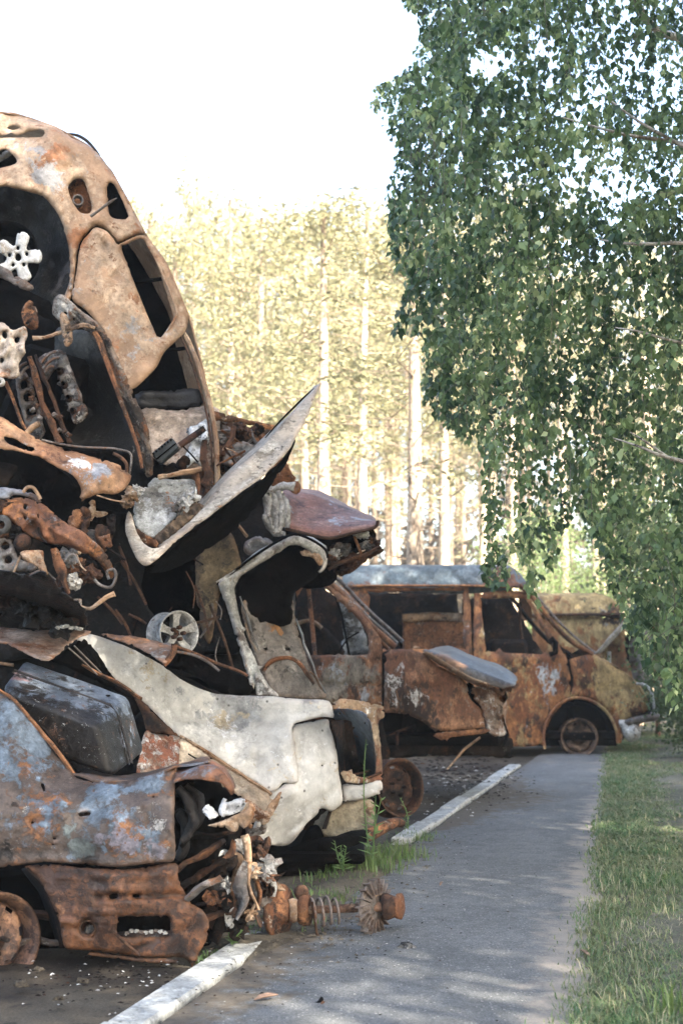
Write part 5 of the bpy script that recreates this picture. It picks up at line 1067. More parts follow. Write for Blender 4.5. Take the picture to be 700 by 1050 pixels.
m = MB(); m.lathe([(0, .045), (.02, .042), (.037, .028), (.044, .0), (.038, -.03), (0, -.04)], W(23.5, 556.5, YB-.02), (.2, -1, .2), 18); m.crumple(.008, 20); m.build('ball_joint', DRUST, o)
P5(o, 'torn_flap', TANR, [(21, 567), (30, 564), (44, 565), (45, 572), (50, 588), (49, 592), (44, 587), (36, 578), (26, 575)], YB-.1, roll=2, rz=.02, amp=.015, step=3, seed=50, ridges=[(24, 570, 48, 588, 2, .03)])
shard(o, 'torn_strut', RUST, [(55, 562), (60, 578), (64, 592), (70, 610)], YB-.03, [.03, .05, .045, .05], 3)
for k, (x, y, mt) in enumerate([(72, 574, STEEL), (80, 582, RUST), (86, 578, INNER), (76, 597, ASH), (70, 570, STEEL), (84, 592, INNER), (64, 600, DRUST), (92, 588, DRUST)]):
    lump(o, 'bracket_lump', mt, x, y, YB+.04+.02*(k % 3), (.03+.01*(k % 3), .03, .035), k+4, .5)
T5(o, 'tow_hook', STEEL, [(68, 574), (72, 569), (78, 570), (80, 577)], .007, YB-.02, 6)
# suspension bits left edge
for k, (x, y) in enumerate([(0, 520), (-4, 536), (4, 545), (16, 548)]): lump(o, 'suspension_lump', INNER if k % 2 else DRUST, x, y, YB+.02, (.05, .04, .045), 20+k, .6)
m = MB(); m.lathe([(.02, .0), (.045, 0), (.05, -.02), (.03, -.03), (.02, -.02)], W(1, 538, YB-.05), (0, -1, 0), 18); m.build('bush_ring', STEEL, o)
# between fender and blade: brackets
for k, (p_, mt) in enumerate([([(84, 520), (92, 522), (90, 545), (84, 548)], DRUST), ([(90, 514), (98, 513), (97, 530), (92, 534)], TANR), ([(96, 524), (111, 525), (104, 531), (98, 530)], TANR), ([(74, 526), (84, 523), (88, 540), (70, 538)], RUST), ([(100, 540), (116, 541), (112, 560), (106, 566), (100, 556)], DRUST), ([(88, 545), (98, 542), (104, 560), (96, 556)], STEEL), ([(110, 530), (118, 528), (118, 545), (112, 548)], INNER)]):
    P5(o, 'torn_plate', mt, p_, YB+.22+.03*(k % 3), roll=2, rz=.02, amp=.03, asc=11, step=3, seed=51+k)
T5(o, 'exhaust_stub', TANR, [(82, 622), (92, 624), (102, 618), (110, 612), (118, 609)], [.008, .01, .011, .013, .016], YB-.05, 7, cr=.004)
T5(o, 'exhaust_stub', ASH, [(-10, 600), (0, 600), (8, 600.5)], .012, YB-.1, 6)
o_fe = o
# charred mass below
t_ = thing('charred_heap', 'black charred stuffing slumped in the heap below the bumper beam', 'debris', tuple(W(40, 620, YB+.2)))
CM = metal('char', wear=0, base=(.008, .006, .005), layers=[((.04, .037, .034), 9, .56, .08), ((.06, .03, .02), 4, .52, .1)], rough=.55, bump=1, pits=0)
P5(t_, 'cushion', CM, [(-40, 585), (20, 588), (50, 592), (70, 612), (88, 626), (84, 646), (50, 650), (-40, 650)], [(-40, 600, YB+.1), (40, 620, YB-.02), (88, 640, YB+.2)], roll=8, rz=.12, amp=.05, asc=9, step=4, seed=60)
for k, (x, y) in enumerate([(30, 622), (38, 630), (60, 640), (0, 612), (50, 612)]): lump(t_, 'charred_lump', CM, x, y, YB, (.06, .05, .05), 30+k, .7, n=2)
for k in range(6): lump(t_, 'ash_crumb', ASH, 60+k*4.5, 644+rnd.uniform(-2, 1), YB-.12, (.012, .012, .008), 40+k, .5, n=1)
# rods in the dark middle
o = thing('fallen_rods', 'thin rusty rods leaning in the dark hollow above the white wheel', 'metal rods', tuple(W(140, 620, 8.2)))
for a, b in [((122, 560), (134, 600)), ((118, 625), (134, 652)), ((132, 630), (150, 640)), ((124, 575), (150, 620)), ((100, 612), (126, 640)), ((196, 640), (226, 632)), ((200, 600), (214, 650)), ((215, 620), (240, 690))]: T5(o, 'rod', DRUST, [a, ((a[0]+b[0])/2+2, (a[1]+b[1])/2), b], .009, 8.3, 5)

# wires, hoses and holed plates hanging in the hollows
rw = random.Random(12)
for k in range(16):
    x, y = rw.uniform(-5, 110), rw.uniform(500, 632); L_ = rw.uniform(12, 34); a_ = rw.uniform(0, 3.1)
    T5(o_fe, 'hanging_wire', [STEEL, DRUST, TANR, INNER][k % 4], [(x, y), (x+math.cos(a_)*L_*.5+rw.uniform(-4, 4), y+math.sin(a_)*L_*.5+rw.uniform(0, 5)), (x+math.cos(a_)*L_, y+math.sin(a_)*L_)], rw.choice([.003, .004, .006]), YB+rw.uniform(-.06, .12), 5)
for k in range(14):
    x, y = rw.uniform(0, 112), rw.uniform(515, 625); w2, h2 = rw.uniform(3, 7), rw.uniform(4, 9); a_ = rw.uniform(-.8, .8); c_, s_ = math.cos(a_), math.sin(a_)
    q_ = [(x+u*w2*c_-v*h2*s_, y+u*w2*s_+v*h2*c_) for u, v in ((-1, -1), (-1, -1), (1, -.8), (1, -.8), (.9, 1), (.9, 1), (-.6, 1), (-.6, 1))]
    P5(o_fe, 'holed_bracket', [DRUST, RUST, STEEL, TANR, INNER][k % 5], q_, YB+rw.uniform(.06, .2), [arc(x, y-h2*.2, 1.1, 1.2, 0, 300, 5)] if w2 > 4 else [], roll=2, rz=.02, amp=.01, asc=12, step=2.5, seed=200+k, jag=.15)
for k in range(12):
    x, y = rw.uniform(105, 235), rw.uniform(550, 655); L_ = rw.uniform(14, 46); a_ = rw.uniform(.2, 2.6)
    T5(o, 'hanging_wire', [DRUST, INNER, STEEL][k % 3], [(x, y), (x+math.cos(a_)*L_*.5+rw.uniform(-6, 6), y+math.sin(a_)*L_*.5), (x+math.cos(a_)*L_, y+math.sin(a_)*L_)], rw.choice([.004, .006, .010]), 8.5, 5)
# ---------------------------------------------------------------- BLADE: upturned hood with scrap on it
YH = 7.5; o = thing('upturned_hood', 'long grey tan car hood bent upward to a sharp tip pointing at the forest', 'car hood', tuple(W(220, 510, YH))); org = tuple(o.location)
KM = metal('burnt hood', (.36, .31, .25), [((.5, .45, .37), 5, .5, .1), ((.2, .17, .13), 4, .54, .1), ((.09, .075, .06), 5, .64, .07), ((.4, .2, .09), 6, .68, .06)], org, rough=.7, bump=.35, burn=.35, streak=1.6, flake=.3)
DH = [(329, 393, YH+.35), (268, 459, YH+.1), (234, 486, YH), (200, 524, YH-.08), (163, 562, YH-.15), (130, 535, YH-.05), (303, 449, YH+.1), (244, 508, YH-.12), (148, 581, YH-.2)]
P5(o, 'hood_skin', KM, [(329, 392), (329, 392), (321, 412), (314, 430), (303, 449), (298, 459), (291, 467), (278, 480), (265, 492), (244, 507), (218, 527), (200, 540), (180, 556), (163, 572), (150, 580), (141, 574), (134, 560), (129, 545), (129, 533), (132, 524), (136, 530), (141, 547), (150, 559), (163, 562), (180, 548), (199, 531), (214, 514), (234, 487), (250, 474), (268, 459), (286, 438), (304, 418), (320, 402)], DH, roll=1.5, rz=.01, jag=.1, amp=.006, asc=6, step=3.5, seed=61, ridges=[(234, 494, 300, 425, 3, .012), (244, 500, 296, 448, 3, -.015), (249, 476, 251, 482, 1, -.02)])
P5(o, 'hood_underside', SOOT_SHADE, [(303, 450), (292, 468), (266, 494), (244, 509), (218, 529), (200, 542), (180, 558), (160, 576), (148, 583), (160, 588), (190, 578), (215, 562), (245, 540), (262, 520), (280, 495), (294, 474)], [(303, 450, YH+.12), (244, 509, YH-.1), (148, 583, YH-.18), (262, 520, YH+.25), (200, 572, YH+.2)], roll=2, rz=.02, amp=.01, step=5, seed=62)
# real thickness of the blade behind its upper edge: inner side of the hood
m = loft([[(329, 393, YH+.36), (304, 419, YH+.25), (268, 460, YH+.12), (234, 488, YH+.02), (199, 532, YH-.06), (163, 563, YH-.13)], [(322, 396, YH+.6), (296, 424, YH+.55), (262, 458, YH+.5), (228, 488, YH+.45), (196, 524, YH+.4), (160, 552, YH+.3)]], 24, .01, 5); m.build('hood_inner', KM, o)
T5(o, 'hood_edge', SOOT_SHADE, [(322, 398), (312, 407), (302, 417), (288, 431), (272, 449)], [.003, .008, .01, .009, .004], YH+.18, 6, .5)
m = panel([(158, 552), (170, 540), (184, 528), (199, 516), (210, 520), (198, 532), (182, 546), (166, 562)], YH-.02, roll=2, rz=.01, amp=.004, step=2.2, seed=63, ridges=[(162+7*k, 552-6*k, 168+7*k, 560-6*k, 1.1, .03) for k in range(7)]); m.build('ribbed_strip', metal('brown rib', (.1, .07, .045), [((.25, .17, .1), 8, .52, .08)]), o)
P5(o, 'inner_plate', metal('ashy plate', wear=0, base=(.36, .37, .35), layers=[((.52, .53, .52), 5, .5, .1, [(190, 500, YH, .1)]), ((.2, .19, .165), 4, .55, .1), ((.035, .03, .028), 16, .63, .04), ((.3, .13, .06), 6, .66, .06, [(150, 548, YH, .05)])], org=org, rough=.8, burn=.3), [(161, 489), (175, 492), (198, 492), (200, 503), (199, 513), (188, 522), (178, 532), (168, 543), (158, 551), (148, 550), (141, 541), (137, 532), (138, 518), (141, 508), (150, 498)], [(160, 490, YH+.2), (199, 500, YH+.2), (150, 550, YH-.02), (138, 525, YH+.05)], roll=3, rz=.02, amp=.012, asc=6, step=3, seed=64)
P5(o, 'lining_scrap', RUST, [(140, 542), (150, 548), (161, 554), (163, 562), (152, 559), (143, 552)], YH-.06, roll=2, rz=.01, amp=.01, step=2.5, seed=65)
for k, (x, y, mt) in enumerate([(134, 508, TANR), (140, 504, ASH), (131, 515, TANR), (190, 516, ASH), (196, 508, ASH), (185, 520, STEEL)]): lump(o, 'melted_lump', mt, x, y, YH-.02, (.03, .025, .03), 50+k, .7)
# ---------------------------------------------------------------- WRECK under the blade's back edge
YG = 8.25; o = thing('gutted_car', 'gutted rusty car shell with torn beams between the curved roof rail and the upturned hood', 'wrecked car', tuple(W(210, 470, YG))); org = tuple(o.location)
P5(o, 'pale_panel', metal('beige shell', (.42, .33, .26), [((.55, .45, .36), 4, .5, .12), ((.32, .29, .27), 4, .55, .1), ((.2, .11, .07), 5, .6, .08)], org, burn=.3), [(143, 424), (150, 418), (180, 421), (208, 416), (224, 420), (226, 436), (222, 470), (205, 480), (175, 478), (158, 470), (148, 450)], [(143, 424, YG), (224, 420, YG+.1), (180, 475, YG-.1)], roll=4, rz=.04, amp=.01, step=5, seed=66, ridges=[(150, 428, 210, 426, 4, .03), (150, 440, 164, 428, 2, -.02)])
P5(o, 'roof_strip', RUST, [(214, 421), (222, 422), (236, 426), (248, 429), (268, 433), (284, 437), (280, 442), (262, 438), (246, 434), (234, 433), (216, 430)], [(214, 425, YG-.05), (284, 437, YG+.3)], roll=2, rz=.02, amp=.008, step=3.5, seed=67)
P5(o, 'inner_shell', metal('inner mottled', (.1, .055, .035), [((.25, .12, .06), 8, .5, .08), ((.035, .025, .02), 6, .5, .08), ((.4, .38, .35), 9, .6, .05)], org, bump=.8), [(216, 430), (234, 433), (262, 438), (280, 442), (275, 455), (262, 470), (240, 490), (225, 505), (205, 520), (200, 500), (196, 480), (205, 455)], YG+.12, roll=3, rz=.03, amp=.045, asc=7, step=4, seed=68)
P5(o, 'white_foam', metal('white scorched foam', wear=0, base=(.6, .62, .63), layers=[((.12, .13, .14), 9, .54, .06)], org=org, burn=.2), [(190, 441), (200, 436), (212, 430), (215, 445), (212, 460), (206, 478), (200, 474), (192, 480), (184, 474), (192, 462), (196, 452)], YG-.12, roll=3, rz=.03, amp=.025, asc=14, step=3, seed=69)
T5(o, 'cross_beam', TANR, [(163, 490), (178, 487), (192, 484), (207, 480)], [.02, .018, .018, .02], YG-.6, 7, .7, cr=.008)
T5(o, 'door_beam', RUST, [(202, 480), (204, 494), (203, 506), (196, 514)], [.018, .022, .02, .016], YG-.58, 7, .7, cr=.01)
T5(o, 'door_beam', DRUST, [(210, 452), (208, 470), (214, 486), (210, 500)], [.02, .02, .022, .02], YG-.5, 7, .7, cr=.012)
for k, (p_, Y) in enumerate([([(226, 440), (236, 448), (246, 455), (258, 462)], YG), ([(240, 436), (236, 452), (228, 468)], YG-.05), ([(258, 440), (262, 452), (272, 460)], YG), ([(222, 478), (236, 470), (252, 462)], YG-.15), ([(230, 460), (240, 475), (236, 488)], YG-.1), ([(266, 445), (254, 456), (244, 470)], YG+.02)]): T5(o, 'broken_tube', [RUST, DRUST, STEEL][k % 3], p_, .016, Y, 6, .6, cr=.01)
for k in range(14): lump(o, 'seized_part', [DRUST, RUST, STEEL, INNER][k % 4], rnd.uniform(222, 272), rnd.uniform(440, 478)-k*.4, YG+.02, (.035, .03, .03), 70+k, .6, n=2 if k % 3 else 1)
P5(o, 'ash_patch', STEEL, [(232, 462), (244, 452), (258, 455), (262, 464), (250, 474), (236, 480), (228, 474)], YG-.02, roll=4, rz=.04, amp=.03, asc=12, step=3, seed=71)
# plastic looking block with a row of holes and a rod
t_ = thing('slotted_box', 'dark blue grey slotted metal box lying on the scorched foam', 'metal box', tuple(W(171, 462, YG-.5))); YS = YG-.55
a0, a1, a2 = W(156, 466, YS), W(177, 449, YS), W(164, 477, YS); ux = (a1-a0); uz = (a2-a0); L1, L2 = ux.length, uz.length; ux.normalize(); uz = (uz-ux*uz.dot(ux)).normalized(); uy = ux.cross(uz)
rot = Matrix((ux, uy, uz)).transposed(); cB = (a1+W(164, 477, YS))/2
m = MB(); m.box(cB, (L1, .08, L2), rot, .008); bo_ = m.build('box_body', metal('blue grey plastic', wear=0, base=(.06, .075, .085), layers=[((.1, .12, .13), 7, .52, .1)], rough=.4, burn=.2, pits=0), t_)
for k in range(7): m = MB(); m.lathe([(0, .0), (.006, 0), (.006, -.01), (0, -.01)], cB+ux*(L1*(-.42+.14*k))-uz*L2*.34-uy*.045*(1 if uy.y > 0 else -1), uy, 8); m.build('slot', SOOT_SHADE, bo_)
m = MB(); m.box(cB+uz*L2*.1-uy*.044*(1 if uy.y > 0 else -1), (L1*.98, .012, L2*.08), rot, .002); m.build('rib', SOOT_SHADE, bo_)
m = MB(); m.tube([W(184, 457, YS), W(196, 449, YS), W(210, 439, YS)], [.018, .019, .017], 10); m.build('rod', DRUST, t_)
m = MB(); m.lathe([(.0, 0), (.018, 0), (.02, .02), (.0, .02)], W(184, 457, YS-.02), (-.8, .2, -.5), 12); m.build('end_cap', STEEL, t_)
for k, (p_) in enumerate([[(180, 478), (188, 468), (196, 472), (190, 482)], [(168, 480), (178, 474), (184, 484), (172, 490)]]): P5(o, 'dark_scrap', INNER, p_, YS+.05, amp=.02, asc=12, step=3, seed=74+k)
for k in range(9):
    x, y = rw.uniform(205, 270), rw.uniform(436, 488); L_ = rw.uniform(10, 26); a_ = rw.uniform(0, 3.1)
    T5(o, 'hanging_wire', [TANR, STEEL, RUST][k % 3], [(x, y), (x+math.cos(a_)*L_*.5+rw.uniform(-5, 5), y-L_*.2), (x+math.cos(a_)*L_, y+math.sin(a_)*L_*.4)], .004, YG-.1, 5)
T5(o, 'thin_rod', SOOT_SHADE, [(188, 458), (196, 466), (203, 474)], .005, YS, 5)

# ---------------------------------------------------------------- REDDISH HOOD WRECK behind
YK = 9.6; o = thing('reddish_wreck', 'rear of a burnt car with a flat reddish brown panel above a snapped beam', 'wrecked car', tuple(W(340, 540, YK+.5))); org = tuple(o.location)
RM = metal('reddish hood', (.24, .11, .075), [((.33, .18, .13), 4, .5, .12), ((.42, .42, .44), 6, .62, .08, [(330, 512, YK, .12), (372, 530, YK, .12), (345, 537, YK, .1), (300, 520, YK, .07)]), ((.1, .045, .03), 5, .57, .1)], org, rough=.5, bump=.3, burn=.35, streak=2)
m = loft([[(290, 520, YK-.05), (292, 541, YK-.1), (316, 547, YK-.14), (338, 551, YK-.18), (360, 546, YK-.2), (384, 541, YK-.2)], [(289, 510, YK), (300, 530, YK), (322, 536, YK-.02), (345, 537, YK-.05), (366, 535, YK-.06), (386, 534, YK-.08)], [(290, 500, YK+.2), (306, 504, YK+.3), (322, 508, YK+.3), (340, 516, YK+.3), (362, 524, YK+.3), (384, 531, YK+.2)], [(292, 499, YK+.6), (310, 501, YK+.8), (328, 504, YK+.9), (346, 513, YK+.9), (362, 521, YK+.9), (380, 529, YK+.8)]], 30, .012, 4, 5); m.build('flat_panel', RM, o)
m = MB(); m.tube(lift([(292, 542), (316, 548), (338, 552), (360, 547), (384, 541), (387, 534)], YK-.2), .012, 5, sub=3); m.build('panel_lip', DRUST, o)
P5(o, 'torn_side', RUST, [(280, 462), (290, 470), (300, 486), (309, 500), (304, 506), (292, 500), (280, 500), (272, 488)], YK-.1, roll=3, rz=.03, amp=.03, asc=8, step=3, seed=80)
P5(o, 'boot_gap', SOOT_SHADE, [(285, 540), (330, 552), (378, 542), (384, 556), (360, 572), (338, 600), (300, 600), (280, 560)], YK+.12, amp=.03, step=6, seed=81)
T5(o, 'snapped_beam', DRUST, [(337, 584), (348, 578), (362, 573), (378, 567), (391, 561)], [.022, .03, .03, .03, .022], YK-.15, 7, .7, cr=.014)
T5(o, 'beam_stay', RUST, [(363, 550), (367, 560), (371, 570)], .01, YK-.1, 5)
for k, (x, y, mt) in enumerate([(345, 568, ASH), (352, 563, STEEL), (340, 574, RUST), (384, 557, DRUST), (376, 560, STEEL), (360, 577, DRUST), (372, 548, ASH), (352, 585, INNER)]): lump(o, 'broken_bit', mt, x, y, YK-.05, (.04, .03, .03), 90+k, .7)
P5(o, 'lower_flap', DRUST, [(337, 560), (350, 560), (360, 568), (388, 560), (392, 566), (376, 576), (356, 588), (342, 586)], YK+.05, roll=3, rz=.03, amp=.03, asc=9, step=3.5, seed=82)
# melted aluminium and tarp
t_ = thing('melted_metal', 'whitish melted metal hanging in folds beside the reddish panel', 'melted metal', tuple(W(286, 525, YK-.3)))
for k, p_ in enumerate([[(270, 502), (274, 520), (281, 548)], [(276, 500), (282, 516), (284, 546)], [(284, 502), (290, 520), (288, 544)], [(270, 502), (286, 500), (302, 499)], [(290, 506), (294, 522), (292, 540)], [(272, 528), (278, 540), (290, 546)]]):
    m = MB(); m.tube(lift(p_, YK-.35), [.022, .032, .02], 8, .7, sub=5); m.crumple(.03, 14, seed=k); m.build('fold', ALU, t_)
P5(o, 'grey_tarp', STEEL, [(252, 556), (262, 550), (276, 552), (282, 562), (276, 570), (256, 570), (250, 564)], YK-.3, roll=5, rz=.08, amp=.03, asc=7, step=3, seed=84)
P5(o, 'brown_board', metal('brown board', (.12, .09, .05), [((.2, .15, .08), 4, .52, .12), ((.03, .025, .02), 3, .53, .12)], org), [(205, 548), (218, 538), (232, 529), (238, 545), (244, 564), (247, 582), (240, 592), (228, 600), (222, 630), (215, 660), (206, 640), (200, 590)], YK-.9, roll=3, rz=.03, amp=.012, step=5, seed=85)
for k, (p_) in enumerate([[(236, 530), (246, 540), (252, 550)], [(238, 527), (243, 532), (244, 540)], [(262, 500), (270, 495), (278, 488)]]): T5(o, 'frayed_end', RUST if k else TANR, p_, .014, YK-.7, 6, cr=.02)

# ---------------------------------------------------------------- UPPER-RIGHT: rust sheet and black trough over the white wreck
YQ = 7.6; o = thing('crumpled_panels', 'crumpled pinkish rusty sheet with a black trough lying on the pale wreck', 'sheet metal', tuple(W(80, 662, YQ-.6))); org = tuple(o.location)
P5(o, 'rusty_sheet', metal('pinkish sheet', (.38, .24, .17), [((.5, .38, .31), 4, .5, .12), ((.28, .12, .06), 4, .57, .1), ((.06, .04, .03), 7, .66, .06)], org, rough=.6, burn=.35), [(-50, 642), (0, 643), (26, 645), (49, 646), (72, 646), (94, 647), (88, 651), (80, 655), (68, 664), (60, 671), (50, 677), (40, 676), (30, 671), (16, 664), (0, 659), (-50, 650)], [(-50, 646, 6.9), (50, 646, 7.0), (50, 676, 6.55), (94, 648, 7.1)], roll=2.5, rz=.02, amp=.01, step=3.5, seed=86, ridges=[(2, 650, 30, 656, 1.5, -.02), (10, 647, 40, 652, 1.5, .02)])
P5(o, 'rusty_plate', metal('mottled plate', (.2, .13, .1), [((.34, .17, .09), 5, .5, .1), ((.3, .3, .3), 5, .57, .08)], org), [(104, 650), (120, 651), (136, 652), (152, 655), (166, 658), (180, 661), (178, 668), (170, 680), (158, 674), (146, 667), (128, 659), (112, 654)], [(104, 650, 7.9), (180, 661, 7.8), (168, 680, 7.6)], roll=2, rz=.02, amp=.01, step=3, seed=87)
T5(o, 'plate_edge', RUST, [(179, 660), (178, 668), (173, 676), (168, 681)], .02, 7.65, 6, .6)
P5(o, 'black_trough', SOOT_SHADE, [(178, 664), (198, 670), (222, 681), (240, 688), (253, 695), (260, 706), (258, 712), (236, 712), (222, 708), (207, 698), (188, 688), (170, 682)], 7.75, roll=3, rz=.05, amp=.012, step=4, seed=88)
T5(o, 'trough_edge', RUST, [(180, 663), (200, 670), (222, 680), (242, 687), (254, 693)], .009, 7.7, 5); T5(o, 'trough_edge', STEEL, [(178, 668), (196, 671), (212, 678), (225, 688)], .008, 7.66, 5)
P5(o, 'dark_flap', SOOT_SHADE, [(52, 676), (72, 664), (86, 655), (100, 670), (112, 688), (124, 704), (136, 716), (118, 708), (90, 694), (70, 684)], 7.05, roll=2, rz=.02, amp=.01, step=4, seed=89)
for k, p_ in enumerate([[(70, 664), (86, 678), (100, 692)], [(76, 662), (92, 678), (104, 690)]]): T5(o, 'wire', STEEL, p_, .004, 6.95, 4)
T5(o, 'rust_strip', RUST, [(84, 682), (100, 690), (120, 700), (138, 712), (146, 716)], [.012, .02, .022, .02, .016], 6.98, 6, .5, cr=.004)
T5(o, 'rust_strip', TANR, [(-20, 676), (0, 680), (14, 682)], .016, 6.8, 6, .5)
# alloy wheel
t_ = thing('alloy_wheel', 'whitish five spoke alloy wheel standing in the dark hollow of the heap', 'alloy wheel', tuple(W(178, 662, 8.1)))
wheel(t_, 'rim', W(177, 650, 8.1), (.62, -.78, .05), .128, .15, ALU, spokes=5, depth=.2)

# ---------------------------------------------------------------- FUEL TANK
t_ = thing('fuel_tank', 'long dark suitcase shaped metal tank lying tilted on the nearest wreck', 'metal tank', tuple(W(75, 740, 6.5))); org = tuple(t_.location)
cs = {}
cs[0, 0, 1] = W(0, 704, 6.30); cs[1, 0, 1] = W(101, 742, 6.22); cs[0, 1, 1] = W(24, 673, 6.75); cs[1, 1, 1] = W(134, 712, 6.67)
cs[0, 0, 0] = W(22, 764, 6.34); cs[1, 0, 0] = W(116, 800, 6.26); cs[0, 1, 0] = W(48, 742, 6.78); cs[1, 1, 0] = W(152, 772, 6.70)
def tri(u, v, w_):
    p = Vector()
    for (a, b, c), q in cs.items(): p += q*((u if a else 1-u)*(v if b else 1-v)*(w_ if c else 1-w_))
    return p
n = 22; vs_ = []; fs = []; cube = MB()
def rb_(u, v, w_):
    q = Vector((u*2-1, v*2-1, w_*2-1)); r_ = Vector((.14, .3, .26))  # rounded by pulling corners in
    o_ = [0, 0, 0]; inn = [max(-1+r_[i], min(1-r_[i], q[i])) for i in range(3)]; d = [(q[i]-inn[i])/r_[i] for i in range(3)]
    L_ = math.sqrt(sum(x*x for x in d)); mx_ = max(abs(x) for x in d)
    if L_ > 1e-6 and mx_ > 1e-6:
        k = mx_/L_
        for i in range(3): o_[i] = inn[i]+d[i]*k*r_[i]
    else: o_ = list(q)
    return tri((o_[0]+1)/2, (o_[1]+1)/2, (o_[2]+1)/2)
for ax in range(3):
    for s_ in (0, 1):
        rows = []
        for i in range(n+1):
            row = []
            for j in range(n+1):
                c3 = [0, 0, 0]; c3[ax] = s_; c3[(ax+1) % 3] = i/n; c3[(ax+2) % 3] = j/n; row.append(rb_(*c3))
            rows.append(row)
        if s_ == 0: rows = [r_[::-1] for r_ in rows]
        cube.grid(rows)
cube.crumple(.004, 6)
TK = metal('tank metal', wear=0, base=(.13, .155, .19), layers=[((.2, .235, .28), 5, .5, .12), ((.3, .19, .2), 4, .62, .1, [(20, 690, 6.5, .15)]), ((.02, .017, .015), 9, .53, .1, [(60, 765, 6.3, .24), (110, 780, 6.25, .22), (30, 745, 6.3, .14), (140, 765, 6.55, .2), (90, 775, 6.25, .22), (70, 775, 6.3, .2), (50, 750, 6.3, .14)]), ((.72, .71, .69), 38, .66, .03, [(112, 745, 6.23, .045), (113, 765, 6.23, .05), (118, 725, 6.3, .05), (88, 742, 6.2, .04)]), ((.13, .07, .045), 12, .62, .05)], org=org, rough=.42, bump=.3, burn=.3, pits=0, flake=.25)  # dark spots on the front mix grit with painted-in shade
tb = cube.build('tank_shell', TK, t_)
m = MB(); m.tube([tri(u, .52, 1.015) for u in np.linspace(.02, .95, 12)]+[tri(1.008, .52, w_) for w_ in (.85, .6, .3, .05)], .006, 6); m.build('seam', metal('dark seam', wear=0, base=(.035, .03, .03), layers=[]), t_)
m = MB(); m.tube([tri(u, .46, 1.012) for u in np.linspace(.02, .95, 12)]+[tri(1.006, .46, w_) for w_ in (.85, .6, .3, .05)], .004, 6); m.build('seam', TK, t_)
m = MB(); m.lathe([(0, .004), (.01, .004), (.012, 0)], tri(.86, .75, 1.0), (0, -.2, 1), 10); m.build('vent', SOOT_SHADE, t_)

# ---------------------------------------------------------------- WHITE HATCHBACK
YC = 8.3; o = thing('pale_wreck', 'whitish grey burnt hatchback with its rear side facing the path', 'wrecked car', (-.75, 9.0, 0)); org = tuple(o.location)
CMt = metal('ash white body', (.47, .455, .415), [((.60, .585, .54), 3, .52, .14, [(150, 668, 8.2, .18), (165, 695, 8.2, .1), (250, 775, YC, .15), (225, 790, YC, .12)]), ((.33, .335, .33), 3, .60, .12, [(240, 728, YC, .22), (310, 790, YC, .1), (200, 735, YC, .12), (318, 722, YC, .09)]),
    ((.72, .71, .69), 15, .64, .04, [(230, 745, YC, .12), (200, 728, YC, .1)]), ((.44, .37, .26), 4, .62, .1, [(228, 735, YC, .1), (165, 694, 8.2, .07), (130, 690, 8.2, .1)]),
    ((.30, .16, .08), 5, .70, .07, [(188, 757, YC, .05), (275, 806, YC, .05)]), ((.06, .055, .05), 11, .735, .04, [(267, 776, YC, .035)])], org, rough=.6, bump=.22, burn=.14, pits=.5, flake=.16)
DC = [(78, 654, 7.85), (184, 756, 8.05), (276, 812, 8.1), (224, 712, 8.35), (338, 720, 8.35), (304, 745, 8.2), (240, 745, 8.28), (240, 775, 8.16), (300, 800, 8.15)]
P5(o, 'quarter_panel', CMt, jag=.07, out=[(78, 654), (84, 651), (94, 650.5), (112, 656), (132, 664), (150, 673), (168, 683), (184, 695), (200, 704), (212, 709), (224, 712), (250, 713), (280, 714), (300, 716), (320, 717), (334, 718), (339, 721), (343, 733), (342, 736), (330, 735), (312, 739), (302, 742), (299, 748), (301, 760), (304, 780), (306, 798), (303, 803), (290, 803), (286, 808), (276, 812), (262, 802), (240, 789), (224, 778), (208, 768), (195, 761), (184, 755), (172, 744), (160, 732), (146, 719), (132, 708), (118, 697), (108, 688), (92, 670)], Y=DC, roll=1.5, rz=.015, amp=.007, asc=4, step=4, seed=91,
   ridges=[(225, 713, 335, 722, 7, .03), (205, 738, 300, 744, 10, -.03), (262, 757, 262, 800, 2, -.012), (250, 758, 278, 758, 2, -.012), (287, 766, 300, 797, 3, .012)], dents=[(267, 777, 5, .02), (166, 694, 10, .01), (240, 728, 18, .02)])
P5(o, 'rear_corner', CMt, [(299, 745), (312, 741), (324, 739), (336, 738), (338, 746), (342, 758), (345, 770), (347, 790), (350, 806), (351, 822), (346, 828), (338, 832), (330, 829), (324, 836), (314, 845), (306, 856), (296, 866), (282, 867), (262, 865), (256, 862), (262, 840), (264, 824), (275, 814), (286, 808), (292, 804), (300, 802), (303, 796), (302, 782), (299, 762)], [(303, 744, 8.3), (338, 746, 8.42), (350, 815, 8.38), (262, 840, 8.12), (300, 866, 8.3), (300, 810, 8.14)], [arc(330, 785, 1, 1, 0, 300, 5)], roll=3, rz=.03, amp=.008, asc=6, step=3.5, seed=92, jag=.15, ridges=[(308, 745, 310, 860, 1.6, -.012), (318, 842, 300, 858, 3, .03), (268, 830, 305, 812, 2, .01), (322, 745, 325, 830, 6, .01)])
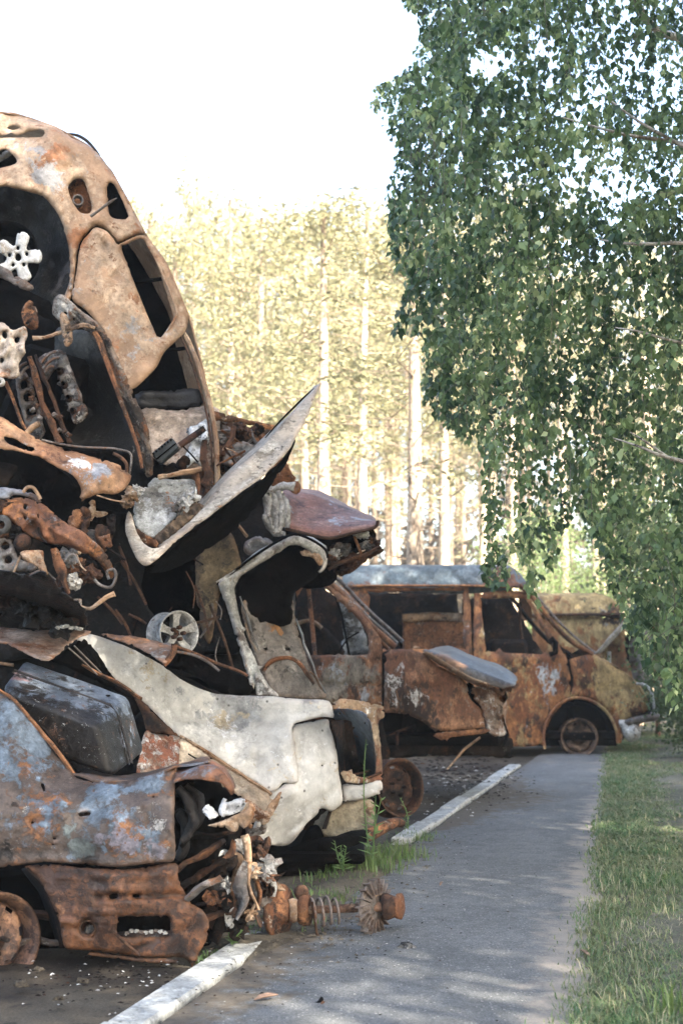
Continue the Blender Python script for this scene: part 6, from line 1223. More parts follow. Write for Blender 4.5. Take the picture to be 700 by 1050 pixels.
# lamp housing
P5(o, 'lamp_surround', metal('surround rust', (.3, .2, .12), [((.42, .33, .22), 5, .5, .1), ((.2, .08, .04), 5, .54, .1), ((.55, .52, .47), 7, .6, .06)], org), [(346, 718), (352, 716), (372, 719), (392, 724), (394, 730), (393, 736), (388, 740), (389, 755), (391, 775), (392, 790), (391, 800), (378, 803), (364, 803), (355, 802), (350, 795), (352, 790), (372, 797), (384, 795), (385, 780), (383, 760), (380, 742), (374, 733), (360, 729), (346, 728), (340, 725)], [(346, 718, 8.5), (392, 725, 8.75), (391, 800, 8.7), (352, 798, 8.4)], roll=2, rz=.02, amp=.008, step=3, seed=94)
P5(o, 'lamp_housing', metal('blue grey housing', (.12, .16, .2), [((.2, .25, .29), 5, .5, .1), ((.25, .12, .06), 5, .62, .08), ((.04, .04, .045), 4, .6, .08)], org, rough=.5), [(342, 728), (352, 727), (368, 729), (376, 734), (380, 744), (383, 762), (385, 785), (383, 795), (372, 798), (368, 790), (366, 770), (362, 752), (360, 740), (350, 738), (342, 737)], [(342, 728, 8.55), (385, 790, 8.72), (366, 770, 8.8)], [arc(348, 732, 1.6, 1.2, 0, 300, 5), arc(374, 742, 1, 1.6, 0, 300, 5)], roll=2, rz=.02, amp=.005, step=3, seed=95)
P5(o, 'lamp_cavity', INNER, [(338, 736), (364, 736), (370, 760), (372, 798), (350, 800), (344, 770)], 8.95, amp=.02, step=5, seed=96)
T5(o, 'lamp_sill', RUST, [(350, 796), (362, 800), (376, 798), (391, 792)], .014, 8.6, 6, .6); T5(o, 'lamp_sill', DRUST, [(348, 790), (362, 794), (380, 790)], .012, 8.7, 6, .6)
P5(o, 'rear_apron', CMt, [(350, 806), (356, 804), (372, 805), (390, 800), (391, 812), (386, 815), (374, 819), (360, 821), (351, 820)], 8.5, roll=3, rz=.03, amp=.01, step=3, seed=97)
P5(o, 'inner_apron', metal('tan apron', (.34, .29, .2), [((.2, .12, .07), 5, .55, .1)], org), [(326, 838), (340, 828), (354, 822), (380, 819), (384, 836), (384, 852), (356, 862), (332, 858), (322, 850)], 8.6, roll=4, rz=.05, amp=.015, step=4, seed=98)
m = MB(); m.tube([W(326, 864, 8.2), W(340, 864, 8.2), W(360, 861, 8.3), W(374, 856, 8.4)], [.04, .05, .05, .045], 10, .8, sub=4); m.crumple(.014, 8); m.build('bumper_bar', SOOT_SHADE, o)
m = MB(); m.tube([W(372, 857, 8.38), W(388, 851, 8.48), W(404, 844, 8.58), W(412, 845, 8.62)], [.044, .045, .04, .03], 10, .8, sub=4); m.crumple(.012, 8); m.build('bumper_bar', RUST, o, 'orange rusty end of the bumper')
P5(o, 'dark_corner_sheet', SOOT_SHADE, [(316, 850), (326, 846), (332, 862), (328, 880), (300, 880), (305, 868)], 8.5, amp=.02, step=4, seed=99)  # black crumpled sheet below the rear corner
# wheel arch lip, inner arch in beige and rust
T5(o, 'arch_lip', TANR, [(184, 755, 8.02), (200, 764, 8.02), (222, 778, 8.04), (245, 793, 8.06), (262, 804, 8.08), (278, 815, 8.1)], [.018, .02, .022, .022, .022, .018], 8, 7, .6, cr=.004)
P5(o, 'arch_inner', metal('beige arch', (.38, .29, .2), [((.48, .4, .3), 4, .5, .1), ((.3, .14, .07), 5, .57, .08)], org, burn=.4), [(184, 758), (200, 766), (222, 780), (245, 795), (262, 806), (278, 817), (280, 826), (268, 834), (262, 828), (250, 820), (232, 808), (205, 800), (186, 800), (181, 785)], [(184, 758, 7.95), (278, 817, 7.98), (186, 800, 7.85), (262, 828, 7.85)], roll=3, rz=.02, amp=.012, step=4, seed=100, ridges=[(196, 770, 200, 796, 2, .02), (200, 768, 256, 812, 2, -.02)])
P5(o, 'mottled_panel', metal('flaking panel', (.3, .12, .07), [((.6, .57, .54), 12, .53, .05), ((.45, .32, .24), 6, .53, .08)], org, bump=.7), [(148, 752), (160, 752), (176, 754), (185, 757), (184, 770), (182, 798), (170, 800), (150, 800), (140, 797)], [(148, 752, 7.7), (185, 757, 7.85), (165, 800, 7.6)], roll=2, rz=.02, amp=.012, asc=12, step=3, seed=101, ridges=[(176, 756, 178, 798, 1.5, .015)])
P5(o, 'brown_gusset', DRUST, [(134, 709), (146, 719), (160, 732), (172, 744), (182, 754), (170, 752), (152, 750), (146, 735)], 7.75, roll=3, rz=.02, amp=.02, step=3, seed=102)
P5(o, 'torn_corner', TANR, [(246, 818), (258, 822), (272, 832), (276, 824), (288, 812), (286, 822), (280, 836), (270, 846), (262, 842), (256, 850), (250, 842), (240, 830)], 7.8, roll=2, rz=.02, amp=.02, asc=10, step=3, seed=103)
T5(o, 'black_pen_rod', SOOT_SHADE, [(193, 773), (205, 780), (212, 783)], .004, 7.75, 4)
P5(o, 'vent_box', metal('grey vent', (.25, .25, .24), [((.05, .04, .035), 6, .52, .1)], org), [(256, 826), (268, 826), (272, 832), (273, 852), (264, 856), (252, 856)], 8.02, [[(258, 834), (266, 832), (268, 846), (258, 848)]], roll=2, rz=.01, amp=.005, step=3, seed=104)
# roof-less cabin: far side and floor so it holds from the side
P5(o, 'far_side', INNER, [(100, 664), (200, 706), (330, 722), (345, 800), (300, 860), (150, 840), (60, 760)], 9.6, amp=.03, step=10, seed=105)
m = loft([[(94, 652, 7.95), (168, 685, 8.3), (224, 713, 8.38), (334, 720, 8.4)], [(110, 668, 9.4), (190, 705, 9.5), (240, 714, 9.6), (330, 720, 9.6)]], 20, .02, 4); m.build('shelf', INNER, o)
m = MB(); m.box(W(230, 868, 8.9), (1.7, 1.2, .06), None, .02); m.crumple(.02, 3); m.build('floor_pan', SOOT_SHADE, o)
m = loft([[(338, 738, 8.45), (350, 800, 8.45), (330, 850, 8.45)], [(366, 738, 9.5), (372, 800, 9.5), (350, 840, 9.5)]], 12, .03, 4); m.build('tail_panel', INNER, o)
# under the arch: hollow, axle mess
P5(o, 'arch_hollow', SOOT_SHADE, [(180, 796), (262, 826), (290, 868), (330, 860), (330, 900), (200, 930), (170, 880)], 8.45, amp=.04, step=7, seed=106)

# upright tailgate frame: white C with dark lining, inner trim and round arch
YU = 8.75; t_ = thing('open_tailgate_frame', 'pale grey bent frame of an opened tailgate rising above the whitish hatchback', 'tailgate', tuple(W(270, 640, YU))); org = tuple(t_.location)
UM = metal('frame ash', (.36, .37, .35), [((.56, .56, .53), 6, .5, .08), ((.14, .13, .12), 6, .57, .08), ((.3, .2, .13), 6, .64, .06, [(262, 700, YU, .08), (320, 562, YU, .06)])], org, rough=.6, bump=.3, burn=.35)
P5(t_, 'side_frame', UM, [(224, 598), (230, 591), (238, 586), (262, 570), (280, 559), (294, 551), (302, 549), (310, 550), (320, 554), (330, 560), (335, 568), (336, 576), (333, 583), (328, 588), (330, 578), (326, 571), (318, 565), (308, 560), (298, 559), (290, 564), (272, 575), (256, 585), (247, 591), (242, 599), (241, 606), (244, 624), (250, 648), (256, 664), (262, 676), (268, 690), (276, 702), (286, 714), (276, 715), (268, 712), (262, 700), (260, 708), (257, 706), (250, 680), (240, 648), (232, 622), (226, 606)], [(224, 598, YU-.1), (302, 549, YU), (336, 576, YU+.15), (258, 706, YU-.12), (286, 714, YU), (244, 624, YU)], roll=2.5, rz=.03, amp=.008, asc=6, step=3, seed=107, ridges=[(232, 602, 256, 690, 2.4, .02), (240, 592, 292, 558, 2.4, .02)])
m = loft([[(224, 599, YU-.08), (262, 571, YU-.04), (296, 551, YU+.02), (318, 554, YU+.1), (334, 566, YU+.18)], [(226, 596, YU+.4), (262, 568, YU+.45), (298, 549, YU+.5), (320, 552, YU+.55), (333, 562, YU+.6)], [(236, 596, YU+1.1), (266, 572, YU+1.1), (298, 556, YU+1.15), (318, 558, YU+1.2), (332, 566, YU+1.2)]], 24, .015, 4, 2); m.build('outer_skin', UM, t_)
T5(t_, 'rubber_seal', SOOT_SHADE, [(223, 600), (236, 589), (262, 569.5), (284, 555.5), (301, 548), (318, 553), (333, 563), (336, 572)], .009, YU-.06, 5)
P5(t_, 'inner_lining', SOOT_SHADE, [(242, 600), (256, 585), (290, 564), (306, 560), (322, 567), (330, 578), (326, 590), (312, 600), (300, 612), (298, 640), (262, 640), (248, 634)], YU+.22, roll=4, rz=.05, amp=.02, step=5, seed=108)
P5(t_, 'torn_lining', TANR, [(308, 565), (318, 564), (327, 568), (331, 576), (327, 580), (320, 572), (310, 570)], YU+.1, roll=2, rz=.01, amp=.01, step=3, seed=109)
P5(t_, 'side_trim', metal('grey trim', (.17, .15, .13), [((.28, .26, .23), 4, .52, .1), ((.3, .14, .05), 4, .62, .08, [(278, 640, YU+.3, .1)]), ((.04, .035, .03), 5, .58, .1, [(270, 612, YU+.3, .12), (300, 625, YU+.3, .1)])], org), [(248, 618), (262, 612), (284, 612), (300, 616), (304, 640), (310, 660), (316, 680), (324, 696), (334, 716), (300, 716), (284, 714), (270, 694), (258, 664), (250, 640)], [(248, 618, YU+.2), (300, 616, YU+.35), (334, 716, YU+.25), (284, 714, YU+.15)], [[(266, 625), (272, 624), (282, 634), (291, 650), (290, 655), (264, 653), (263, 640)] if False else [(270, 664), (274, 663.5), (275, 666), (271, 666.5)], [(292, 664), (297, 664), (298, 667), (293, 667)]], roll=3, rz=.02, amp=.01, step=4, seed=110, ridges=[(262, 656, 296, 657, 2, .02), (272, 624, 296, 656, 2, -.02), (262, 624, 272, 624, 2, -.02), (260, 668, 305, 672, 2, .015)])
P5(t_, 'triangle_trim', metal('orange trim', (.32, .16, .06), [((.2, .18, .15), 4, .52, .08)], org), [(266, 626), (272, 625), (282, 636), (291, 650), (290, 654), (265, 652)], YU+.26, roll=2, rz=.01, amp=.006, step=3, seed=111)
T5(t_, 'wheel_house_arch', RUST, [(270, 688), (276, 680), (286, 675), (298, 675), (308, 681), (316, 692), (322, 702)], [.014, .018, .018, .018, .018, .018, .014], YU+.15, 7, .7, cr=.006)
P5(t_, 'wheel_house', metal('wheel house grey', (.25, .25, .23), [((.3, .17, .09), 5, .53, .1), ((.06, .05, .045), 5, .58, .1)], org), [(271, 690), (278, 682), (288, 678), (298, 678), (308, 684), (316, 695), (320, 705), (322, 714), (300, 712), (282, 708), (274, 700)], YU+.25, roll=3, rz=.03, amp=.01, step=3, seed=112)
for k, p_ in enumerate([[(246, 612), (252, 626), (258, 646), (266, 670)], [(252, 640), (256, 656), (262, 668)], [(304, 634), (312, 660), (324, 690), (333, 712)], [(318, 688), (324, 694), (330, 708)]]): T5(t_, 'torn_flange', [UM, TANR, UM, TANR][k], p_, [.012, .016, .014, .01], YU+.05+.1*(k > 1), 6, .5, cr=.01)
P5(t_, 'base_gusset', UM, [(262, 690), (268, 694), (276, 704), (286, 714), (272, 714), (264, 714), (262, 706)], YU-.1, roll=2, rz=.01, amp=.01, step=3, seed=113)

# ---------------------------------------------------------------- NEAREST WRECK
YN = 5.9; o = thing('peeling_wreck', 'nearest burnt car with blue grey peeling paint and rusty lower bumper', 'wrecked car', (-1.3, 6.6, 0)); org = tuple(o.location)
NMt = metal('peeling blue rust', (.09, .068, .056), [
    ((.25, .11, .045), 5, .56, .12, [(62, 806, YN, .09), (48, 830, YN, .1), (86, 872, YN, .045), (26, 770, YN, .04), (40, 845, YN, .06), (170, 870, YN, .05), (74, 790, YN, .04)]),
    ((.16, .205, .255), 3.4, .585, .1, [(8, 740, YN+.26, .2), (34, 765, YN+.24, .13), (4, 785, YN+.08, .14), (110, 808, YN+.1, .12), (150, 802, YN+.1, .1), (195, 785, YN+.1, .08), (24, 842, YN, .03)]),
    ((.24, .22, .25), 4.5, .67, .08, [(118, 850, YN, .09), (140, 870, YN, .09), (165, 872, YN, .06), (100, 860, YN, .04)]),
    ((.17, .2, .2), 5, .66, .08, [(88, 866, YN, .07), (175, 800, YN, .04), (70, 850, YN, .05)]),
    ((.2, .13, .09), 5, .66, .06, [(10, 782, YN, .07), (30, 750, YN, .04)]), ((.42, .4, .36), 11, .67, .04, [(150, 832, YN, .05), (163, 846, YN, .05), (140, 825, YN, .03), (172, 868, YN, .04), (20, 760, YN, .03)]),
    ((.028, .024, .022), 4, .64, .1, [(10, 872, YN, .10), (45, 876, YN, .08), (60, 772, YN, .05), (90, 882, YN, .05), (-20, 880, YN, .1)])], org, rough=.45, bump=.5, burn=.6, flake=.5)
DN = [(-60, 700, YN+.3), (0, 700, YN+.3), (16, 720, YN+.25), (60, 772, YN+.28), (78, 798, YN+.2), (0, 790, YN+.02), (0, 840, YN-.06), (60, 830, YN-.02), (130, 800, YN+.14), (120, 840, YN-.03), (178, 796, YN+.12), (178, 850, YN), (0, 890, YN+.0), (178, 882, YN+.02), (90, 888, YN)]
P5(o, 'fender', NMt, [(-60, 690), (0, 709), (8, 713), (16, 720), (28, 733), (40, 748), (50, 760), (60, 772), (68, 784), (75, 794), (82, 799), (100, 802), (120, 802), (135, 800), (156, 794), (176, 788), (182, 786), (180, 800), (179, 820), (179, 850), (179, 882), (160, 884), (140, 887), (120, 889), (100, 888), (80, 886), (52, 884), (28, 886), (0, 890), (-60, 892)], DN, [arc(33.5, 843.5, 1.4, 1.2, 0, 300, 6), [(80, 834), (93, 832.5), (92, 835.5), (81, 836.5)], arc(56, 860, 1.8, .9, 0, 300, 5), arc(55, 866, 1.6, .8, 0, 300, 5), [(42, 803), (45, 803), (47, 811), (45, 812)], [(30, 0)]*0 or arc(157, 817, 1.2, 1, 0, 300, 5)], roll=3, rz=.02, hroll=1.5, hz=.01, amp=.006, asc=5, step=3.6, seed=120,
   ridges=[(0, 842, 60, 838, 3, -.012), (60, 838, 90, 826, 4, .012), (-40, 873, 175, 874, 6, -.01), (140, 822, 150, 850, 3, .012), (158, 826, 150, 846, 2.5, -.012), (164, 836, 176, 852, 2, .012), (138, 830, 146, 824, 1.5, .012)], dents=[(158, 840, 8, .012), (62, 790, 10, .02)])
T5(o, 'pillar_edge', metal('edge rust', (.32, .14, .06), [((.1, .05, .03), 6, .52, .1)]), [(0, 708), (16, 719), (40, 747), (60, 771), (76, 794)], [.01, .012, .015, .018, .015], YN+.25, 6, .6, cr=.004)
# deck going back from the fender's upper edge
m = loft([[(74, 793, YN+.22), (100, 801, YN+.16), (135, 799, YN+.15), (180, 786, YN+.13), (216, 779, YN+.1)], [(96, 790, YN+.7), (120, 794, YN+.7), (150, 792, YN+.7), (184, 784, YN+.7), (214, 777, YN+.6)]], 20, .02, 6); m.build('deck', NMt, o)
m = loft([[(-60, 690, YN+.32), (0, 708, YN+.32), (40, 747, YN+.32), (76, 793, YN+.26)], [(-60, 712, YN+1.1), (0, 730, YN+1.1), (40, 760, YN+1.1), (76, 797, YN+1.0)]], 20, .02, 5); m.build('rear_window_edge', INNER, o)
# peeled curl at the right end of the deck
CU = metal('curl rust', (.24, .1, .05), [((.16, .2, .24), 5, .58, .08, [(196, 785, YN, .08)]), ((.08, .04, .03), 6, .52, .1)], org, rough=.5)
m = loft([[(178, 801, YN+.05), (190, 798, YN+.05), (204, 799, YN+.04), (216, 802, YN+.03), (226, 803, YN+.03), (233, 809, YN+.03), (237, 815, YN+.05)], [(180, 794, YN+.08), (194, 789, YN+.08), (206, 786, YN+.06), (218, 787, YN+.05), (228, 793, YN+.05), (236, 803, YN+.05), (240, 812, YN+.07)], [(180, 787, YN+.3), (196, 783, YN+.3), (208, 779, YN+.3), (218, 780, YN+.3), (229, 786, YN+.3), (237, 797, YN+.3), (241, 809, YN+.3)]], 22, .008, 8, 7); m.build('peeled_curl', CU, o)
P5(o, 'lamp_cave', SOOT_SHADE, [(178, 800), (204, 798), (232, 806), (242, 820), (250, 850), (240, 870), (215, 900), (182, 912), (178, 880)], YN+.45, amp=.04, asc=6, step=5, seed=121)
CL = metal('charred cloth', wear=0, base=(.018, .014, .012), layers=[((.06, .046, .038), 5, .54, .12)], rough=.6, bump=.8, pits=0)
for k, (p_, w_) in enumerate([([(184, 808), (196, 822), (200, 842), (186, 864)], .05), ([(192, 806), (204, 822), (206, 840), (196, 856)], .045), ([(182, 830), (190, 845), (192, 868), (184, 880)], .05)]):
    m = MB(); m.tube(lift(p_, YN+.2+.05*k), [w_*.6, w_, w_, w_*.5], 10, .5, sub=5); m.crumple(.02, 9, seed=k); m.build('charred_fold', CL, o)
for k, (p_) in enumerate([[(209, 828), (214, 825), (220, 830), (224, 836), (218, 840), (212, 838), (208, 833)], [(226, 824), (238, 821), (249, 818), (252, 824), (248, 830), (238, 834), (228, 838), (224, 832)], [(228, 818), (232, 820), (230, 826), (226, 824)]]):
    P5(o, 'ash_flake', ASHW, p_, YN+.08, roll=2, rz=.015, amp=.02, asc=18, step=2, seed=122+k)
P5(o, 'lamp_bracket', TANR, [(213, 846), (225, 842), (240, 836), (252, 830), (256, 822), (262, 830), (258, 842), (250, 850), (246, 846), (243, 852), (236, 852), (232, 848), (222, 848)], YN+.06, roll=2, rz=.02, amp=.012, step=2.5, seed=126)
# lower bumper with fog lamp hole, grille slot and ragged end
LM = metal('bumper rust', (.045, .022, .014), [((.15, .063, .028), 4.5, .5, .1, [(66, 940, YN, .07), (80, 965, YN, .06), (195, 960, YN, .08)]), ((.03, .02, .016), 4, .54, .1), ((.14, .13, .12), 9, .64, .06), ((.3, .14, .06), 9, .68, .05, [(60, 930, YN, .05), (70, 965, YN, .04)])], org, rough=.5, bump=.4)
P5(o, 'lower_bumper', LM, [(26, 888), (52, 887), (80, 889), (120, 892), (150, 889), (180, 885), (183, 900), (190, 916), (197, 926), (208, 932), (212, 938), (215, 946), (214, 958), (210, 968), (204, 978), (202, 986), (198, 993), (194, 986), (188, 982), (176, 981), (150, 982), (130, 979), (114, 977), (92, 974), (74, 973), (68, 972), (64, 962), (62, 948), (56, 932), (48, 916), (40, 903), (32, 894)], [(26, 888, YN+.04), (180, 885, YN+.04), (66, 960, YN-.02), (215, 946, YN+.1), (120, 915, YN-.04), (130, 979, YN+.03)],
   [[(120, 943), (124, 940), (150, 939), (172, 939), (175, 943), (175, 955), (172, 960), (150, 961), (124, 960), (120, 956)], arc(90, 951, 8, 9, 0, 340, 16), [(112, 918), (121, 916), (121, 921), (113, 922)], [(136, 917), (142, 917), (142, 920), (136, 920)]], roll=3, rz=.025, hroll=3, hz=.02, amp=.01, asc=6, step=3.4, seed=127,
   ridges=[(100, 920, 190, 918, 3, -.03), (90, 935, 118, 936, 2, .01), (60, 900, 180, 897, 3, .012), (76, 930, 74, 968, 3, .01)])
m = MB(); m.lathe([(.026, .0), (.034, 0), (.036, .012), (.028, .014), (.024, -.02), (.022, -.05), (.0, -.05)], W(90, 952, YN-.0), (.1, -1, .05), 20); m.build('fog_lamp_cup', DRUST, o)
lump(o, 'fog_lamp_lens', STEEL, 92, 953, YN+.04, (.018, .02, .018), 3, .3)
P5(o, 'bumper_floor', metal('debris tray', (.16, .1, .07), [((.45, .44, .42), 22, .58, .05)]), [(122, 955), (174, 954), (176, 962), (140, 966), (120, 962)], [(122, 955, YN+.2), (174, 954, YN+.2), (140, 966, YN+.04)], amp=.01, step=3, seed=128)
for k in range(9): lump(o, 'debris_crumb', ASH if k % 3 else STEEL, 130+k*5, 956+rnd.uniform(-2, 2), YN+.08, (.009, .009, .007), 130+k, .5, n=1)
P5(o, 'bumper_back', SOOT_SHADE, [(60, 895), (190, 890), (215, 945), (200, 975), (70, 968)], YN+.45, amp=.03, step=7, seed=129)
P5(o, 'bumper_lower_lip', LM, [(92, 976), (140, 982), (178, 983), (180, 988), (150, 987), (110, 982), (90, 979)], YN+.06, roll=1.5, rz=.01, amp=.006, step=3, seed=130)
T5(o, 'loose_rod', DRUST, [(118, 957), (130, 968), (144, 980)], .006, YN-.04, 5)
P5(o, 'inner_arch', SOOT_SHADE, [(-60, 888), (30, 888), (48, 912), (58, 932), (64, 955), (66, 975), (40, 985), (-60, 985)], YN+.5, amp=.03, step=8, seed=131, roll=0)
m = loft([[(28, 890, YN+.03), (46, 911, YN+.02), (60, 944, YN), (68, 972, YN)], [(22, 892, YN+.3), (40, 914, YN+.3), (52, 945, YN+.3), (60, 972, YN+.3)]], 14, .008, 6); m.build('arch_flange', INNER, o)
T5(o, 'axle_arm', metal('sooty arm', (.06, .055, .05), [((.25, .24, .22), 14, .6, .05)]), [(20, 968), (34, 962), (52, 966), (66, 965)], [.03, .035, .03, .03], YN+.22, 8, .8, cr=.01)
T5(o, 'axle_arm', DRUST, [(24, 940), (44, 938), (64, 942)], [.04, .045, .04], YN+.3, 8, .8, cr=.01)
wheel(o, 'front_wheel', W(-13, 963, YN+.12), (.62, -.78, 0), .2, .17, metal('drum rust', (.13, .07, .045), [((.05, .03, .025), 6, .5, .1), ((.22, .12, .07), 5, .55, .1)], rough=.55))
# radiator support and beams seen through the broken corner
for k, (p_, r_, mt, Y) in enumerate([([(183, 912), (200, 900), (216, 890), (232, 880)], [.03, .034, .03, .028], INNER, YN+.2), ([(182, 890), (198, 882), (214, 872), (230, 862)], [.028, .03, .028, .02], DRUST, YN+.22), ([(190, 924), (204, 914), (220, 905), (228, 900)], [.028, .034, .03, .03], STEEL, YN+.05), ([(196, 936), (210, 940), (226, 938), (250, 936)], [.028, .03, .028, .026], DRUST, YN+.3), ([(184, 866), (200, 858), (220, 858), (240, 854)], [.02, .024, .022, .02], INNER, YN+.25), ([(200, 928), (226, 924), (248, 918)], [.02, .02, .018], DRUST, YN+.4)]): T5(o, 'support_beam', mt, p_, r_, Y, 9, .8, cr=.016)
for k, (p_, w_, mt, Y) in enumerate([([(250, 856), (256, 876), (254, 900), (262, 930)], [.03, .045, .05, .03], TANR, YN+.25), ([(254, 884), (248, 906), (250, 926), (244, 944)], [.04, .05, .06, .03], STEEL, YN+.24), ([(236, 876), (246, 884), (242, 902), (236, 914)], [.03, .05, .045, .02], TANR, YN+.3), ([(262, 876), (272, 884), (278, 890), (268, 900)], [.03, .05, .05, .03], DRUST, YN+.4), ([(228, 912), (232, 930), (226, 950), (218, 966)], [.04, .06, .07, .04], INNER, YN+.3), ([(262, 900), (266, 918), (264, 940), (270, 952)], [.03, .035, .03, .02], RUST, YN+.35), ([(212, 930), (224, 944), (240, 950), (256, 956)], [.05, .06, .05, .03], DRUST, YN+.35), ([(240, 860), (236, 872), (228, 880)], [.02, .04, .03], RUST, YN+.2), ([(270, 898), (280, 906), (284, 920)], [.03, .04, .02], ASH, YN+.5)]): shard(o, 'torn_strip', mt, p_, Y, w_, k+10, .02)
for k in range(30):
    x = rnd.uniform(222, 276); y = rnd.uniform(868, 952); lump(o, 'twisted_scrap', [DRUST, INNER, STEEL, ASH, RUST, INNER, TANR][k % 7], x, y, YN+.3+.25*rnd.random(), tuple(rnd.uniform(.018, .045) for _ in range(3)), 140+k, .9, rot=(0, rnd.uniform(0, 3), rnd.uniform(0, 3)), n=2 if k % 3 else 1)
# far side, floor
m = MB(); m.box((-2.0, YN+.95, .33), (1.9, 1.1, .06), None, .02); m.crumple(.02, 3); m.build('floor_pan', SOOT_SHADE, o)
P5(o, 'far_side', INNER, [(-60, 700), (20, 735), (70, 798), (170, 798), (205, 820), (200, 950), (-60, 950)], YN+1.35, amp=.03, step=12, seed=132)

# ---------------------------------------------------------------- AXLE with gear wheel on the path
Yx = 6.55; ca = G(352, 962)
t_ = thing('broken_axle', 'rusty broken axle shaft with finned disc and coil lying on the path', 'axle', (W(345, 935, Yx).x, Yx, 0)); org = tuple(t_.location)
AX = metal('axle rust', (.24, .13, .08), [((.36, .22, .13), 9, .5, .1), ((.1, .055, .035), 8, .54, .1)], org, bump=.6)
a = W(280, 937, Yx-.05); b = W(408, 934, Yx+.06); a.z = .125; b.z = .13; d = (b-a); Ld = d.length; d.normalize()
def at_(px): return a+d*(Ld*(px-280)/128.)
m = MB(); m.tube([at_(284), at_(330), at_(372), at_(400)], [.022, .018, .02, .022], 10, sub=3); m.crumple(.003, 20); sh_ = m.build('shaft', AX, t_)
m = MB(); m.lathe([(0, -.012), (.118, -.012), (.122, 0), (.118, .012), (.06, .014), (.05, .03), (.03, .05), (0, .05)], at_(286), d+Vector((.0, -.72, 0)), 32); m.crumple(.003, 14); m.build('brake_disc', RUST, t_)
m = MB(); m.lathe([(0, -.02), (.05, -.02), (.055, 0), (.04, .045), (.03, .05), (0, .05)], at_(300), d, 16); m.build('hub', TANR, t_)
m = MB(); m.lathe([(.02, -.02), (.062, -.02), (.07, 0), (.066, .022), (.02, .022)], at_(312), d+Vector((0, -.5, 0)), 20); m.crumple(.002, 14); m.build('bearing_ring', RUST, t_)
m = MB(); m.tube([at_(310)+Vector((0, 0, .05)), W(309, 922, Yx)], .014, 7); m.build('ball_stud', DRUST, t_)
m = MB(); cB2 = W(309, 915, Yx); m.lathe([(0, -.034), (.018, -.03), (.031, -.014), (.034, 0), (.031, .016), (.018, .03), (0, .034)], cB2, (0, 0, 1), 16); m.build('ball', DRUST, t_)
m = MB(); u = d.orthogonal().normalized(); v = d.cross(u); pts = []
for k in range(70):
    q = k/69; ang = q*2*math.pi*3.6; pts.append(at_(318+28*q)+(u*math.cos(ang)+v*math.sin(ang))*(.058-.006*math.sin(q*9))+Vector((0, 0, -.008)))
m.tube(pts, .0065, 6); m.build('coil_spring', metal('pale spring', (.26, .24, .22), [((.2, .09, .05), 9, .55, .08)]), t_)
m = MB(); m.tube([at_(318)+v*.06, at_(322)+Vector((.01, -.03, -.095)), at_(326)+Vector((.0, -.02, -.11))], .006, 5, sub=3); m.build('spring_tail', DRUST, t_)
# the finned disc
FG = metal('finned disc steel', (.17, .165, .155), [((.09, .075, .065), 9, .5, .1), ((.28, .2, .13), 12, .6, .06)], org, bump=.6)
cf = at_(382); df = (d+Vector((.0, -.85, 0))).normalized(); uf = df.orthogonal().normalized(); vf = df.cross(uf)
m = MB(); m.lathe([(0, -.02), (.035, -.022), (.05, -.014), (.1, -.010), (.118, -.004), (.118, .006), (.06, .01), (0, .016)], cf, df, 36); gd = m.build('finned_disc', FG, t_)
for k in range(20):
    a_ = 2*math.pi*k/20; r0 = uf*math.cos(a_)+vf*math.sin(a_); s_ = df.cross(r0)
    m = MB(); rows = []
    for q, rr in enumerate((.058, .085, .11, .128)):
        cc_ = cf+r0*rr+s_*(.016*q/3); rows.append([cc_-df*.014+s_*.003, cc_+df*(.026)+s_*.003, cc_+df*.026-s_*.003, cc_-df*.014-s_*.003])
    m.grid(rows, True, False); m.f.append(tuple(len(m.v)-4+i for i in range(4))); m.sm.append(False); m.f.append((3, 2, 1, 0)); m.sm.append(False); m.build('fin', FG, gd)
m = MB(); m.lathe([(.03, -.03), (.055, -.02), (.062, .0), (.05, .03), (.03, .05), (0, .05)], at_(396), d, 20); m.crumple(.005, 14); m.build('boot', DRUST, t_)
m = MB(); m.lathe([(0, -.014), (.045, -.014), (.056, -.008), (.058, .012), (.045, .018), (.02, .02), (0, .03)], at_(408), d+Vector((0, -.6, 0)), 24); m.crumple(.004, 18); m.build('end_flange', RUST, t_)

# ---------------------------------------------------------------- LITTER on path and soil
def stone(px, py, sx, sz, mat, name, label, cat, seed, group=None, flat=1):
    g_ = G(px, py); t_ = thing(name, label, cat, tuple(g_), group); Y = g_.y
    import bmesh
    bm = bmesh.new(); bmesh.ops.create_icosphere(bm, subdivisions=3, radius=1); vs_ = []
    for v in bm.verts:
        dd = v.co.normalized(); q = dd*1.5+Vector((seed*2.7, 0, 0)); r_ = 1+.5*mnoise.noise(q)+.25*mnoise.noise(q*3)
        vs_.append(g_+Vector((dd.x*sx*r_, dd.y*sx*.7*r_, max(-.2*sz, dd.z*sz*r_)+sz*.3+.015)))
    fs = [tuple(v.index for v in f.verts) for f in bm.faces]; bm.free(); m = MB(); m.add(vs_, fs, False); m.build('chunk' if name != 'leaf' else 'blade', mat, t_)
    return t_
stone(416, 977, .036, .022, metal('charred chip', wear=0, base=(.2, .19, .17), layers=[((.5, .48, .45), 14, .52, .05), ((.02, .02, .02), 10, .52, .05)]), 'charred_chunk', 'small black and white charred chunk on the path right of the axle', 'debris', 3)
t_ = thing('twisted_scrap_piece', 'small dark twisted scrap of metal lying at the bottom of the path', 'debris', tuple(G(320, 1034)))
shard(t_, 'strip', INNER, [(312, 1037, G(312, 1038).y), (318, 1032, G(318, 1034).y), (326, 1030, G(326, 1034).y), (330, 1025, G(330, 1033).y)], 5, [.014, .02, .026, .03], 4, .008); shard(t_, 'strip', DRUST, [(322, 1038, G(322, 1039).y), (328, 1034, G(328, 1036).y), (331, 1028, G(331, 1034).y)], 5, [.02, .02, .015], 6, .006)
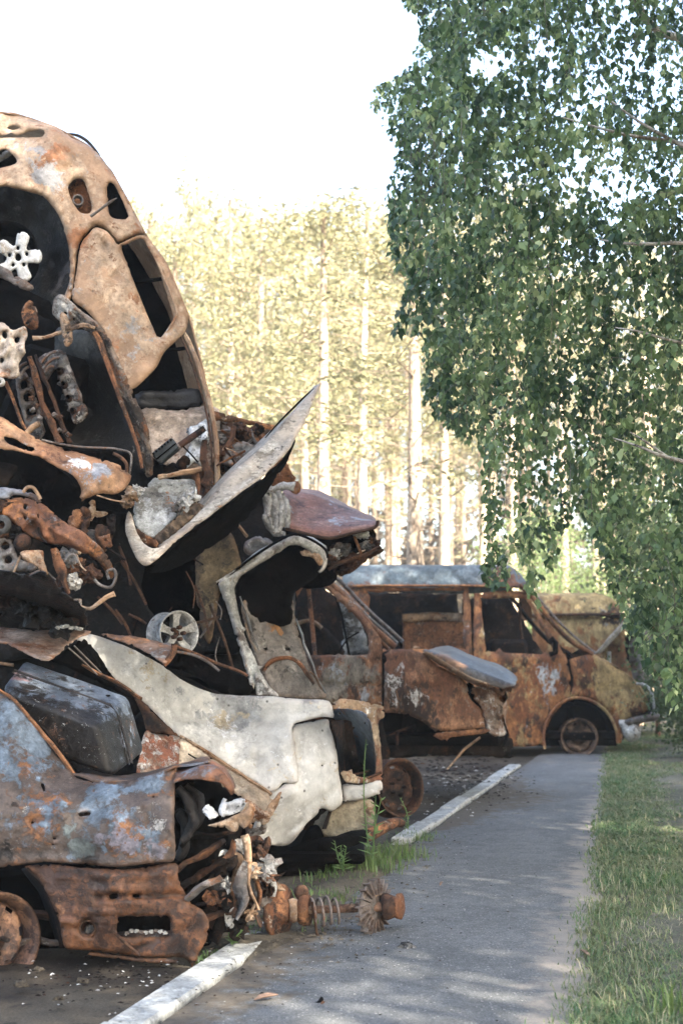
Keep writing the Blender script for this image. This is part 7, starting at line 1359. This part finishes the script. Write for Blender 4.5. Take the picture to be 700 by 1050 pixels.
m_lf = leafmat('fallen leaf', (.35, .2, .12), (.42, .26, .16), .1, .8)
for k, (px, py, s_, rz_) in enumerate([(272, 1031, .042, .2), (452, 912, .018, 1), (600, 985, .03, 2)]):
    g_ = G(px, py); t_ = thing('fallen_leaf', ['dry pinkish brown leaf lying on the path near the bottom', 'tiny dry leaf in the middle of the path', 'dry leaf at the sandy right edge of the path'][k], 'leaf', (g_.x, g_.y, .03))
    r0 = 12; pts_ = [Vector((g_.x+math.cos(rz_)*s_*u_-math.sin(rz_)*s_*v_*.5, g_.y+(math.sin(rz_)*s_*u_+math.cos(rz_)*s_*v_*.5)*1.4, .03+.012*abs(v_)+.006*u_)) for u_, v_ in [(-1, 0), (-.5, .6), (.2, .75), (.8, .35), (1.1, 0), (.8, -.35), (.2, -.75), (-.5, -.6)]]
    m = MB(); m.add(pts_+[p+Vector((0, 0, -.003)) for p in pts_], [tuple(range(8)), tuple(range(15, 7, -1))]+[(i, (i+1) % 8, 8+(i+1) % 8, 8+i) for i in range(8)][::1], False); m.build('leaf_blade', metal('dry leaf', wear=0, base=(.4, .25, .17), layers=[], pits=0) if k == 0 else bpy.data.materials['dry leaf'], t_)
# ash flakes and crumbs strewn beside the kerb: nobody could count them
def crumbs(name, label, spots, mat, seed):
    r_ = random.Random(seed); m = MB()
    for (px, py, sx, sy, n_, s_) in spots:
        for _ in range(n_):
            x, y = r_.gauss(px, sx), r_.gauss(py, sy)
            if y < 772: continue
            g_ = G(x, y); g_.z = .024; s2 = s_*r_.uniform(.4, 1.3); a_ = r_.uniform(0, 3.1); c_, q_ = math.cos(a_), math.sin(a_)
            pts_ = [g_+Vector((c_*u_*s2-q_*v_*s2*.6, q_*u_*s2+c_*v_*s2*.6, w_*s2*.4)) for u_, v_, w_ in [(-1, -.6, 0), (.9, -.8, 0), (1, .7, 0), (-.7, .9, 0), (0, 0, 1.1)]]
            m.add(pts_, [(0, 1, 4), (1, 2, 4), (2, 3, 4), (3, 0, 4), (3, 2, 1, 0)], False)
    tag(m.build(name, mat), label, kind='stuff')
crumbs('ash_crumbs', 'pale ash flakes and crumbs strewn beside the kerb', [(480, 812, 22, 6, 40, .012), (490, 800, 14, 5, 14, .02), (470, 832, 16, 5, 14, .014), (455, 815, 26, 8, 30, .01), (440, 880, 40, 30, 60, .006), (420, 830, 20, 12, 20, .012), (450, 798, 26, 8, 34, .02), (150, 1010, 60, 14, 60, .008), (340, 990, 60, 20, 40, .005)], ASH, 3)
crumbs('earth_crumbs', 'clods and crumbs of earth and straw spilling over the buried kerb', [(300, 955, 40, 16, 260, .012), (350, 915, 34, 14, 260, .011), (250, 965, 20, 10, 120, .012), (400, 885, 26, 12, 160, .010)], bpy.data.materials['trodden earth'], 8)
crumbs('dark_crumbs', 'dark soot crumbs and twigs strewn on the path beside the kerb', [(480, 815, 34, 8, 200, .014), (500, 800, 20, 6, 120, .018), (400, 870, 40, 20, 160, .008), (350, 965, 50, 12, 90, .007), (500, 900, 50, 60, 80, .006), (120, 1005, 70, 16, 260, .010), (300, 1000, 60, 30, 60, .006), (450, 790, 40, 8, 260, .035)], INNER, 4)
# debris clods under the wrecks near left
for k, (px, py, s_) in enumerate([(22, 1016, .03), (60, 1030, .02), (85, 1012, .022), (40, 1000, .02)]): stone(px, py, s_, s_*.7, m_ground, 'soil_clod', ['pale soil clod below the nearest wheel', 'small clod at the bottom left of the soil', 'small clod near the kerb start under the nearest bumper', 'small clod in the shade under the nearest bumper'][k], 'clod', 60+k)

# ---------------------------------------------------------------- WEEDS by the kerb
m_weed = leafmat('weed leaves', (.10, .17, .05), (.2, .3, .1), .4, .5)
def weed(base, tip, Y, label, n, ls, seed, lean=6, stems=1, name='weed_plant'):
    r_ = np.random.RandomState(seed); b_ = W(base[0], base[1], Y); b_.z = max(b_.z, .01); t_ = thing(name, label, 'weed', tuple(b_)); m = MB(); C = []; U = []; S = []
    for s in range(stems):
        tp = W(tip[0]+(s-stems/2)*lean, tip[1]+r_.uniform(0, 20)*(s > 0), Y+r_.uniform(-.05, .05)); mid = b_.lerp(tp, .5)+Vector((r_.uniform(-.02, .02), 0, 0))
        m.tube([b_, mid, tp], [.005, .004, .002], 5, sub=4)
        for i in range(n):
            q = (i+.5)/n; p = b_.lerp(mid, min(1, q*2)) if q < .5 else mid.lerp(tp, q*2-1); a = r_.rand()*6.28; L_ = ls*(1.15-q*.75)
            d_ = np.array([math.cos(a), math.sin(a)*.8, .25+.4*q]); C.append(np.array(p)+d_/np.linalg.norm(d_)*L_); U.append(d_); S.append(L_)
    m.build('stem', m_weed, t_); C = np.array(C); U = unit(np.array(U)); N_ = unit(np.cross(U, np.cross(np.array([0, 0, 1.]), U)+.2*r_.normal(0, 1, U.shape))); S = np.array(S)
    leafmesh('leaves', C, N_, U, S, S*.34, m_weed, t_, r_.rand(len(C)))
    return t_
weed((378, 872), (378, 758), 8.0, 'tall green weed growing in front of the blue grey lamp housing', 26, .022, 1, stems=1)
weed((382, 880), (391, 815), 7.95, 'broad leaved weed at the foot of the tall weed by the bumper', 9, .045, 2, stems=2)
weed((352, 893), (352, 862), 7.9, 'small leafy weed under the black bumper of the pale wreck', 10, .03, 3, stems=3)
weed((418, 850), (416, 818), 9.2, 'low weed beside the orange bumper end at the kerb', 9, .025, 4, stems=2)
weed((238, 968), (246, 948), 6.2, 'tiny weed sprouting beside the kerb stone near the axle', 8, .018, 5, stems=3)
m_gt = leafmat('tuft grass', (.15, .2, .06), (.06, .13, .035), .35, .5)
def tuft(px, py, n, h, sp, label, seed):
    r_ = np.random.RandomState(seed); g_ = G(px, py); t_ = thing('grass_tuft', label, 'grass tuft', tuple(g_)); m = MB()
    for i in range(n):
        x, y = g_.x+r_.normal(0, sp), g_.y+r_.normal(0, sp*1.3); a = r_.rand()*6.28; L_ = h*r_.uniform(.5, 1.2); ln = r_.uniform(.1, .7)*L_; c_, s_ = math.cos(a), math.sin(a); w_ = .003
        p0 = Vector((x, y, .0)); p1 = p0+Vector((c_*ln*.4, s_*ln*.4, L_*.6)); p2 = p0+Vector((c_*ln, s_*ln, L_*.9)); sd_ = Vector((-s_, c_, 0))*w_
        m.add([p0-sd_, p0+sd_, p1+sd_*.8, p1-sd_*.8, p2], [(0, 1, 2, 3), (3, 2, 4)])
    ob = m.build('blades', m_gt, t_); at = ob.data.attributes.new('shade', 'FLOAT', 'FACE'); at.data.foreach_set('value', np.repeat(r_.rand(n), 2).astype(np.float32)); return t_
tuft(372, 893, 420, .12, .1, 'dense grass tuft at the kerb under the pale wreck bumper', 1)
tuft(402, 882, 320, .11, .11, 'grass tuft spilling over the kerb right of the bumper', 2)
tuft(345, 905, 160, .07, .09, 'thin grass tuft between the axle and the kerb', 3)
tuft(425, 862, 130, .07, .08, 'small grass tuft on the kerb by the orange bumper end', 4)
tuft(212, 985, 60, .04, .04, 'sparse grass growing in the kerb joint near the nearest wreck', 5)
tuft(256, 960, 160, .05, .05, 'pale dry tuft at the kerb beside the rusty disc', 6)
tuft(300, 950, 90, .05, .08, 'short dry grass behind the brake disc of the axle', 10)
tuft(330, 925, 200, .07, .10, 'grass growing on the earth mound behind the axle', 11)
tuft(405, 815, 160, .10, .07, 'little grass tuft beside the loose rim', 7)
# a long stem at the bottom right corner of the verge
tuft(690, 1046, 60, .16, .05, 'taller grass tuft at the lower right corner of the verge', 8)
tuft(672, 905, 220, .06, .09, 'green tuft in the middle of the verge near the right edge', 9)
for k, (px, py) in enumerate([(668, 842), (676, 848), (662, 846), (660, 868), (672, 874)]): stone(px, py, .03, .014, ASH, 'litter_scrap', ['white scrap of litter in the verge grass, upper of two together', 'white scrap of litter in the verge grass, right of its pair', 'white scrap of litter left of its pair in the grass', 'pale scrap lying lower in the verge grass', 'pale scrap nearest the right edge in the grass'][k], 'litter', 80+k)
# ================================================================ HAZE: added air that pales the forest as overexposed bloom would
hz = MB(); hz.box((0, 62, 18.0), (190, 160, 41), None, 0)
m_hz = bpy.data.materials.new('bloom haze'); m_hz.use_nodes = True; n_ = m_hz.node_tree.nodes; n_.remove(n_['Principled BSDF'])
pv = n_.new('ShaderNodeVolumePrincipled'); pv.inputs['Color'].default_value = (.97, .95, .88, 1); pv.inputs['Density'].default_value = 0.0016; pv.inputs['Anisotropy'].default_value = .25
m_hz.node_tree.links.new(pv.outputs[0], n_['Material Output'].inputs['Volume'])
ho = hz.build('haze', m_hz); tag(ho, 'added haze standing in for the overexposed bloom over the forest', kind='stuff')
